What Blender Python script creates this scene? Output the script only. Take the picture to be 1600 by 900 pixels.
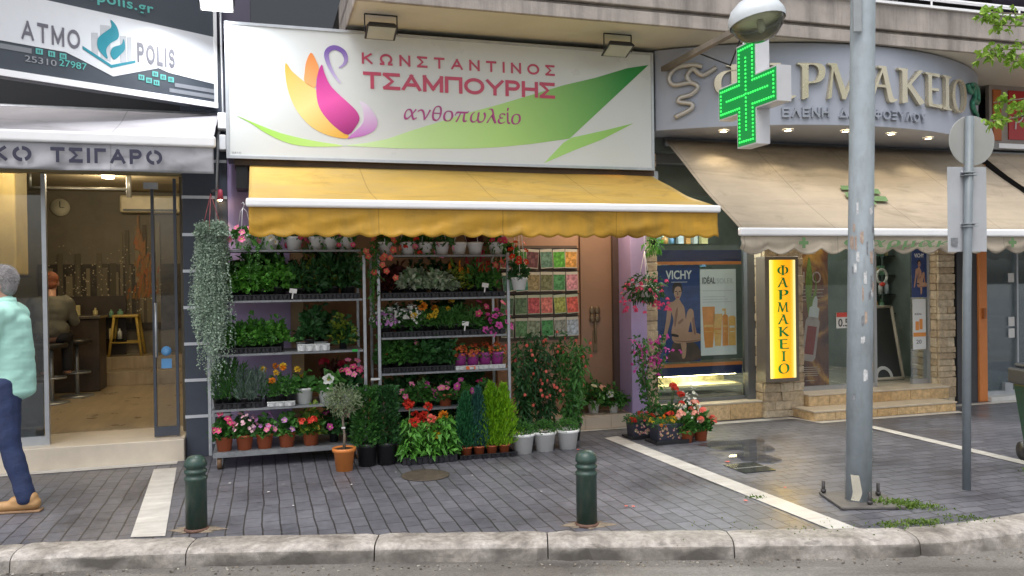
import bpy, bmesh, math, random
from mathutils import Vector, Matrix, Euler, noise

for _o in list(bpy.data.objects):
    bpy.data.objects.remove(_o)
SC = bpy.context.scene
COL = SC.collection
R = math.radians
PI = math.pi

# ---------------------------------------------------------------- camera
cam = bpy.data.objects.new('camera', bpy.data.cameras.new('camera'))
COL.objects.link(cam)
cam.data.sensor_width = 36
cam.data.lens = 28.8
cam.data.clip_end = 1000
_p, _r = R(.45), .014
_F = Vector((0, math.cos(_p), -math.sin(_p)))
_U = Vector((0, math.sin(_p), math.cos(_p)))
_X = Vector((1, 0, 0))
_cx = _X*math.cos(_r) - _U*math.sin(_r)
_cu = _U*math.cos(_r) + _X*math.sin(_r)
_m = Matrix((_cx, _cu, -_F)).transposed().to_4x4()
_m.translation = (0, 0, 1.6)
cam.matrix_world = _m
SC.camera = cam

# ---------------------------------------------------------------- sky, sun, exposure
SUN_EL, SUN_ROT = 66, 200          # overcast: a high, very soft sun behind the camera
world = bpy.data.worlds.new('World')
SC.world = world
world.use_nodes = True
nt = world.node_tree
sky = nt.nodes.new('ShaderNodeTexSky')
sky.sky_type = 'NISHITA'
sky.sun_disc = False
sky.sun_elevation = R(SUN_EL)
sky.sun_rotation = R(SUN_ROT)
sky.dust_density = 4
hs = nt.nodes.new('ShaderNodeHueSaturation')
hs.inputs['Saturation'].default_value = .35
nt.links.new(sky.outputs[0], hs.inputs['Color'])
nt.links.new(hs.outputs[0], nt.nodes['Background'].inputs[0])
nt.nodes['Background'].inputs[1].default_value = .14
sun = bpy.data.objects.new('sun', bpy.data.lights.new('sun', 'SUN'))
COL.objects.link(sun)
sun.data.energy = .6
sun.data.angle = R(40)
sun.data.color = (1, .98, .95)
_az = R(SUN_ROT)
_sd = Vector((math.sin(_az)*math.cos(R(SUN_EL)), math.cos(_az)*math.cos(R(SUN_EL)), math.sin(R(SUN_EL))))
sun.rotation_euler = (-_sd).to_track_quat('-Z', 'Y').to_euler()
SC.view_settings.view_transform = 'Standard'
SC.view_settings.look = 'None'
SC.view_settings.gamma = 1
SC.view_settings.use_curve_mapping = False
SC.view_settings.exposure = .82

# ---------------------------------------------------------------- helpers
A0 = Vector((-3.03, 7.64, 0))
YAW = R(17)
US = Vector((math.cos(YAW), math.sin(YAW), 0))
UY = Vector((-math.sin(YAW), math.cos(YAW), 0))
def W(s, y, z=0):                  # facade frame (along, into the building, up) -> world
    return A0 + US*s + UY*y + Vector((0, 0, z))
ORG = {}
def tag(o, label=None, cat=None, group=None, kind=None):
    if label: o['label'] = label
    if cat: o['category'] = cat
    if group: o['group'] = group
    if kind: o['kind'] = kind
    return o
def thing(name, label, cat, at=(0, 0, 0), rz=0, group=None, world_at=None):
    o = bpy.data.objects.new(name, None)
    COL.objects.link(o)
    o.empty_display_size = .05
    if world_at is None:
        o.location = W(*at)
        o.rotation_euler = (0, 0, YAW+rz)
        ORG[o.name] = Vector(at) if rz == 0 else Vector((0, 0, 0))
    else:
        o.location = world_at
        o.rotation_euler = (0, 0, rz)
        ORG[o.name] = Vector((0, 0, 0))
    return tag(o, label, cat, group)

class MB:
    def __init__(self):
        self.v, self.f, self.m = [], [], []
        self.sm = []
    def add(self, vs, fs, mi=0, smooth=False):
        b = len(self.v)
        self.v += [tuple(x) for x in vs]
        for f in fs:
            self.f.append([i+b for i in f]); self.m.append(mi); self.sm.append(smooth)
        return self
    def box(self, x0, x1, y0, y1, z0, z1, mi=0):
        vs = [(x, y, z) for z in (z0, z1) for y in (y0, y1) for x in (x0, x1)]
        return self.add(vs, [(0, 2, 3, 1), (4, 5, 7, 6), (0, 1, 5, 4), (2, 6, 7, 3), (0, 4, 6, 2), (1, 3, 7, 5)], mi)
    def quad(self, a, b, c, d, mi=0):
        return self.add([a, b, c, d], [(0, 1, 2, 3)], mi)
    def tube(self, pts, r, n=8, mi=0, cap=True):
        pts = [Vector(p) for p in pts]
        rs = r if isinstance(r, (list, tuple)) else [r]*len(pts)
        vs, fs = [], []
        up = None
        for i, p in enumerate(pts):
            t = (pts[min(i+1, len(pts)-1)]-pts[max(i-1, 0)]).normalized()
            if up is None:
                up = t.orthogonal().normalized()
            up = (up-t*up.dot(t)).normalized()
            w = t.cross(up)
            for k in range(n):
                a = 2*PI*k/n
                vs.append(p+(up*math.cos(a)+w*math.sin(a))*rs[i])
        for i in range(len(pts)-1):
            for k in range(n):
                fs.append((i*n+k, i*n+(k+1) % n, (i+1)*n+(k+1) % n, (i+1)*n+k))
        if cap:
            fs.append(tuple(range(n-1, -1, -1))); fs.append(tuple((len(pts)-1)*n+k for k in range(n)))
        return self.add(vs, fs, mi, True)
    def lathe(self, prof, c=(0, 0, 0), n=20, mi=0, cap=True):
        vs, fs = [], []
        for r, z in prof:
            for k in range(n):
                a = 2*PI*k/n
                vs.append((c[0]+r*math.cos(a), c[1]+r*math.sin(a), c[2]+z))
        for i in range(len(prof)-1):
            for k in range(n):
                fs.append((i*n+k, i*n+(k+1) % n, (i+1)*n+(k+1) % n, (i+1)*n+k))
        if cap:
            fs.append(tuple(range(n-1, -1, -1))); fs.append(tuple((len(prof)-1)*n+k for k in range(n)))
        return self.add(vs, fs, mi, True)
    def ball(self, c, r, n=8, m=5, mi=0):
        rr = r if isinstance(r, (list, tuple)) else (r, r, r)
        vs = [(c[0], c[1], c[2]-rr[2])]
        for i in range(1, m):
            t = -PI/2+PI*i/m
            for k in range(n):
                a = 2*PI*k/n
                vs.append((c[0]+rr[0]*math.cos(t)*math.cos(a), c[1]+rr[1]*math.cos(t)*math.sin(a), c[2]+rr[2]*math.sin(t)))
        vs.append((c[0], c[1], c[2]+rr[2]))
        fs = [(0, 1+(k+1) % n, 1+k) for k in range(n)]
        for i in range(m-2):
            for k in range(n):
                fs.append((1+i*n+k, 1+i*n+(k+1) % n, 1+(i+1)*n+(k+1) % n, 1+(i+1)*n+k))
        e = len(vs)-1
        fs += [(1+(m-2)*n+k, 1+(m-2)*n+(k+1) % n, e) for k in range(n)]
        return self.add(vs, fs, mi, True)
    def plate(self, pts, y, th, mi=0):          # outline in (x,z), front at y, thickness going +y
        n = len(pts)
        a = sum(pts[i][0]*pts[(i+1) % n][1]-pts[(i+1) % n][0]*pts[i][1] for i in range(n))
        if a < 0: pts = pts[::-1]
        vs = [(x, y, z) for x, z in pts]+[(x, y+th, z) for x, z in pts]
        fs = [tuple(range(n)), tuple(range(2*n-1, n-1, -1))]
        fs += [((i+1) % n, i, n+i, n+(i+1) % n) for i in range(n)]
        return self.add(vs, fs, mi)
    def mesh(self, name, org=Vector((0, 0, 0))):
        me = bpy.data.meshes.new(name)
        o = Vector(org)
        me.from_pydata([tuple(Vector(p)-o) for p in self.v], [], self.f)
        me.polygons.foreach_set('material_index', self.m)
        me.polygons.foreach_set('use_smooth', self.sm)
        me.update()
        return me
    def build(self, name, mats, parent=None, bevel=0, seg=2, fix=False):
        org = ORG.get(parent.name, Vector((0, 0, 0))) if parent else Vector((0, 0, 0))
        me = self.mesh(name, org)
        if fix:
            bm = bmesh.new(); bm.from_mesh(me); bmesh.ops.recalc_face_normals(bm, faces=bm.faces); bm.to_mesh(me); bm.free()
        for m in (mats if isinstance(mats, (list, tuple)) else [mats]):
            me.materials.append(m)
        o = bpy.data.objects.new(name, me)
        COL.objects.link(o)
        if parent:
            o.parent = parent
            ORG[o.name] = org
        if bevel:
            b = o.modifiers.new('bevel', 'BEVEL'); b.width = bevel; b.segments = seg; b.limit_method = 'ANGLE'; b.angle_limit = R(40)
        return o
def solo(o, label, cat, at=(0, 0, 0), group=None):     # a thing that is one mesh, built in facade coordinates
    o.location = W(*at); o.rotation_euler = (0, 0, YAW)
    return tag(o, label, cat, group)

# ---------------------------------------------------------------- materials
MATS = {}
def _new(name):
    m = bpy.data.materials.new(name); m.use_nodes = True
    return m, m.node_tree, m.node_tree.nodes['Principled BSDF']
def mix(nt, a, b, fac, blend='MIX'):
    n = nt.nodes.new('ShaderNodeMix'); n.data_type = 'RGBA'; n.blend_type = blend
    for sock, val in ((n.inputs[6], a), (n.inputs[7], b), (n.inputs[0], fac)):
        if hasattr(val, 'links') or isinstance(val, bpy.types.NodeSocket): nt.links.new(val, sock)
        elif isinstance(val, (int, float)): sock.default_value = val
        else: sock.default_value = (*val, 1)
    return n.outputs[2]
def nz(nt, scale, detail=4, rough=.55, vec=None, dist=0):
    n = nt.nodes.new('ShaderNodeTexNoise'); n.inputs['Scale'].default_value = scale
    n.inputs['Detail'].default_value = detail; n.inputs['Roughness'].default_value = rough; n.inputs['Distortion'].default_value = dist
    if vec is not None: nt.links.new(vec, n.inputs['Vector'])
    return n.outputs[0]
def ramp(nt, src, stops):
    n = nt.nodes.new('ShaderNodeValToRGB')
    el = n.color_ramp.elements
    while len(el) < len(stops): el.new(.5)
    for e, (p, c) in zip(el, stops):
        e.position = p; e.color = (*c, 1) if len(c) == 3 else c
    nt.links.new(src, n.inputs[0])
    return n.outputs[0]
def ocoord(nt, scale=(1, 1, 1), rot=(0, 0, 0), loc=(0, 0, 0)):
    t = nt.nodes.new('ShaderNodeTexCoord'); m = nt.nodes.new('ShaderNodeMapping')
    m.inputs['Scale'].default_value = scale; m.inputs['Rotation'].default_value = rot; m.inputs['Location'].default_value = loc
    nt.links.new(t.outputs['Object'], m.inputs[0])
    return m.outputs[0]
def bump(nt, bs, h, strength=.3, dist=.01):
    b = nt.nodes.new('ShaderNodeBump'); b.inputs['Strength'].default_value = strength; b.inputs['Distance'].default_value = dist
    nt.links.new(h, b.inputs['Height']); nt.links.new(b.outputs[0], bs.inputs['Normal'])
def P(name, col, rough=.5, var=.12, scale=5, bmp=0, bscale=80, metal=0, spec=.5, streak=None, streakcol=(.1, .09, .08), streakamt=.5, rvar=.1):
    if name in MATS: return MATS[name]
    m, nt, bs = _new(name)
    v = ocoord(nt)
    n = nz(nt, scale, 6, .6, v)
    c = ramp(nt, n, [(.3, [x*(1-var) for x in col]), (.7, [min(1, x*(1+var)) for x in col])])
    if streak:
        sv = ocoord(nt, streak)
        s = ramp(nt, nz(nt, 1, 6, .65, sv), [(.45, (0, 0, 0)), (.75, (1, 1, 1))])
        mu = nt.nodes.new('ShaderNodeMath'); mu.operation = 'MULTIPLY'; mu.inputs[1].default_value = streakamt
        nt.links.new(s, mu.inputs[0])
        c = mix(nt, c, streakcol, mu.outputs[0])
    nt.links.new(c, bs.inputs['Base Color'])
    rr = nt.nodes.new('ShaderNodeMapRange'); rr.inputs[3].default_value = max(.02, rough-rvar); rr.inputs[4].default_value = min(1, rough+rvar)
    nt.links.new(n, rr.inputs[0]); nt.links.new(rr.outputs[0], bs.inputs['Roughness'])
    bs.inputs['Metallic'].default_value = metal
    bs.inputs['Specular IOR Level'].default_value = spec
    if bmp: bump(nt, bs, nz(nt, bscale, 5, .6, v), bmp)
    MATS[name] = m
    return m
def EM(name, col, st):
    if name in MATS: return MATS[name]
    m, nt, bs = _new(name)
    bs.inputs['Base Color'].default_value = (*col, 1)
    bs.inputs['Emission Color'].default_value = (*col, 1)
    bs.inputs['Emission Strength'].default_value = st
    MATS[name] = m
    return m
def GLASS(name, tint=(.85, .9, .88), refl=1.0, rough=.02):
    if name in MATS: return MATS[name]
    m, nt, bs = _new(name)
    nt.nodes.remove(bs)
    t = nt.nodes.new('ShaderNodeBsdfTransparent'); t.inputs[0].default_value = (*tint, 1)
    g = nt.nodes.new('ShaderNodeBsdfGlossy'); g.inputs['Roughness'].default_value = rough
    fr = nt.nodes.new('ShaderNodeFresnel'); fr.inputs[0].default_value = 1.5
    mu = nt.nodes.new('ShaderNodeMath'); mu.operation = 'MULTIPLY'; mu.inputs[1].default_value = refl
    nt.links.new(fr.outputs[0], mu.inputs[0])
    mx = nt.nodes.new('ShaderNodeMixShader')
    nt.links.new(mu.outputs[0], mx.inputs[0]); nt.links.new(t.outputs[0], mx.inputs[1]); nt.links.new(g.outputs[0], mx.inputs[2])
    nt.links.new(mx.outputs[0], nt.nodes['Material Output'].inputs[0])
    MATS[name] = m
    return m
def LEAF(name, cols, rough=.5, trans=.25):
    if name in MATS: return MATS[name]
    m, nt, bs = _new(name)
    g = nt.nodes.new('ShaderNodeNewGeometry')
    oi = nt.nodes.new('ShaderNodeObjectInfo')
    m1 = nt.nodes.new('ShaderNodeMath'); m1.operation = 'MULTIPLY'; m1.inputs[1].default_value = .62; nt.links.new(g.outputs['Random Per Island'], m1.inputs[0])
    m2 = nt.nodes.new('ShaderNodeMath'); m2.operation = 'MULTIPLY_ADD'; m2.inputs[1].default_value = .38; nt.links.new(oi.outputs['Random'], m2.inputs[0]); nt.links.new(m1.outputs[0], m2.inputs[2])
    c = ramp(nt, m2.outputs[0], [(i/max(1, len(cols)-1), x) for i, x in enumerate(cols)])
    nt.links.new(c, bs.inputs['Base Color'])
    bs.inputs['Roughness'].default_value = rough
    tr = nt.nodes.new('ShaderNodeBsdfTranslucent'); nt.links.new(c, tr.inputs[0])
    mx = nt.nodes.new('ShaderNodeMixShader'); mx.inputs[0].default_value = trans
    nt.links.new(bs.outputs[0], mx.inputs[1]); nt.links.new(tr.outputs[0], mx.inputs[2])
    nt.links.new(mx.outputs[0], nt.nodes['Material Output'].inputs[0])
    MATS[name] = m
    return m
def GRAD(name, c0, c1, p0, p1, rough=.4, cm=None):     # printed colour gradient between two points (x,z) of the object
    m, nt, bs = _new(name)
    t = nt.nodes.new('ShaderNodeTexCoord')
    d = Vector((p1[0]-p0[0], 0, p1[1]-p0[1])); L2 = d.length_squared
    vs = nt.nodes.new('ShaderNodeVectorMath'); vs.operation = 'SUBTRACT'; vs.inputs[1].default_value = (p0[0], 0, p0[1])
    vd = nt.nodes.new('ShaderNodeVectorMath'); vd.operation = 'DOT_PRODUCT'; vd.inputs[1].default_value = d/L2
    nt.links.new(t.outputs['Object'], vs.inputs[0]); nt.links.new(vs.outputs[0], vd.inputs[0])
    st = [(0, c0), (1, c1)] if cm is None else [(0, c0), (.5, cm), (1, c1)]
    nt.links.new(ramp(nt, vd.outputs['Value'], st), bs.inputs['Base Color'])
    bs.inputs['Roughness'].default_value = rough
    return m

# lettering: a text outline turned into a solid mesh, fitted to a box
def text(name, body, mat, parent, x0, x1, z0, z1, y, th=.004, bold=0, shear=0, mp=None, spacing=1.0, one=None):
    cu = bpy.data.curves.new('lettering', 'FONT')
    cu.body = body; cu.size = 1; cu.offset = bold; cu.shear = shear; cu.space_character = spacing
    cu.extrude = .05; cu.resolution_u = 4
    o = bpy.data.objects.new('lettering', cu); COL.objects.link(o)
    bpy.context.view_layer.update()
    dg = bpy.context.evaluated_depsgraph_get()
    me = bpy.data.meshes.new_from_object(o.evaluated_get(dg))
    bpy.data.objects.remove(o)
    xs = [v.co.x for v in me.vertices]; ys = [v.co.y for v in me.vertices]
    ax, bx, ay, by = min(xs), max(xs), min(ys), max(ys)
    org = ORG.get(parent.name, Vector((0, 0, 0))) if parent else Vector((0, 0, 0))
    for v in me.vertices:
        X = x0+(v.co.x-ax)/(bx-ax)*(x1-x0); Z = z0+(v.co.y-ay)/(by-ay)*(z1-z0)
        off = th if v.co.z > 0 else 0
        v.co = (Vector(mp(X, off, Z)) if mp else Vector((X, y-off, Z)))-org
    me.materials.clear(); me.materials.append(mat); me.update()
    ob = bpy.data.objects.new(name, me); COL.objects.link(ob)
    if parent: ob.parent = parent
    return ob
def bez(pts, n=8, closed=True):        # Catmull-Rom through the points
    out = []; N = len(pts)
    for i in range(N if closed else N-1):
        g = lambda k: Vector(pts[k % N]) if closed else Vector(pts[max(0, min(N-1, k))])
        p0, p1, p2, p3 = g(i-1), g(i), g(i+1), g(i+2)
        for k in range(n):
            t = k/n
            out.append(tuple(.5*((2*p1)+(p2-p0)*t+(2*p0-5*p1+4*p2-p3)*t*t+(3*p1-p0-3*p2+p3)*t**3)))
    if not closed: out.append(tuple(pts[-1]))
    return out
def lightobj(name, kind, at, energy, col=(1, 1, 1), size=.1, parent=None, rot=None, spot=None):
    l = bpy.data.lights.new(name, kind); l.energy = energy; l.color = col
    if kind == 'AREA': l.size = size
    else: l.shadow_soft_size = size
    if kind == 'SPOT': l.spot_size = spot or R(80); l.spot_blend = .5
    o = bpy.data.objects.new(name, l); COL.objects.link(o)
    if parent:
        o.parent = parent; o.location = Vector(at)-ORG.get(parent.name, Vector((0, 0, 0)))
    else: o.location = W(*at)
    if rot: o.rotation_euler = rot
    return o
# block capitals drawn as strokes (unit height); each entry: advance width, list of polylines; 'O' arcs as ellipses
def _arc(cx, cy, rx, ry, a0, a1, n=20): return [(cx+rx*math.cos(R(a0+(a1-a0)*i/n)), cy+ry*math.sin(R(a0+(a1-a0)*i/n))) for i in range(n+1)]
STROKES = {
 'Κ': (.78, [[(0, 0), (0, 1)], [(.02, .42), (.7, 1)], [(.22, .58), (.76, 0)]]), 'Ν': (.8, [[(0, 0), (0, 1)], [(0, 1), (.8, 0)], [(.8, 0), (.8, 1)]]),
 'Σ': (.74, [[(.74, 1), (0, 1)], [(0, 1), (.42, .5), (0, 0)], [(0, 0), (.76, 0)]]), 'Τ': (.8, [[(0, 1), (.8, 1)], [(.4, 0), (.4, 1)]]),
 'Α': (.9, [[(0, 0), (.45, 1)], [(.45, 1), (.9, 0)], [(.17, .32), (.73, .32)]]), 'Ι': (.0, [[(0, 0), (0, 1)]]), 'Ο': (1.0, [_arc(.5, .5, .5, .5, 0, 360, 32)]),
 'Ω': (.96, [[(0, 0), (.3, 0)]+_arc(.48, .54, .46, .46, 238, -58, 24)+[(.66, 0), (.96, 0)]]), 'Μ': (.96, [[(0, 0), (0, 1)], [(0, 1), (.48, .12)], [(.48, .12), (.96, 1)], [(.96, 1), (.96, 0)]]),
 'Π': (.82, [[(0, 0), (0, 1)], [(0, 1), (.82, 1)], [(.82, 1), (.82, 0)]]), 'Υ': (.86, [[(0, 1), (.43, .42)], [(.86, 1), (.43, .42)], [(.43, .45), (.43, 0)]]),
 'Ρ': (.7, [[(0, 0), (0, 1)], [(0, 1), (.42, 1)]+_arc(.42, .73, .27, .27, 90, -90, 12)+[(0, .46)]]), 'Η': (.8, [[(0, 0), (0, 1)], [(.8, 0), (.8, 1)], [(0, .52), (.8, .52)]]),
 'Ε': (.66, [[(0, 0), (0, 1)], [(0, 1), (.66, 1)], [(0, .52), (.6, .52)], [(0, 0), (.66, 0)]]), 'Λ': (.84, [[(0, 0), (.42, 1)], [(.42, 1), (.84, 0)]]),
 'Δ': (.9, [[(0, 0), (.45, 1)], [(.45, 1), (.9, 0)], [(0, 0), (.9, 0)]]), 'Φ': (.96, [_arc(.48, .5, .48, .3, 0, 360, 28), [(.48, 0), (.48, 1)]]),
 'Ξ': (.7, [[(0, 1), (.7, 1)], [(.06, .5), (.64, .5)], [(0, 0), (.7, 0)]]), 'Γ': (.62, [[(0, 0), (0, 1)], [(0, 1), (.62, 1)]]),
 'L': (.58, [[(0, 1), (0, 0)], [(0, 0), (.58, 0)]]), '.': (.0, [[(0, 0), (0, .03)]]),
 'S': (.66, [_arc(.34, .745, .3, .255, 25, 270, 16)+_arc(.34, .25, .32, .255, 90, -150, 16)])}
def block(name, body, mat, parent, x0, x1, z0, z1, y, th=.003, w=.2, gap=.3, mp=None, stencil=False):
    H = z1-z0; t = w/2
    tot = 0; pos = []
    for i, c in enumerate(body):
        if c == ' ': tot += .55; pos.append(None); continue
        if pos: tot += gap+w
        pos.append(tot); tot += STROKES[c][0]
    tot += w
    sx = (x1-x0)/tot; iz = (H-w*H)/H
    org = ORG.get(parent.name, Vector((0, 0, 0)))
    V, F = [], []
    lay = 0
    for c, p0 in zip(body, pos):
        if p0 is None: continue
        for line in STROKES[c][1]:
            closed = line[0] == line[-1] or (abs(line[0][0]-line[-1][0])+abs(line[0][1]-line[-1][1]) < 1e-6)
            q = [Vector((x, z*(1-w)+t)) for x, z in line]        # height box shrunk by the stroke
            n = len(q); L, Rr = [], []
            for i in range(n):
                if closed: a, b = q[(i-1) % (n-1)], q[(i+1) % (n-1)] if i < n-1 else q[1]
                else: a, b = q[max(0, i-1)], q[min(n-1, i+1)]
                tt = (b-a).normalized(); nn = Vector((-tt.y, tt.x))*t
                e = Vector((0, 0))
                if not closed and i in (0, n-1): e = tt*t*(-1 if i == 0 else 1)*.98
                L.append(q[i]+nn+e); Rr.append(q[i]-nn+e)
            off = th+.00012*(lay % 5); lay += 1
            for i in range(n-1):
                if stencil and closed and i % (n//2) in (n//4, n//4+1): continue
                b = len(V)
                for pt in (L[i], Rr[i], Rr[i+1], L[i+1]):
                    X = x0+(p0+t+pt.x)*sx; Z = z0+max(0, min(1, pt.y))*H
                    for o in (off, 0): V.append(Vector(mp(X, o, Z)) if mp else Vector((X, y-o, Z)))
                F += [(b, b+2, b+4, b+6), (b, b+6, b+7, b+1), (b+2, b, b+1, b+3), (b+4, b+2, b+3, b+5), (b+6, b+4, b+5, b+7)]
    me = bpy.data.meshes.new(name); me.from_pydata([tuple(v-org) for v in V], [], F); me.materials.append(mat); me.update()
    ob = bpy.data.objects.new(name, me); COL.objects.link(ob); ob.parent = parent
    return ob
# ================================================================ SETTING
def paver_mat():
    m, nt, bs = _new('wet_pavers')
    tc = nt.nodes.new('ShaderNodeTexCoord')
    # rows run away from the shopfronts; to the right of the second marble band they run along them
    mp1 = nt.nodes.new('ShaderNodeMapping'); mp1.inputs['Rotation'].default_value = (0, 0, PI/2)
    nt.links.new(tc.outputs['Object'], mp1.inputs[0])
    dn = nt.nodes.new('ShaderNodeTexNoise'); dn.inputs['Scale'].default_value = 1.6; dn.inputs['Detail'].default_value = 2
    nt.links.new(tc.outputs['Object'], dn.inputs['Vector'])
    dv = nt.nodes.new('ShaderNodeVectorMath'); dv.operation = 'SCALE'; dv.inputs['Scale'].default_value = .045
    nt.links.new(dn.outputs['Color'], dv.inputs[0])
    def brick(vec):
        ad = nt.nodes.new('ShaderNodeVectorMath'); nt.links.new(vec, ad.inputs[0]); nt.links.new(dv.outputs[0], ad.inputs[1])
        b = nt.nodes.new('ShaderNodeTexBrick')
        b.inputs['Color1'].default_value = (.094, .096, .111, 1); b.inputs['Color2'].default_value = (.13, .131, .148, 1)
        b.inputs['Mortar'].default_value = (.036, .034, .033, 1)
        b.inputs['Scale'].default_value = 1; b.inputs['Mortar Size'].default_value = .006; b.inputs['Mortar Smooth'].default_value = .3
        b.inputs['Brick Width'].default_value = .212; b.inputs['Row Height'].default_value = .112; b.inputs['Bias'].default_value = 0
        nt.links.new(ad.outputs[0], b.inputs['Vector'])
        return b
    b1 = brick(mp1.outputs[0]); b2 = brick(tc.outputs['Object'])
    sp = nt.nodes.new('ShaderNodeSeparateXYZ'); nt.links.new(tc.outputs['Object'], sp.inputs[0])
    gt = nt.nodes.new('ShaderNodeMath'); gt.operation = 'GREATER_THAN'; gt.inputs[1].default_value = 4.1
    nt.links.new(sp.outputs[0], gt.inputs[0])
    col = mix(nt, b1.outputs[0], b2.outputs[0], gt.outputs[0])
    mor = nt.nodes.new('ShaderNodeMix'); nt.links.new(gt.outputs[0], mor.inputs[0]); nt.links.new(b1.outputs[1], mor.inputs[2]); nt.links.new(b2.outputs[1], mor.inputs[3])
    n1 = nz(nt, 1.1, 6, .62, tc.outputs['Object'])
    n2 = nz(nt, 14, 5, .65, tc.outputs['Object'])
    col = mix(nt, col, ramp(nt, n1, [(.33, (.72, .7, .69)), (.5, (1, .99, 1)), (.68, (1.2, 1.19, 1.2))]), 1, 'MULTIPLY')
    col = mix(nt, col, ramp(nt, n2, [(.3, (.78, .78, .78)), (.7, (1.2, 1.2, 1.2))]), 1, 'MULTIPLY')
    vo = nt.nodes.new('ShaderNodeTexVoronoi'); vo.inputs['Scale'].default_value = 3.3; nt.links.new(tc.outputs['Object'], vo.inputs['Vector'])
    col = mix(nt, col, (.045, .042, .04), ramp(nt, vo.outputs['Distance'], [(.05, (.8,)*3), (.075, (0,)*3)]))      # trodden gum
    vo2 = nt.nodes.new('ShaderNodeTexVoronoi'); vo2.inputs['Scale'].default_value = 1.4; nt.links.new(mp1.outputs[0], vo2.inputs['Vector'])
    col = mix(nt, col, (.3, .29, .27), ramp(nt, vo2.outputs['Distance'], [(.02, (.7,)*3), (.03, (0,)*3)]))
    nt.links.new(col, bs.inputs['Base Color'])
    rg = ramp(nt, n1, [(.36, (.3,)*3), (.5, (.44,)*3), (.7, (.58,)*3)])
    nt.links.new(rg, bs.inputs['Roughness'])
    h = nt.nodes.new('ShaderNodeMath'); h.operation = 'MULTIPLY_ADD'; h.inputs[1].default_value = -1; 
    nt.links.new(mor.outputs[0], h.inputs[0]); nt.links.new(n2, h.inputs[2])
    bump(nt, bs, h.outputs[0], .28, .006)
    return m
def asphalt_mat():
    m, nt, bs = _new('wet_asphalt')
    v = ocoord(nt)
    n1 = nz(nt, .9, 5, .6, v); n2 = nz(nt, 90, 3, .7, v); n3 = nz(nt, 420, 2, .6, v)
    c = ramp(nt, n1, [(.35, (.12, .11, .10)), (.65, (.21, .195, .175))])
    c = mix(nt, c, ramp(nt, n2, [(.3, (.6,)*3), (.7, (1.4,)*3)]), 1, 'MULTIPLY')
    c = mix(nt, c, (.45, .42, .38), ramp(nt, n3, [(.66, (0,)*3), (.74, (.8,)*3)]))
    nt.links.new(c, bs.inputs['Base Color'])
    nt.links.new(ramp(nt, n1, [(.35, (.3,)*3), (.65, (.6,)*3)]), bs.inputs['Roughness'])
    c2 = ramp(nt, nz(nt, 1, 5, .6, ocoord(nt, (.8, 5, 1))), [(.5, (1, 1, 1)), (.66, (.68, .67, .66))]); c = mix(nt, c, c2, 1, 'MULTIPLY'); nt.links.new(c, bs.inputs['Base Color'])
    bump(nt, bs, n2, .5, .006)
    return m
def kerb_mat():
    m, nt, bs = _new('worn_kerb_stone')
    v = ocoord(nt)
    n1 = nz(nt, 3.2, 8, .68, v, .4); n2 = nz(nt, 22, 6, .7, v)
    t = nt.nodes.new('ShaderNodeTexCoord'); sp = nt.nodes.new('ShaderNodeSeparateXYZ'); nt.links.new(t.outputs['Object'], sp.inputs[0])
    c = ramp(nt, n1, [(.3, (.13, .115, .1)), (.47, (.31, .28, .245)), (.66, (.5, .46, .42))])
    c = mix(nt, c, ramp(nt, n2, [(.3, (.62,)*3), (.7, (1.25,)*3)]), 1, 'MULTIPLY')
    # patchy darker tone on the lower face
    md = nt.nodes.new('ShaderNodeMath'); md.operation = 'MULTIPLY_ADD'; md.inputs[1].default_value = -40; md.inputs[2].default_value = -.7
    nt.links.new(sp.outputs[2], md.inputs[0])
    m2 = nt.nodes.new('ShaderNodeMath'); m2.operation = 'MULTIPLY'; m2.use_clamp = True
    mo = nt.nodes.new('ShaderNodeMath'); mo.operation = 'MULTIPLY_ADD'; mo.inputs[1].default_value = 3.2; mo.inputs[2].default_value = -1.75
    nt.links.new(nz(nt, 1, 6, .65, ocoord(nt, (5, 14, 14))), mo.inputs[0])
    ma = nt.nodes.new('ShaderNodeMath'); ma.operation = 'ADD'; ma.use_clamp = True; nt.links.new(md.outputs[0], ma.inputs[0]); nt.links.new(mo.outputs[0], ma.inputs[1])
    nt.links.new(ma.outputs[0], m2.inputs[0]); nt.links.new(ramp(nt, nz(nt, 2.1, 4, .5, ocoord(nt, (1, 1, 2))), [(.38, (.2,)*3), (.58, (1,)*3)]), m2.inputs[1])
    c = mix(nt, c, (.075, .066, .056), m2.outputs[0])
    c = mix(nt, c, (.13, .115, .1), ramp(nt, nz(nt, 1, 6, .7, ocoord(nt, (7, 22, 22))), [(.58, (0,)*3), (.68, (.65,)*3)]))
    nt.links.new(c, bs.inputs['Base Color']); bs.inputs['Roughness'].default_value = .55
    bump(nt, bs, n2, .6, .012)
    return m
def stone_mat(name, c0, c1, c2):
    m, nt, bs = _new(name)
    v = ocoord(nt)
    g = nt.nodes.new('ShaderNodeNewGeometry')
    c = ramp(nt, g.outputs['Random Per Island'], [(0, c0), (.5, c1), (1, c2)])
    c = mix(nt, c, ramp(nt, nz(nt, 18, 6, .7, v), [(.3, (.6,)*3), (.7, (1.25,)*3)]), 1, 'MULTIPLY')
    nt.links.new(c, bs.inputs['Base Color']); bs.inputs['Roughness'].default_value = .75
    bump(nt, bs, nz(nt, 30, 6, .7, v), .7, .02)
    return m
marble = P('pale_marble_paving', (.54, .52, .48), .4, .2, 4, .15, 40, streak=(2, 14, 1), streakcol=(.3, .27, .23), streakamt=.55)
concrete = P('weathered_concrete', (.38, .335, .30), .8, .22, 3, .4, 50, streak=(7, 7, .7), streakcol=(.13, .115, .105), streakamt=.75)
soffit_m = P('soffit_plaster', (.6, .57, .49), .7, .07, 1.5)
white_metal = P('white_metal', (.87, .87, .88), .35, .03)
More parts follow.
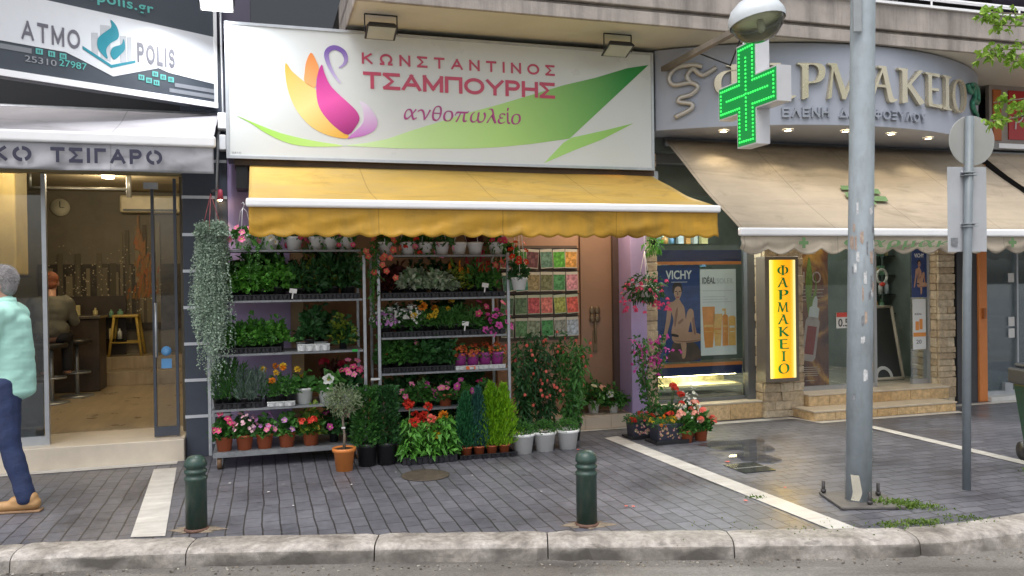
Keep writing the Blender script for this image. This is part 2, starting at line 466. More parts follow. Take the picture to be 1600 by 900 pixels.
grey_metal = P('galvanised_steel', (.42, .44, .46), .4, .15, 20, metal=.7)
dark_metal = P('black_metal', (.02, .02, .022), .4, .1)
alu = P('brushed_aluminium', (.5, .52, .54), .35, .08, 10, metal=.6)

# ground sheets
m = MB(); m.quad((-150, -150, -.105), (150, -150, -.105), (150, 150, -.105), (-150, 150, -.105))
tag(m.build('road', asphalt_mat()), kind='structure')
KERB = [(-40, -7), (-12, 3.1), (-6, 4.62), (-3.22, 5.07), (-2.22, 5.17), (-1.16, 5.2), (0, 5.2), (1, 5.18), (2.0, 5.165), (2.45, 5.18), (2.75, 5.23), (3.37, 5.44), (4.4, 5.9), (6, 6.6), (9, 7.7), (40, 18)]
KC = bez(KERB, 8, False)
def kerb_frame():
    out = []
    for i, p in enumerate(KC):
        a = Vector(KC[max(0, i-1)]); b = Vector(KC[min(len(KC)-1, i+1)])
        t = (b-a).normalized(); out.append((Vector(p), Vector((t.y, -t.x)), t))
    return out
KF = kerb_frame()
m = MB()
far = [(40, 60), (-40, 60)]
loop = [(p.x, p.y, 0) for p, n, t in KF]+[(x, y, 0) for x, y in far]
Minv = Matrix.Rotation(-YAW, 4, 'Z') @ Matrix.Translation(-A0)
m.add([Minv @ Vector(q) for q in loop], [tuple(range(len(loop)))])
pv = m.build('pavement', paver_mat()); pv.location = A0; pv.rotation_euler = (0, 0, YAW); tag(pv, kind='structure')
# kerb stones with their joints
m = MB()
prof = [(-.01, -.2), (-.01, .006), (.11, .008), (.165, .003), (.195, -.008), (.212, -.028), (.24, -.2)]
acc = 0; start = 0; joints = []
fine = []
for i in range(len(KF)-1):
    a, na, ta = KF[i]; b, nb, tb = KF[i+1]
    n = max(1, int((b-a).length/.05))
    for k in range(n):
        f = k/n; fine.append((a.lerp(b, f), na.lerp(nb, f).normalized()))
cum = 0; nxt = .55; row = []; rnd = random.Random(5)
def flush(row):
    if len(row) < 2: return
    vs, fs = [], []
    k = len(prof)
    for j, (p, n) in enumerate(row):
        e = 1 if j in (0, len(row)-1) else 0
        for w, z in prof:
            brk = max(0, 1-abs(p.x-.36)/.55) if p.y < 6 else 0
            jit = noise.noise((p.x*5, p.y*5, z*9+w*7))*(.011+.02*brk)+noise.noise((p.x*17, p.y*17, z*20))*(.007+.022*brk)-.012*brk*(1 if w > .12 else 0)
            w2 = w-(.02 if e and w > .1 else 0)+jit*(1 if w > .15 else .2); z2 = z-(.008 if e and z > -.1 else 0)+jit*.5*(1 if z > -.1 else 0)
            q = p+n*w2; vs.append((q.x, q.y, z2))
    for j in range(len(row)-1):
        for c in range(k-1):
            fs.append((j*k+c, j*k+c+1, (j+1)*k+c+1, (j+1)*k+c))
    fs.append(tuple(range(k))); fs.append(tuple(len(vs)-1-c for c in range(k)))
    m.add(vs, fs, 0, False)
for j, (p, n) in enumerate(fine):
    if j: cum += (p-fine[j-1][0]).length
    row.append((p, n))
    if cum > nxt:
        flush(row); row = [(p.lerp(p+(p-fine[j-1][0]), .12), n)]; nxt = cum+1.04+rnd.uniform(-.05, .05)
flush(row)
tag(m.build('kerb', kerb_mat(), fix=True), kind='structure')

def strip(name, pts, z=.005):
    m = MB(); m.add([(x, y, z) for x, y in pts], [tuple(range(len(pts)))])
    o = m.build(name, marble); o.location = A0; o.rotation_euler = (0, 0, YAW); return tag(o, kind='structure')
strip('marble_band', [(-.26, -.44), (-.16, -2.49), (.05, -2.54), (-.075, -.44)])
strip('marble_band', [(3.955, -.54), (4.08, -3.84), (4.26, -3.9), (4.125, -.5)])
strip('marble_band', [(6.78, -.8), (6.74, -5.5), (6.87, -5.5), (6.9, -.8)])
strip('marble_edging', [(-9, -.27), (-.09, -.27), (-.09, -.12), (-9, -.12)], .004)
strip('marble_edging', [(3.3, -.13), (4.6, -.13), (4.6, .1), (3.3, .1)], .0045)
for q in ([(4.62, -.27), (6.4, -.27), (6.42, -.15), (4.62, -.15)], [(6.4, -.27), (6.5, -.62), (6.55, -.5), (6.42, -.15)], [(6.5, -.62), (8.45, -.62), (8.5, -.5), (6.55, -.5)], [(8.45, -.62), (8.6, -.24), (8.68, -.12), (8.5, -.5)], [(8.6, -.24), (12, -.24), (12, -.105), (8.68, -.12)]):
    strip('marble_edging', q, .004)

# ================================================================ APARTMENT BUILDING
purple_dark = P('dark_purple_render', (.07, .06, .095), .6, .1)
ab = thing('apartment_building', 'apartment block above the shops with weathered concrete balcony and white railing', 'building', (1.47, 0, 3.93))
m = MB(); m.box(-9, 14, .62, .9, 2.95, 9); m.build('upper_wall', purple_dark, ab)
m = MB(); m.box(.3, 1.47, -.02, .62, 3.86, 4.03); m.box(.3, .6, -.02, .62, 4.03, 5); m.build('window_surround', purple_dark, ab)
m = MB(); m.box(.6, 1.47, .2, .24, 4.03, 5.2); m.build('window', GLASS('dark_window', (.25, .3, .32), 2), ab)
m = MB(); m.box(.6, 1.47, .0, .2, 4.03, 4.07); m.build('window_sill', P('grey_sill', (.3, .3, .27), .6), ab)
m = MB(); m.box(-9, 14, .3, .62, 2.96, 3.86); m.build('shopfront_beam', purple_dark, ab)
m = MB(); m.box(1.47, 14, -1.19, .62, 4.0, 4.13, 0); m.add([], [])
sl = m.build('balcony_slab', [soffit_m], ab)
m = MB(); m.box(1.45, 14, -1.235, -1.19, 3.985, 4.105); m.box(1.45, 1.47, -1.19, .6, 3.985, 4.2); m.build('drip_edge', concrete, ab, .006)
m = MB(); m.box(1.45, 14, -1.2, -1.12, 4.105, 4.14); m.box(1.45, 14, -1.25, -1.12, 4.14, 4.40); m.box(1.45, 1.6, -1.12, .6, 4.14, 4.4); m.build('balcony_parapet', concrete, ab, .008)
m = MB(); m.box(1.44, 14, -1.28, -1.09, 4.40, 4.425); rl = m.build('balcony_railing', white_metal, ab)
m = MB(); m.tube([(1.5, -1.18, 4.53), (14, -1.18, 4.53)], .022); m.build('handrail', white_metal, rl)
for s in [x*1.2+1.5 for x in range(11)]:
    m = MB(); m.tube([(s, -1.18, 4.42), (s, -1.18, 4.53)], .012, 6); m.build('baluster', white_metal, rl)
m = MB()
for i in range(40): m.box(6.2, 8.25, .56-.0, .6, 4.1+i*.05, 4.145+i*.05)
m.build('roller_shutter', P('white_shutter', (.7, .72, .76), .5, .04), ab)
m = MB(); m.box(8.3, 8.42, .5, .6, 4.1, 6); m.box(8.5, 8.6, .5, .6, 4.1, 6); m.build('shutter_frame', white_metal, ab)
m = MB(); m.box(8.8, 10.2, .55, .6, 4.1, 6); m.build('balcony_door', P('dark_door', (.06, .055, .06), .4), ab)
m = MB(); m.quad((6.5, .5, 5.6), (13, .5, 5.6), (13, -1.15, 4.92), (6.5, -1.15, 4.92)); m.build('balcony_awning', P('slate_blue_fabric', (.06, .075, .13), .8), ab)
m = MB(); m.box(9.5, 13.5, -1.1, -1.06, 4.42, 4.53); m.build('railing_panel', P('grey_panel', (.33, .33, .34), .6), ab)

# ================================================================ VAPE SHOP
slate = P('slate_blue_cladding', (.055, .066, .09), .5, .12, 4)
cream_stone = P('cream_stone_step', (.62, .54, .43), .5, .12, 3, .1)
vs_ = thing('vape_shop', 'shop with dark slate pilaster, glass front and warm lit wooden interior', 'shop', (-.7, 0, 0))
m = MB(); m.box(-.03, .37, .0, .3, .0, 3.9); pl = m.build('pilaster', slate, vs_, .006)
for z in (2.77, 2.43, 2.08, 1.74, 1.4, 1.06, .72, .38):
    m = MB(); m.box(-.034, .366, -.008, .01, z-.014, z+.014); m.build('trim_strip', P('silver_trim', (.62, .64, .68), .35, .05, metal=.3), pl)
m = MB(); m.add([(-9, -.1, 0), (-.035, -.1, 0), (-.035, .6, 0), (-9, .6, 0), (-9, -.1, .0), (-.035, -.1, .205), (-.035, .6, .205), (-9, .6, .2), (-1.5, -.1, 0), (-1.5, -.1, .1)],
      [(5, 6, 2, 1)], 0)
m = MB(); m.box(-9, -.035, -.14, .62, -.02, .2); m.build('step', cream_stone, vs_, .008)
floor_m = P('oak_plank_floor', (.46, .37, .25), .3, .2, 3, streak=(12, .8, 1), streakcol=(.28, .21, .13), streakamt=.7)
m = MB(); m.box(-4, -.04, .62, 6.2, .1, .204); m.build('floor', floor_m, vs_)
wallbrown = P('brown_wall', (.19, .165, .12), .6, .15)
m = MB(); m.box(-4, -.04, 5.5, 5.6, .2, 3.6); m.build('back_wall', wallbrown, vs_)
m = MB(); m.box(-.08, -.04, .3, 5.5, .2, 3.6); m.box(-4.1, -4, 0, 5.5, .2, 3.6); m.build('side_wall', wallbrown, vs_)
m = MB(); m.box(-4, -.08, .05, 5.5, 3.05, 3.15); m.build('ceiling', P('beige_ceiling', (.5, .42, .28), .6), vs_)
m = MB(); m.box(-9, -.04, .1, .3, 2.95, 4.6); m.build('shaded_lintel', P('painted_lintel_shade', (.022, .024, .028), .6), vs_)  # wall section coloured near black to stand for the shadow above the awning
m = MB(); m.box(-4, -.04, -.02, .1, 2.63, 2.95); m.build('lintel', P('olive_fascia', (.3, .26, .15), .5), vs_)
m = MB(); m.box(-4, -.08, 4.5, 5.5, .204, .4); m.box(-4, -.08, 4.95, 5.5, .4, .58); m.build('platform_steps', floor_m, vs_, .006)
gl = GLASS('shop_glass', (.82, .84, .84), 1.5)
m = MB(); m.box(-4, -1.2, .02, .032, .28, 2.62); wp = m.build('window_pane', gl, vs_)
m = MB(); m.box(-1.2, -1.165, .0, .05, .2, 2.62); m.box(-4, -1.2, .0, .05, .2, .28); m.build('frame', alu, wp)
m = MB(); m.box(-4, -1.22, .04, .06, .28, .75); m.build('kick_panel', P('frosted_lower_panel', (.18, .19, .2), .4), wp)
# open glass door, swung inwards beside the pilaster
m = MB(); m.quad((-.28, .04, .23), (-.1, .02, .23), (-.1, .02, 2.55), (-.28, .04, 2.55)); dr = m.build('door', gl, vs_)
m = MB(); m.box(-.305, -.28, .02, .06, .21, 2.55); m.box(-.11, -.085, .0, .04, .21, 2.6); m.box(-.28, -.11, .015, .045, .21, .3); m.build('frame', P('dark_door_frame', (.06, .07, .09), .4), dr)
m = MB(); m.tube([(-.27, -.03, .95), (-.27, -.03, 1.45)], .012, 8); m.tube([(-.27, -.03, .98), (-.27, .04, .98)], .008, 6); m.tube([(-.27, -.03, 1.42), (-.27, .04, 1.42)], .008, 6); m.build('handle', alu, dr)
m = MB(); m.box(-.36, -.24, -.0, .05, 2.5, 2.56); m.build('closer', alu, dr)
m = MB(); m.lathe([(.0, 0), (.045, 0), (.045, .004), (0, .004)], (0, 0, 0), 20); 
st = MB()
for x, y, z in m.v: st.v.append((-.19+x, .022-z, 1.0+y))
st.f, st.m, st.sm = m.f, m.m, m.sm
st.box(-.235, -.145, .018, .024, .84, .93); st.build('door_sticker', P('blue_sticker', (.12, .33, .62), .4), dr)
# mural of a night skyline on the back wall
mural = thing('wall_mural', 'dark mural of a city skyline with orange flame on the vape shop back wall', 'mural', (-1.6, 5.45, 1.1))
m = MB(); m.box(-2.5, -.2, 5.46, 5.49, .95, 1.95); m.build('panel', P('mural_ground', (.05, .04, .028), .5, .7, 7), mural)
rnd = random.Random(3)
m = MB()
for i in range(34):
    x = rnd.uniform(-2.48, -.85); w = rnd.uniform(.03, .09); h = rnd.uniform(.15, .8)*(1.0 if x < -1.4 else 1.4)
    m.box(x, min(-.76, x+w), 5.452-i*.0002, 5.459, 1.05, min(2.6, 1.25+h*1.2))
m.build('towers', LEAF('mural_towers', [(.03, .026, .018), (.26, .22, .14), (.07, .055, .04), (.42, .36, .25)], .6, 0), mural)
m = MB()
for i in range(260):
    x = rnd.uniform(-2.45, -.8); z = rnd.triangular(1.1, 2.3, 1.5); w = rnd.uniform(.006, .02)
    m.box(x, x+w, 5.441, 5.444, z, z+w*rnd.uniform(.5, 1.6))
m.build('window_lights', LEAF('mural_lights', [(.75, .65, .42), (.42, .35, .22), (.85, .8, .6)], .6, 0), mural)
m = MB()
for k in range(150):
    f = rnd.random()**1.4; z = 1.4+1.15*f; x = -1.08+rnd.gauss(0, 1)*.13*(1-f)**1.1+.05*math.sin(f*5); h = rnd.uniform(.06, .2); w = rnd.uniform(.008, .022)
    m.plate([(x-w, z), (x+w, z), (x+w*.6+.01, z+h*.6), (x+.02, z+h), (x-w*.3, z+h*.5)], 5.436-k*.00002, .0005)
m.build('flame', LEAF('mural_flame', [(.12, .03, .01), (.36, .10, .02), (.28, .15, .04), (.08, .05, .02)], .5, 0), mural)
# things inside
def ac_unit():
    t = thing('air_conditioner', 'long cream air conditioner high on the vape shop wall', 'air conditioner', (-.95, 5.5, 2.93))
    m = MB(); m.box(-1.35, -.5, 5.25, 5.49, 2.72, 2.98); m.build('case', P('cream_plastic', (.75, .66, .45), .4), t, .03)
    m = MB(); m.box(-1.3, -.55, 5.235, 5.26, 2.74, 2.77); m.build('louvre', dark_metal, t)
ac_unit()
t = thing('wall_clock', 'round pale clock high on the brown vape shop back wall', 'clock', (-2.19, 5.5, 2.8))
m = MB(); m.lathe([(0, 0), (.13, 0), (.13, .03), (0, .03)], (0, 0, 0), 24); m2 = MB(); m2.v = [(-2.19+x, 5.49-z, 2.8+y) for x, y, z in m.v]; m2.f, m2.m, m2.sm = m.f, m.m, m.sm
m2.build('dial', P('pale_dial', (.6, .58, .45), .4), t)
m = MB(); m.box(-2.195, -2.185, 5.452, 5.458, 2.8, 2.89); m.box(-2.19, -2.13, 5.448, 5.452, 2.795, 2.803); m.build('hands', dark_metal, t)
t = thing('display_column', 'tall tan display column hanging behind the left shop window', 'column', (-2.25, 2.2, 1.8))
m = MB(); m.box(-2.8, -1.93, 2.1, 2.6, 1.75, 3.04); m.build('body', P('tan_board', (.62, .47, .2), .5), t, .02)
m = MB(); m.box(-2.82, -1.91, 2.08, 2.62, 1.72, 1.75); m.build('base_trim', dark_metal, t)
t = thing('shop_counter', 'dark wooden counter behind the left window of the vape shop', 'counter', (-2.2, 3.2, .204))
m = MB(); m.box(-3.6, -2.1, 2.3, 2.8, .21, 1.15); m.build('body', P('dark_walnut', (.06, .042, .03), .4, .3), t, .01)
m = MB(); m.box(-3.62, -2.08, 2.27, 2.83, 1.15, 1.19); m.build('top', P('counter_top', (.1, .085, .07), .2), t, .006)
t = thing('bar_counter', 'dark wooden bar counter before the mural inside the vape shop', 'counter', (-1.86, 3.9, .204))
m = MB(); m.box(-2.3, -1.42, 3.9, 4.4, .21, 1.18); m.build('body', P('dark_walnut', (.06, .042, .03), .4, .3), t, .01)
m = MB(); m.box(-2.32, -1.4, 3.87, 4.42, 1.18, 1.22); m.build('top', P('counter_top', (.1, .085, .07), .2), t, .006)
def stool(at, lab, metal, seat, h, kind):
    t = thing('bar_stool', lab, 'stool', at); ORG[t.name] = Vector((0, 0, 0))
    if kind == 'pole':
        m = MB(); m.lathe([(0, 0), (.2, 0), (.2, .015), (.03, .03), (0, .03)], n=20); m.build('base', metal, t)
        m = MB(); m.tube([(0, 0, .03), (0, 0, h-.04)], .025, 10); m.build('pole', metal, t)
        m = MB(); m.lathe([(0, h-.05), (.17, h-.05), (.19, h-.02), (.18, h+.01), (0, h+.015)], n=20); m.build('seat', seat, t)
        m = MB(); m.lathe([(.15, .3), (.165, .3), (.165, .32), (.15, .32), (.15, .3)], n=20, cap=False); m.build('foot_ring', metal, t)
    else:
        for sx in (-1, 1):
            for sy in (-1, 1):
                m = MB(); m.tube([(sx*.22, sy*.2, 0), (sx*.15, sy*.14, h-.02)], .022, 6); m.build('leg', seat, t)
        m = MB(); m.box(-.18, .18, -.17, .17, h-.03, h+.01); m.build('seat', seat, t, .015)
        for sy in (-1, 1):
            m = MB(); m.tube([(-.2, sy*.185, .2), (.2, sy*.185, .2)], .014, 6); m.build('stretcher', seat, t)
stool((-1.62, 3.5, .204), 'dark round bar stool on a steel pole in the vape shop', grey_metal, P('black_leather', (.025, .022, .02), .4), .72, 'pole')
stool((-1.27, 5.2, .58), 'yellow metal stool on the raised platform of the vape shop', grey_metal, P('yellow_paint', (.55, .38, .08), .4), .6, 'four')
for i, (x, y) in enumerate(((-1.9, 1.6), (-.6, 1.9), (-1.2, 3.4))):
    t = thing('ceiling_lamp', ['left warm ceiling lamp inside the vape shop', 'warm ceiling lamp near the air conditioner of the vape shop', 'warm ceiling lamp at the back of the vape shop'][i], 'lamp', (x, y, 3.05), group='ceiling lamps in the vape shop')
    m = MB(); m.lathe([(0, 3.0), (.07, 3.0), (.08, 3.05), (0, 3.05)], (x, y, 0), 16); m.build('diffuser', EM('warm_lamp', (1, .85, .5), 12), t)
    lightobj('lamp_or_fill_glow', 'POINT', (x, y, 2.9), 13, (1, .83, .56), .12, t)
t = thing('curtain_rail', 'pale horizontal rail under the vape shop ceiling', 'rail', (-1.4, 2.2, 2.75))
m = MB(); m.tube([(-2.0, 3.0, 2.82), (-.9, 3.0, 2.82)], .018, 8); m.build('bar', alu, t)
m = MB(); m.tube([(-.9, 3.0, 2.72), (-.9, 3.0, 3.05)], .03, 8); m.tube([(-2.0, 3.0, 2.82), (-2.0, 3.0, 3.05)], .02, 8); m.build('bracket', alu, t)

# ================================================================ FLOWER SHOP
lilac_paint = P('lilac_paint', (.40, .31, .52), .6, .06)
brown_in = P('brown_panel', (.36, .21, .13), .5, .1, 2)
tile_b = P('beige_floor_tile', (.5, .38, .24), .25, .12, 4)
fs_ = thing('flower_shop', 'flower shop front with lilac pillars and brown lit interior', 'shop', (2.4, 0, 0))
m = MB(); m.box(.37, .93, .0, .3, 0, 3.9); m.build('pillar', lilac_paint, fs_, .006)
m = MB(); m.box(4.5, 4.69, -.06, .3, 0, 3.9); m.build('pillar', lilac_paint, fs_, .006)
m = MB(); m.box(.93, 1.05, .03, .2, .15, 2.9); m.build('door_post', P('tan_post', (.45, .3, .16), .5), fs_)
m = MB(); m.box(.93, 4.5, -.06, .5, -.02, .15); m.build('step', P('beige_step_tile', (.52, .43, .33), .4, .1, 3), fs_, .005)
m = MB()
for i in range(12): m.box(.95+i*.3, 1.243+i*.3, -.066, -.058, .012, .13)
m.build('step_tiles', LEAF('step_tile_faces', [(.5, .41, .31), (.55, .46, .36), (.46, .38, .29)], .4, 0), fs_)
m = MB(); m.box(.93, 4.5, .5, 3.2, .05, .152); m.build('floor', tile_b, fs_)
m = MB(); m.box(.93, 4.6, 3.1, 3.2, .15, 3.2); m.build('back_wall', P('warm_back_wall', (.14, .10, .07), .6, .4, 2), fs_)
m = MB(); m.box(.85, .93, .3, 3.2, .15, 3.2); m.box(4.5, 4.6, .3, 3.2, .15, 3.2); m.build('side_wall', brown_in, fs_)
m = MB(); m.box(.85, 4.6, .1, 3.2, 2.95, 3.05); m.build('ceiling', P('shop_ceiling', (.4, .34, .28), .6), fs_)
m = MB(); m.box(.93, 4.5, -.0, .1, 2.6, 3.9); m.build('fascia', purple_dark, fs_)
m = MB(); m.box(3.1, 4.06, .34, .4, .15, 2.95); m.build('partition', brown_in, fs_)
dbrown = P('dark_brown_door', (.27, .165, .105), .35, .1, 2)
m = MB(); m.box(4.06, 4.46, .3, .34, .16, 2.9); dr = m.build('door', dbrown, fs_)
m = MB(); m.box(4.43, 4.5, .25, .36, .16, 2.9); m.build('frame', P('door_frame_brown', (.09, .06, .05), .4), dr)
brass = P('aged_brass', (.2, .15, .09), .4, .2, metal=.6)
m = MB()
for k in range(4):
    a = k*PI/2+PI/4
    m.ball((4.22+.045*math.cos(a), .28, 1.22+.06*math.sin(a)), (.035, .012, .05), 8, 6)
m.tube([(4.22, .285, 1.15), (4.22, .27, 1.02), (4.22, .285, .9)], .013, 8); m.box(4.195, 4.245, .285, .3, .8, 1.05); m.build('handle', brass, dr, .004)
lamp = thing('interior_lamp', 'warm ceiling lamp inside the flower shop', 'lamp', (2.6, 1.2, 2.95))
m = MB(); m.lathe([(0, 2.88), (.1, 2.88), (.12, 2.95), (0, 2.95)], (2.6, 1.2, 0), 16); m.build('diffuser', EM('warm_lamp_dim', (1, .8, .5), 4), lamp)
lightobj('lamp_or_fill_glow', 'POINT', (2.6, 1.2, 2.7), 9, (1, .75, .5), .15, lamp)
lightobj('lamp_or_fill_glow', 'POINT', (4.15, -.35, 2.5), 19, (1, .8, .6), .15, lamp)  # added fill under the awning to brighten the doorway, no fixture here
# shelves inside seen dimly between the plants
# seed packets
sd = thing('seed_display', 'seed packet rack with four wire rails on the brown partition', 'rack', (3.62, .3, .95))
m = MB()
for z in (1.955, 1.705, 1.455, 1.205):
    m.tube([(3.12, .31, z), (4.04, .31, z)], .007, 6)
m.build('rails', dark_metal, sd)
m = MB(); m.box(3.12, 4.03, .325, .338, .95, 1.99); m.build('backboard', P('seed_backboard', (.1, .07, .05), .6), sd)
pk = [[(.35, .04, .05), (.08, .28, .04), (.16, .04, .05), (.12, .28, .2), (.1, .45, .03), (.7, .35, .06)],
      [(.03, .16, .09), (.05, .3, .2), (.35, .28, .12), (.18, .2, .08), (.06, .3, .09), (.7, .3, .36)],
      [(.06, .15, .06), (.1, .2, .08), (.6, .08, .09), (.75, .2, .16), (.4, .45, .08), (.75, .12, .08)],
      [(.2, .22, .14), (.12, .3, .1), (.25, .32, .2), (.04, .3, .06), (.3, .33, .28), (.45, .55, .65)]]
kinds = [['dark red', 'green', 'purple', 'teal', 'bright green', 'orange'], ['dark green', 'sea green', 'tan', 'olive', 'leaf green', 'pink'],
         ['deep green', 'mid green', 'crimson', 'coral', 'lime', 'scarlet'], ['khaki', 'grass green', 'pale green', 'emerald', 'sage', 'pale blue']]
rowl = ['topmost row', 'second row from the top', 'third row from the top', 'lowest row']
white_paper = P('white_paper', (.72, .71, .68), .5, .04)
for r in range(4):
    for c in range(6):
        x = 3.14+c*.148+(.004 if r % 2 else 0); z = 1.95-r*.25
        t = thing('seed_packet', f'{kinds[r][c]} seed packet hanging in the {rowl[r]} of the rack', 'seed packet', (x+.07, .3, z), group='seed packets on the rack')
        t.rotation_euler = (0, random.Random(r*31+c).uniform(-.09, .09), YAW)
        cx = [v*.72+.02 for v in pk[r][c]]
        m = MB(); m.box(x, x+.14, .296, .302, z-.21, z); m.build('envelope', P('cream_paper', (.5, .49, .42), .5) if r != 2 else P('pale_green_paper', (.4, .47, .36), .5), t)
        m = MB(); m.box(x+.004, x+.136, .2945, .296, z-.2, z-.03)
        m.build('picture', P('seed_pic_%d_%d' % (r, c), cx, .4, .6, 28), t)
        m = MB(); rr = random.Random(r*7+c)
        for k in range(7):
            qx = x+.07+rr.uniform(-.045, .045); qz = z-.12+rr.uniform(-.05, .05); q = rr.uniform(.012, .022)
            m.plate([(qx+q*math.cos(a*PI/3), qz+q*math.sin(a*PI/3)) for a in range(6)], .293-k*.0001, .001)
        m.build('vegetable_print', P('seed_veg_%d_%d' % (r, c), [min(1, v*1.35+.03) for v in cx], .4, .3, 30), t)
# ================================================================ PHARMACY
ph = thing('pharmacy', 'pharmacy with rough stone pillars, tiled steps and glass shop windows', 'shop', (6.7, 0, 0))
split = stone_mat('split_stone_cladding', (.42, .31, .19), (.54, .42, .27), (.64, .53, .37))
def stone_pillar(x0, x1, y0, y1, z0, z1, seed):
    rnd = random.Random(seed); m = MB(); z = z0
    m.box(x0+.012, x1-.012, y0+.012, y1, z0, z1)
    while z < z1-.01:
        h = min(rnd.uniform(.07, .13), z1-z); x = x0
        while x < x1-.01:
            w = rnd.uniform(.14, .34)
            if x1-x-w < .1: w = x1-x
            d = rnd.uniform(0, .022)
            b = len(m.v); m.box(x+.003, x+w-.003, y0-d, y0+.02, z+.003, z+h-.003)
            for i in range(b, b+8):
                q = m.v[i]; m.v[i] = (q[0]+rnd.uniform(-.006, .006), q[1]+rnd.uniform(-.008, .008), q[2]+rnd.uniform(-.006, .006))
            x += w
        # flank stones
        for sx, xx in ((0, x0), (1, x1)):
            b = len(m.v); d = rnd.uniform(0, .015)
            if sx: m.box(xx-.014, xx+d, y0+.02, y1, z+.003, z+h-.003)
            else: m.box(xx-d, xx+.014, y0+.02, y1, z+.003, z+h-.003)
        z += h
    return m.build('stone_pillar', split, ph, .007, 1)
stone_pillar(6.13, 6.66, -.1, .3, 0, 2.3, 1)
stone_pillar(4.7, 4.86, .03, .3, 0, 3.0, 2)
stone_pillar(8.68, 8.94, -.02, .4, 0, 2.6, 3)
tan_tile = stone_mat('tan_step_tiles', (.6, .39, .18), (.66, .45, .22), (.7, .5, .27))
tread = P('tan_tread', (.55, .46, .34), .45, .12)
def tiled(name, x0, x1, y0, y1, z0, z1, parent, n):
    m = MB(); m.box(x0+.004, x1-.004, y0+.004, y1, z0, z1-.022)
    w = (x1-x0)/n
    for i in range(n): m.box(x0+i*w+.004, x0+(i+1)*w-.004, y0-.004, y0+.003, z0+.004, z1-.024)
    o = m.build(name, tan_tile, parent, .002, 1)
    m = MB(); m.box(x0-.008, x1+.008, y0-.014, y1, z1-.02, z1); m.build('tread', tread, o, .004)
    return o
tiled('window_sill', 4.86, 6.13, -.06, .3, 0, .2, ph, 3)
tiled('lower_step', 6.5, 8.47, -.49, .1, 0, .115, ph, 7)
tiled('upper_step', 6.66, 8.68, -.18, .35, .1, .25, ph, 7)
dframe = P('grey_window_frame', (.12, .125, .13), .4, .06)
m = MB(); m.box(6.02, 6.13, .05, .16, .2, 3.0); m.box(4.86, 6.02, .1, .16, .2, .24); m.box(4.86, 6.13, .05, .16, 2.9, 3.0); wf = m.build('window_frame', dframe, ph, .004)
gph = GLASS('pharmacy_glass', (.95, .98, .97), .55)
m = MB(); m.box(4.86, 6.02, .12, .13, .24, 2.9); m.build('pane', gph, wf)
lightobj('poster_fill', 'AREA', (5.45, -.0, 2.75), 24, (.9, 1, .95), .5, wf, rot=(R(-12), 0, 0))  # added fill in front of the pane to brighten the posters
m = MB(); m.box(6.66, 7.84, .12, .13, .3, 2.6); wq = m.build('window_pane', gph, ph)
lightobj('poster_fill', 'AREA', (7.0, .02, 2.5), 16, (1, .95, .85), .5, wq, rot=(R(-12), 0, 0))  # unseen area light added so the amber poster reads brighter
m = MB(); m.box(6.66, 7.84, .09, .15, .25, .3); m.box(7.82, 7.86, .09, .15, .25, 2.6); m.box(8.42, 8.68, .12, .17, .25, .31); m.box(8.66, 8.7, .09, .2, .25, 2.6); m.build('window_frame', P('silver_frame', (.4, .4, .4), .35, .05, metal=.5), ph)
m = MB(); m.box(8.42, 8.66, .14, .15, .31, 2.6); m.build('window_pane', gph, ph)
m = MB(); m.box(4.7, 9.0, .62, .7, 2.6, 3.0); m.box(4.7, 9.0, -.1, .3, 3.0, 4.0); m.build('lintel_wall', P('grey_green_wall', (.1, .115, .105), .6), ph)
m = MB(); m.box(4.86, 9, .3, 4, .1, .255); m.build('floor', P('pharmacy_floor', (.42, .38, .3), .25, .1), ph)
m = MB(); m.box(4.6, 9, 3.9, 4, .2, 3.2); m.box(4.62, 4.7, .3, 3.9, .2, 3.2); m.box(8.95, 9.05, .3, 3.9, .2, 3.2); m.build('inner_wall', P('pharmacy_wall', (.14, .17, .155), .5, .3, 2), ph)
m = MB(); m.box(4.6, 9.05, .2, 4, 3.0, 3.1); m.build('ceiling', P('pharmacy_ceiling', (.12, .15, .14), .6), ph)
for i, (x, y) in enumerate(((5.15, .75), (5.1, 1.2), (5.9, .8), (5.9, 1.25), (7.6, 1.4), (8.2, 2.2))):
    t = thing('ceiling_spot', ['recessed lamp in the pharmacy ceiling nearest the flower shop', 'recessed lamp in the pharmacy ceiling just behind the nearest one', 'recessed ceiling lamp above the sun care poster', 'recessed ceiling lamp behind the one above the sun care poster', 'recessed ceiling lamp inside the pharmacy door', 'recessed ceiling lamp at the back of the pharmacy'][i], 'lamp', (x, y, 2.99), group='ceiling lamps in the pharmacy')
    m = MB(); m.lathe([(0, 2.975), (.09, 2.975), (.1, 2.998), (0, 2.998)], (x, y, 0), 14); m.build('diffuser', EM('pharmacy_lamp', (1, .97, .85), 9), t)
    if i in (1, 3, 4): lightobj('lamp_or_fill_glow', 'POINT', (x, y+.3, 2.8), 9, (.9, 1, .92), .15, t)
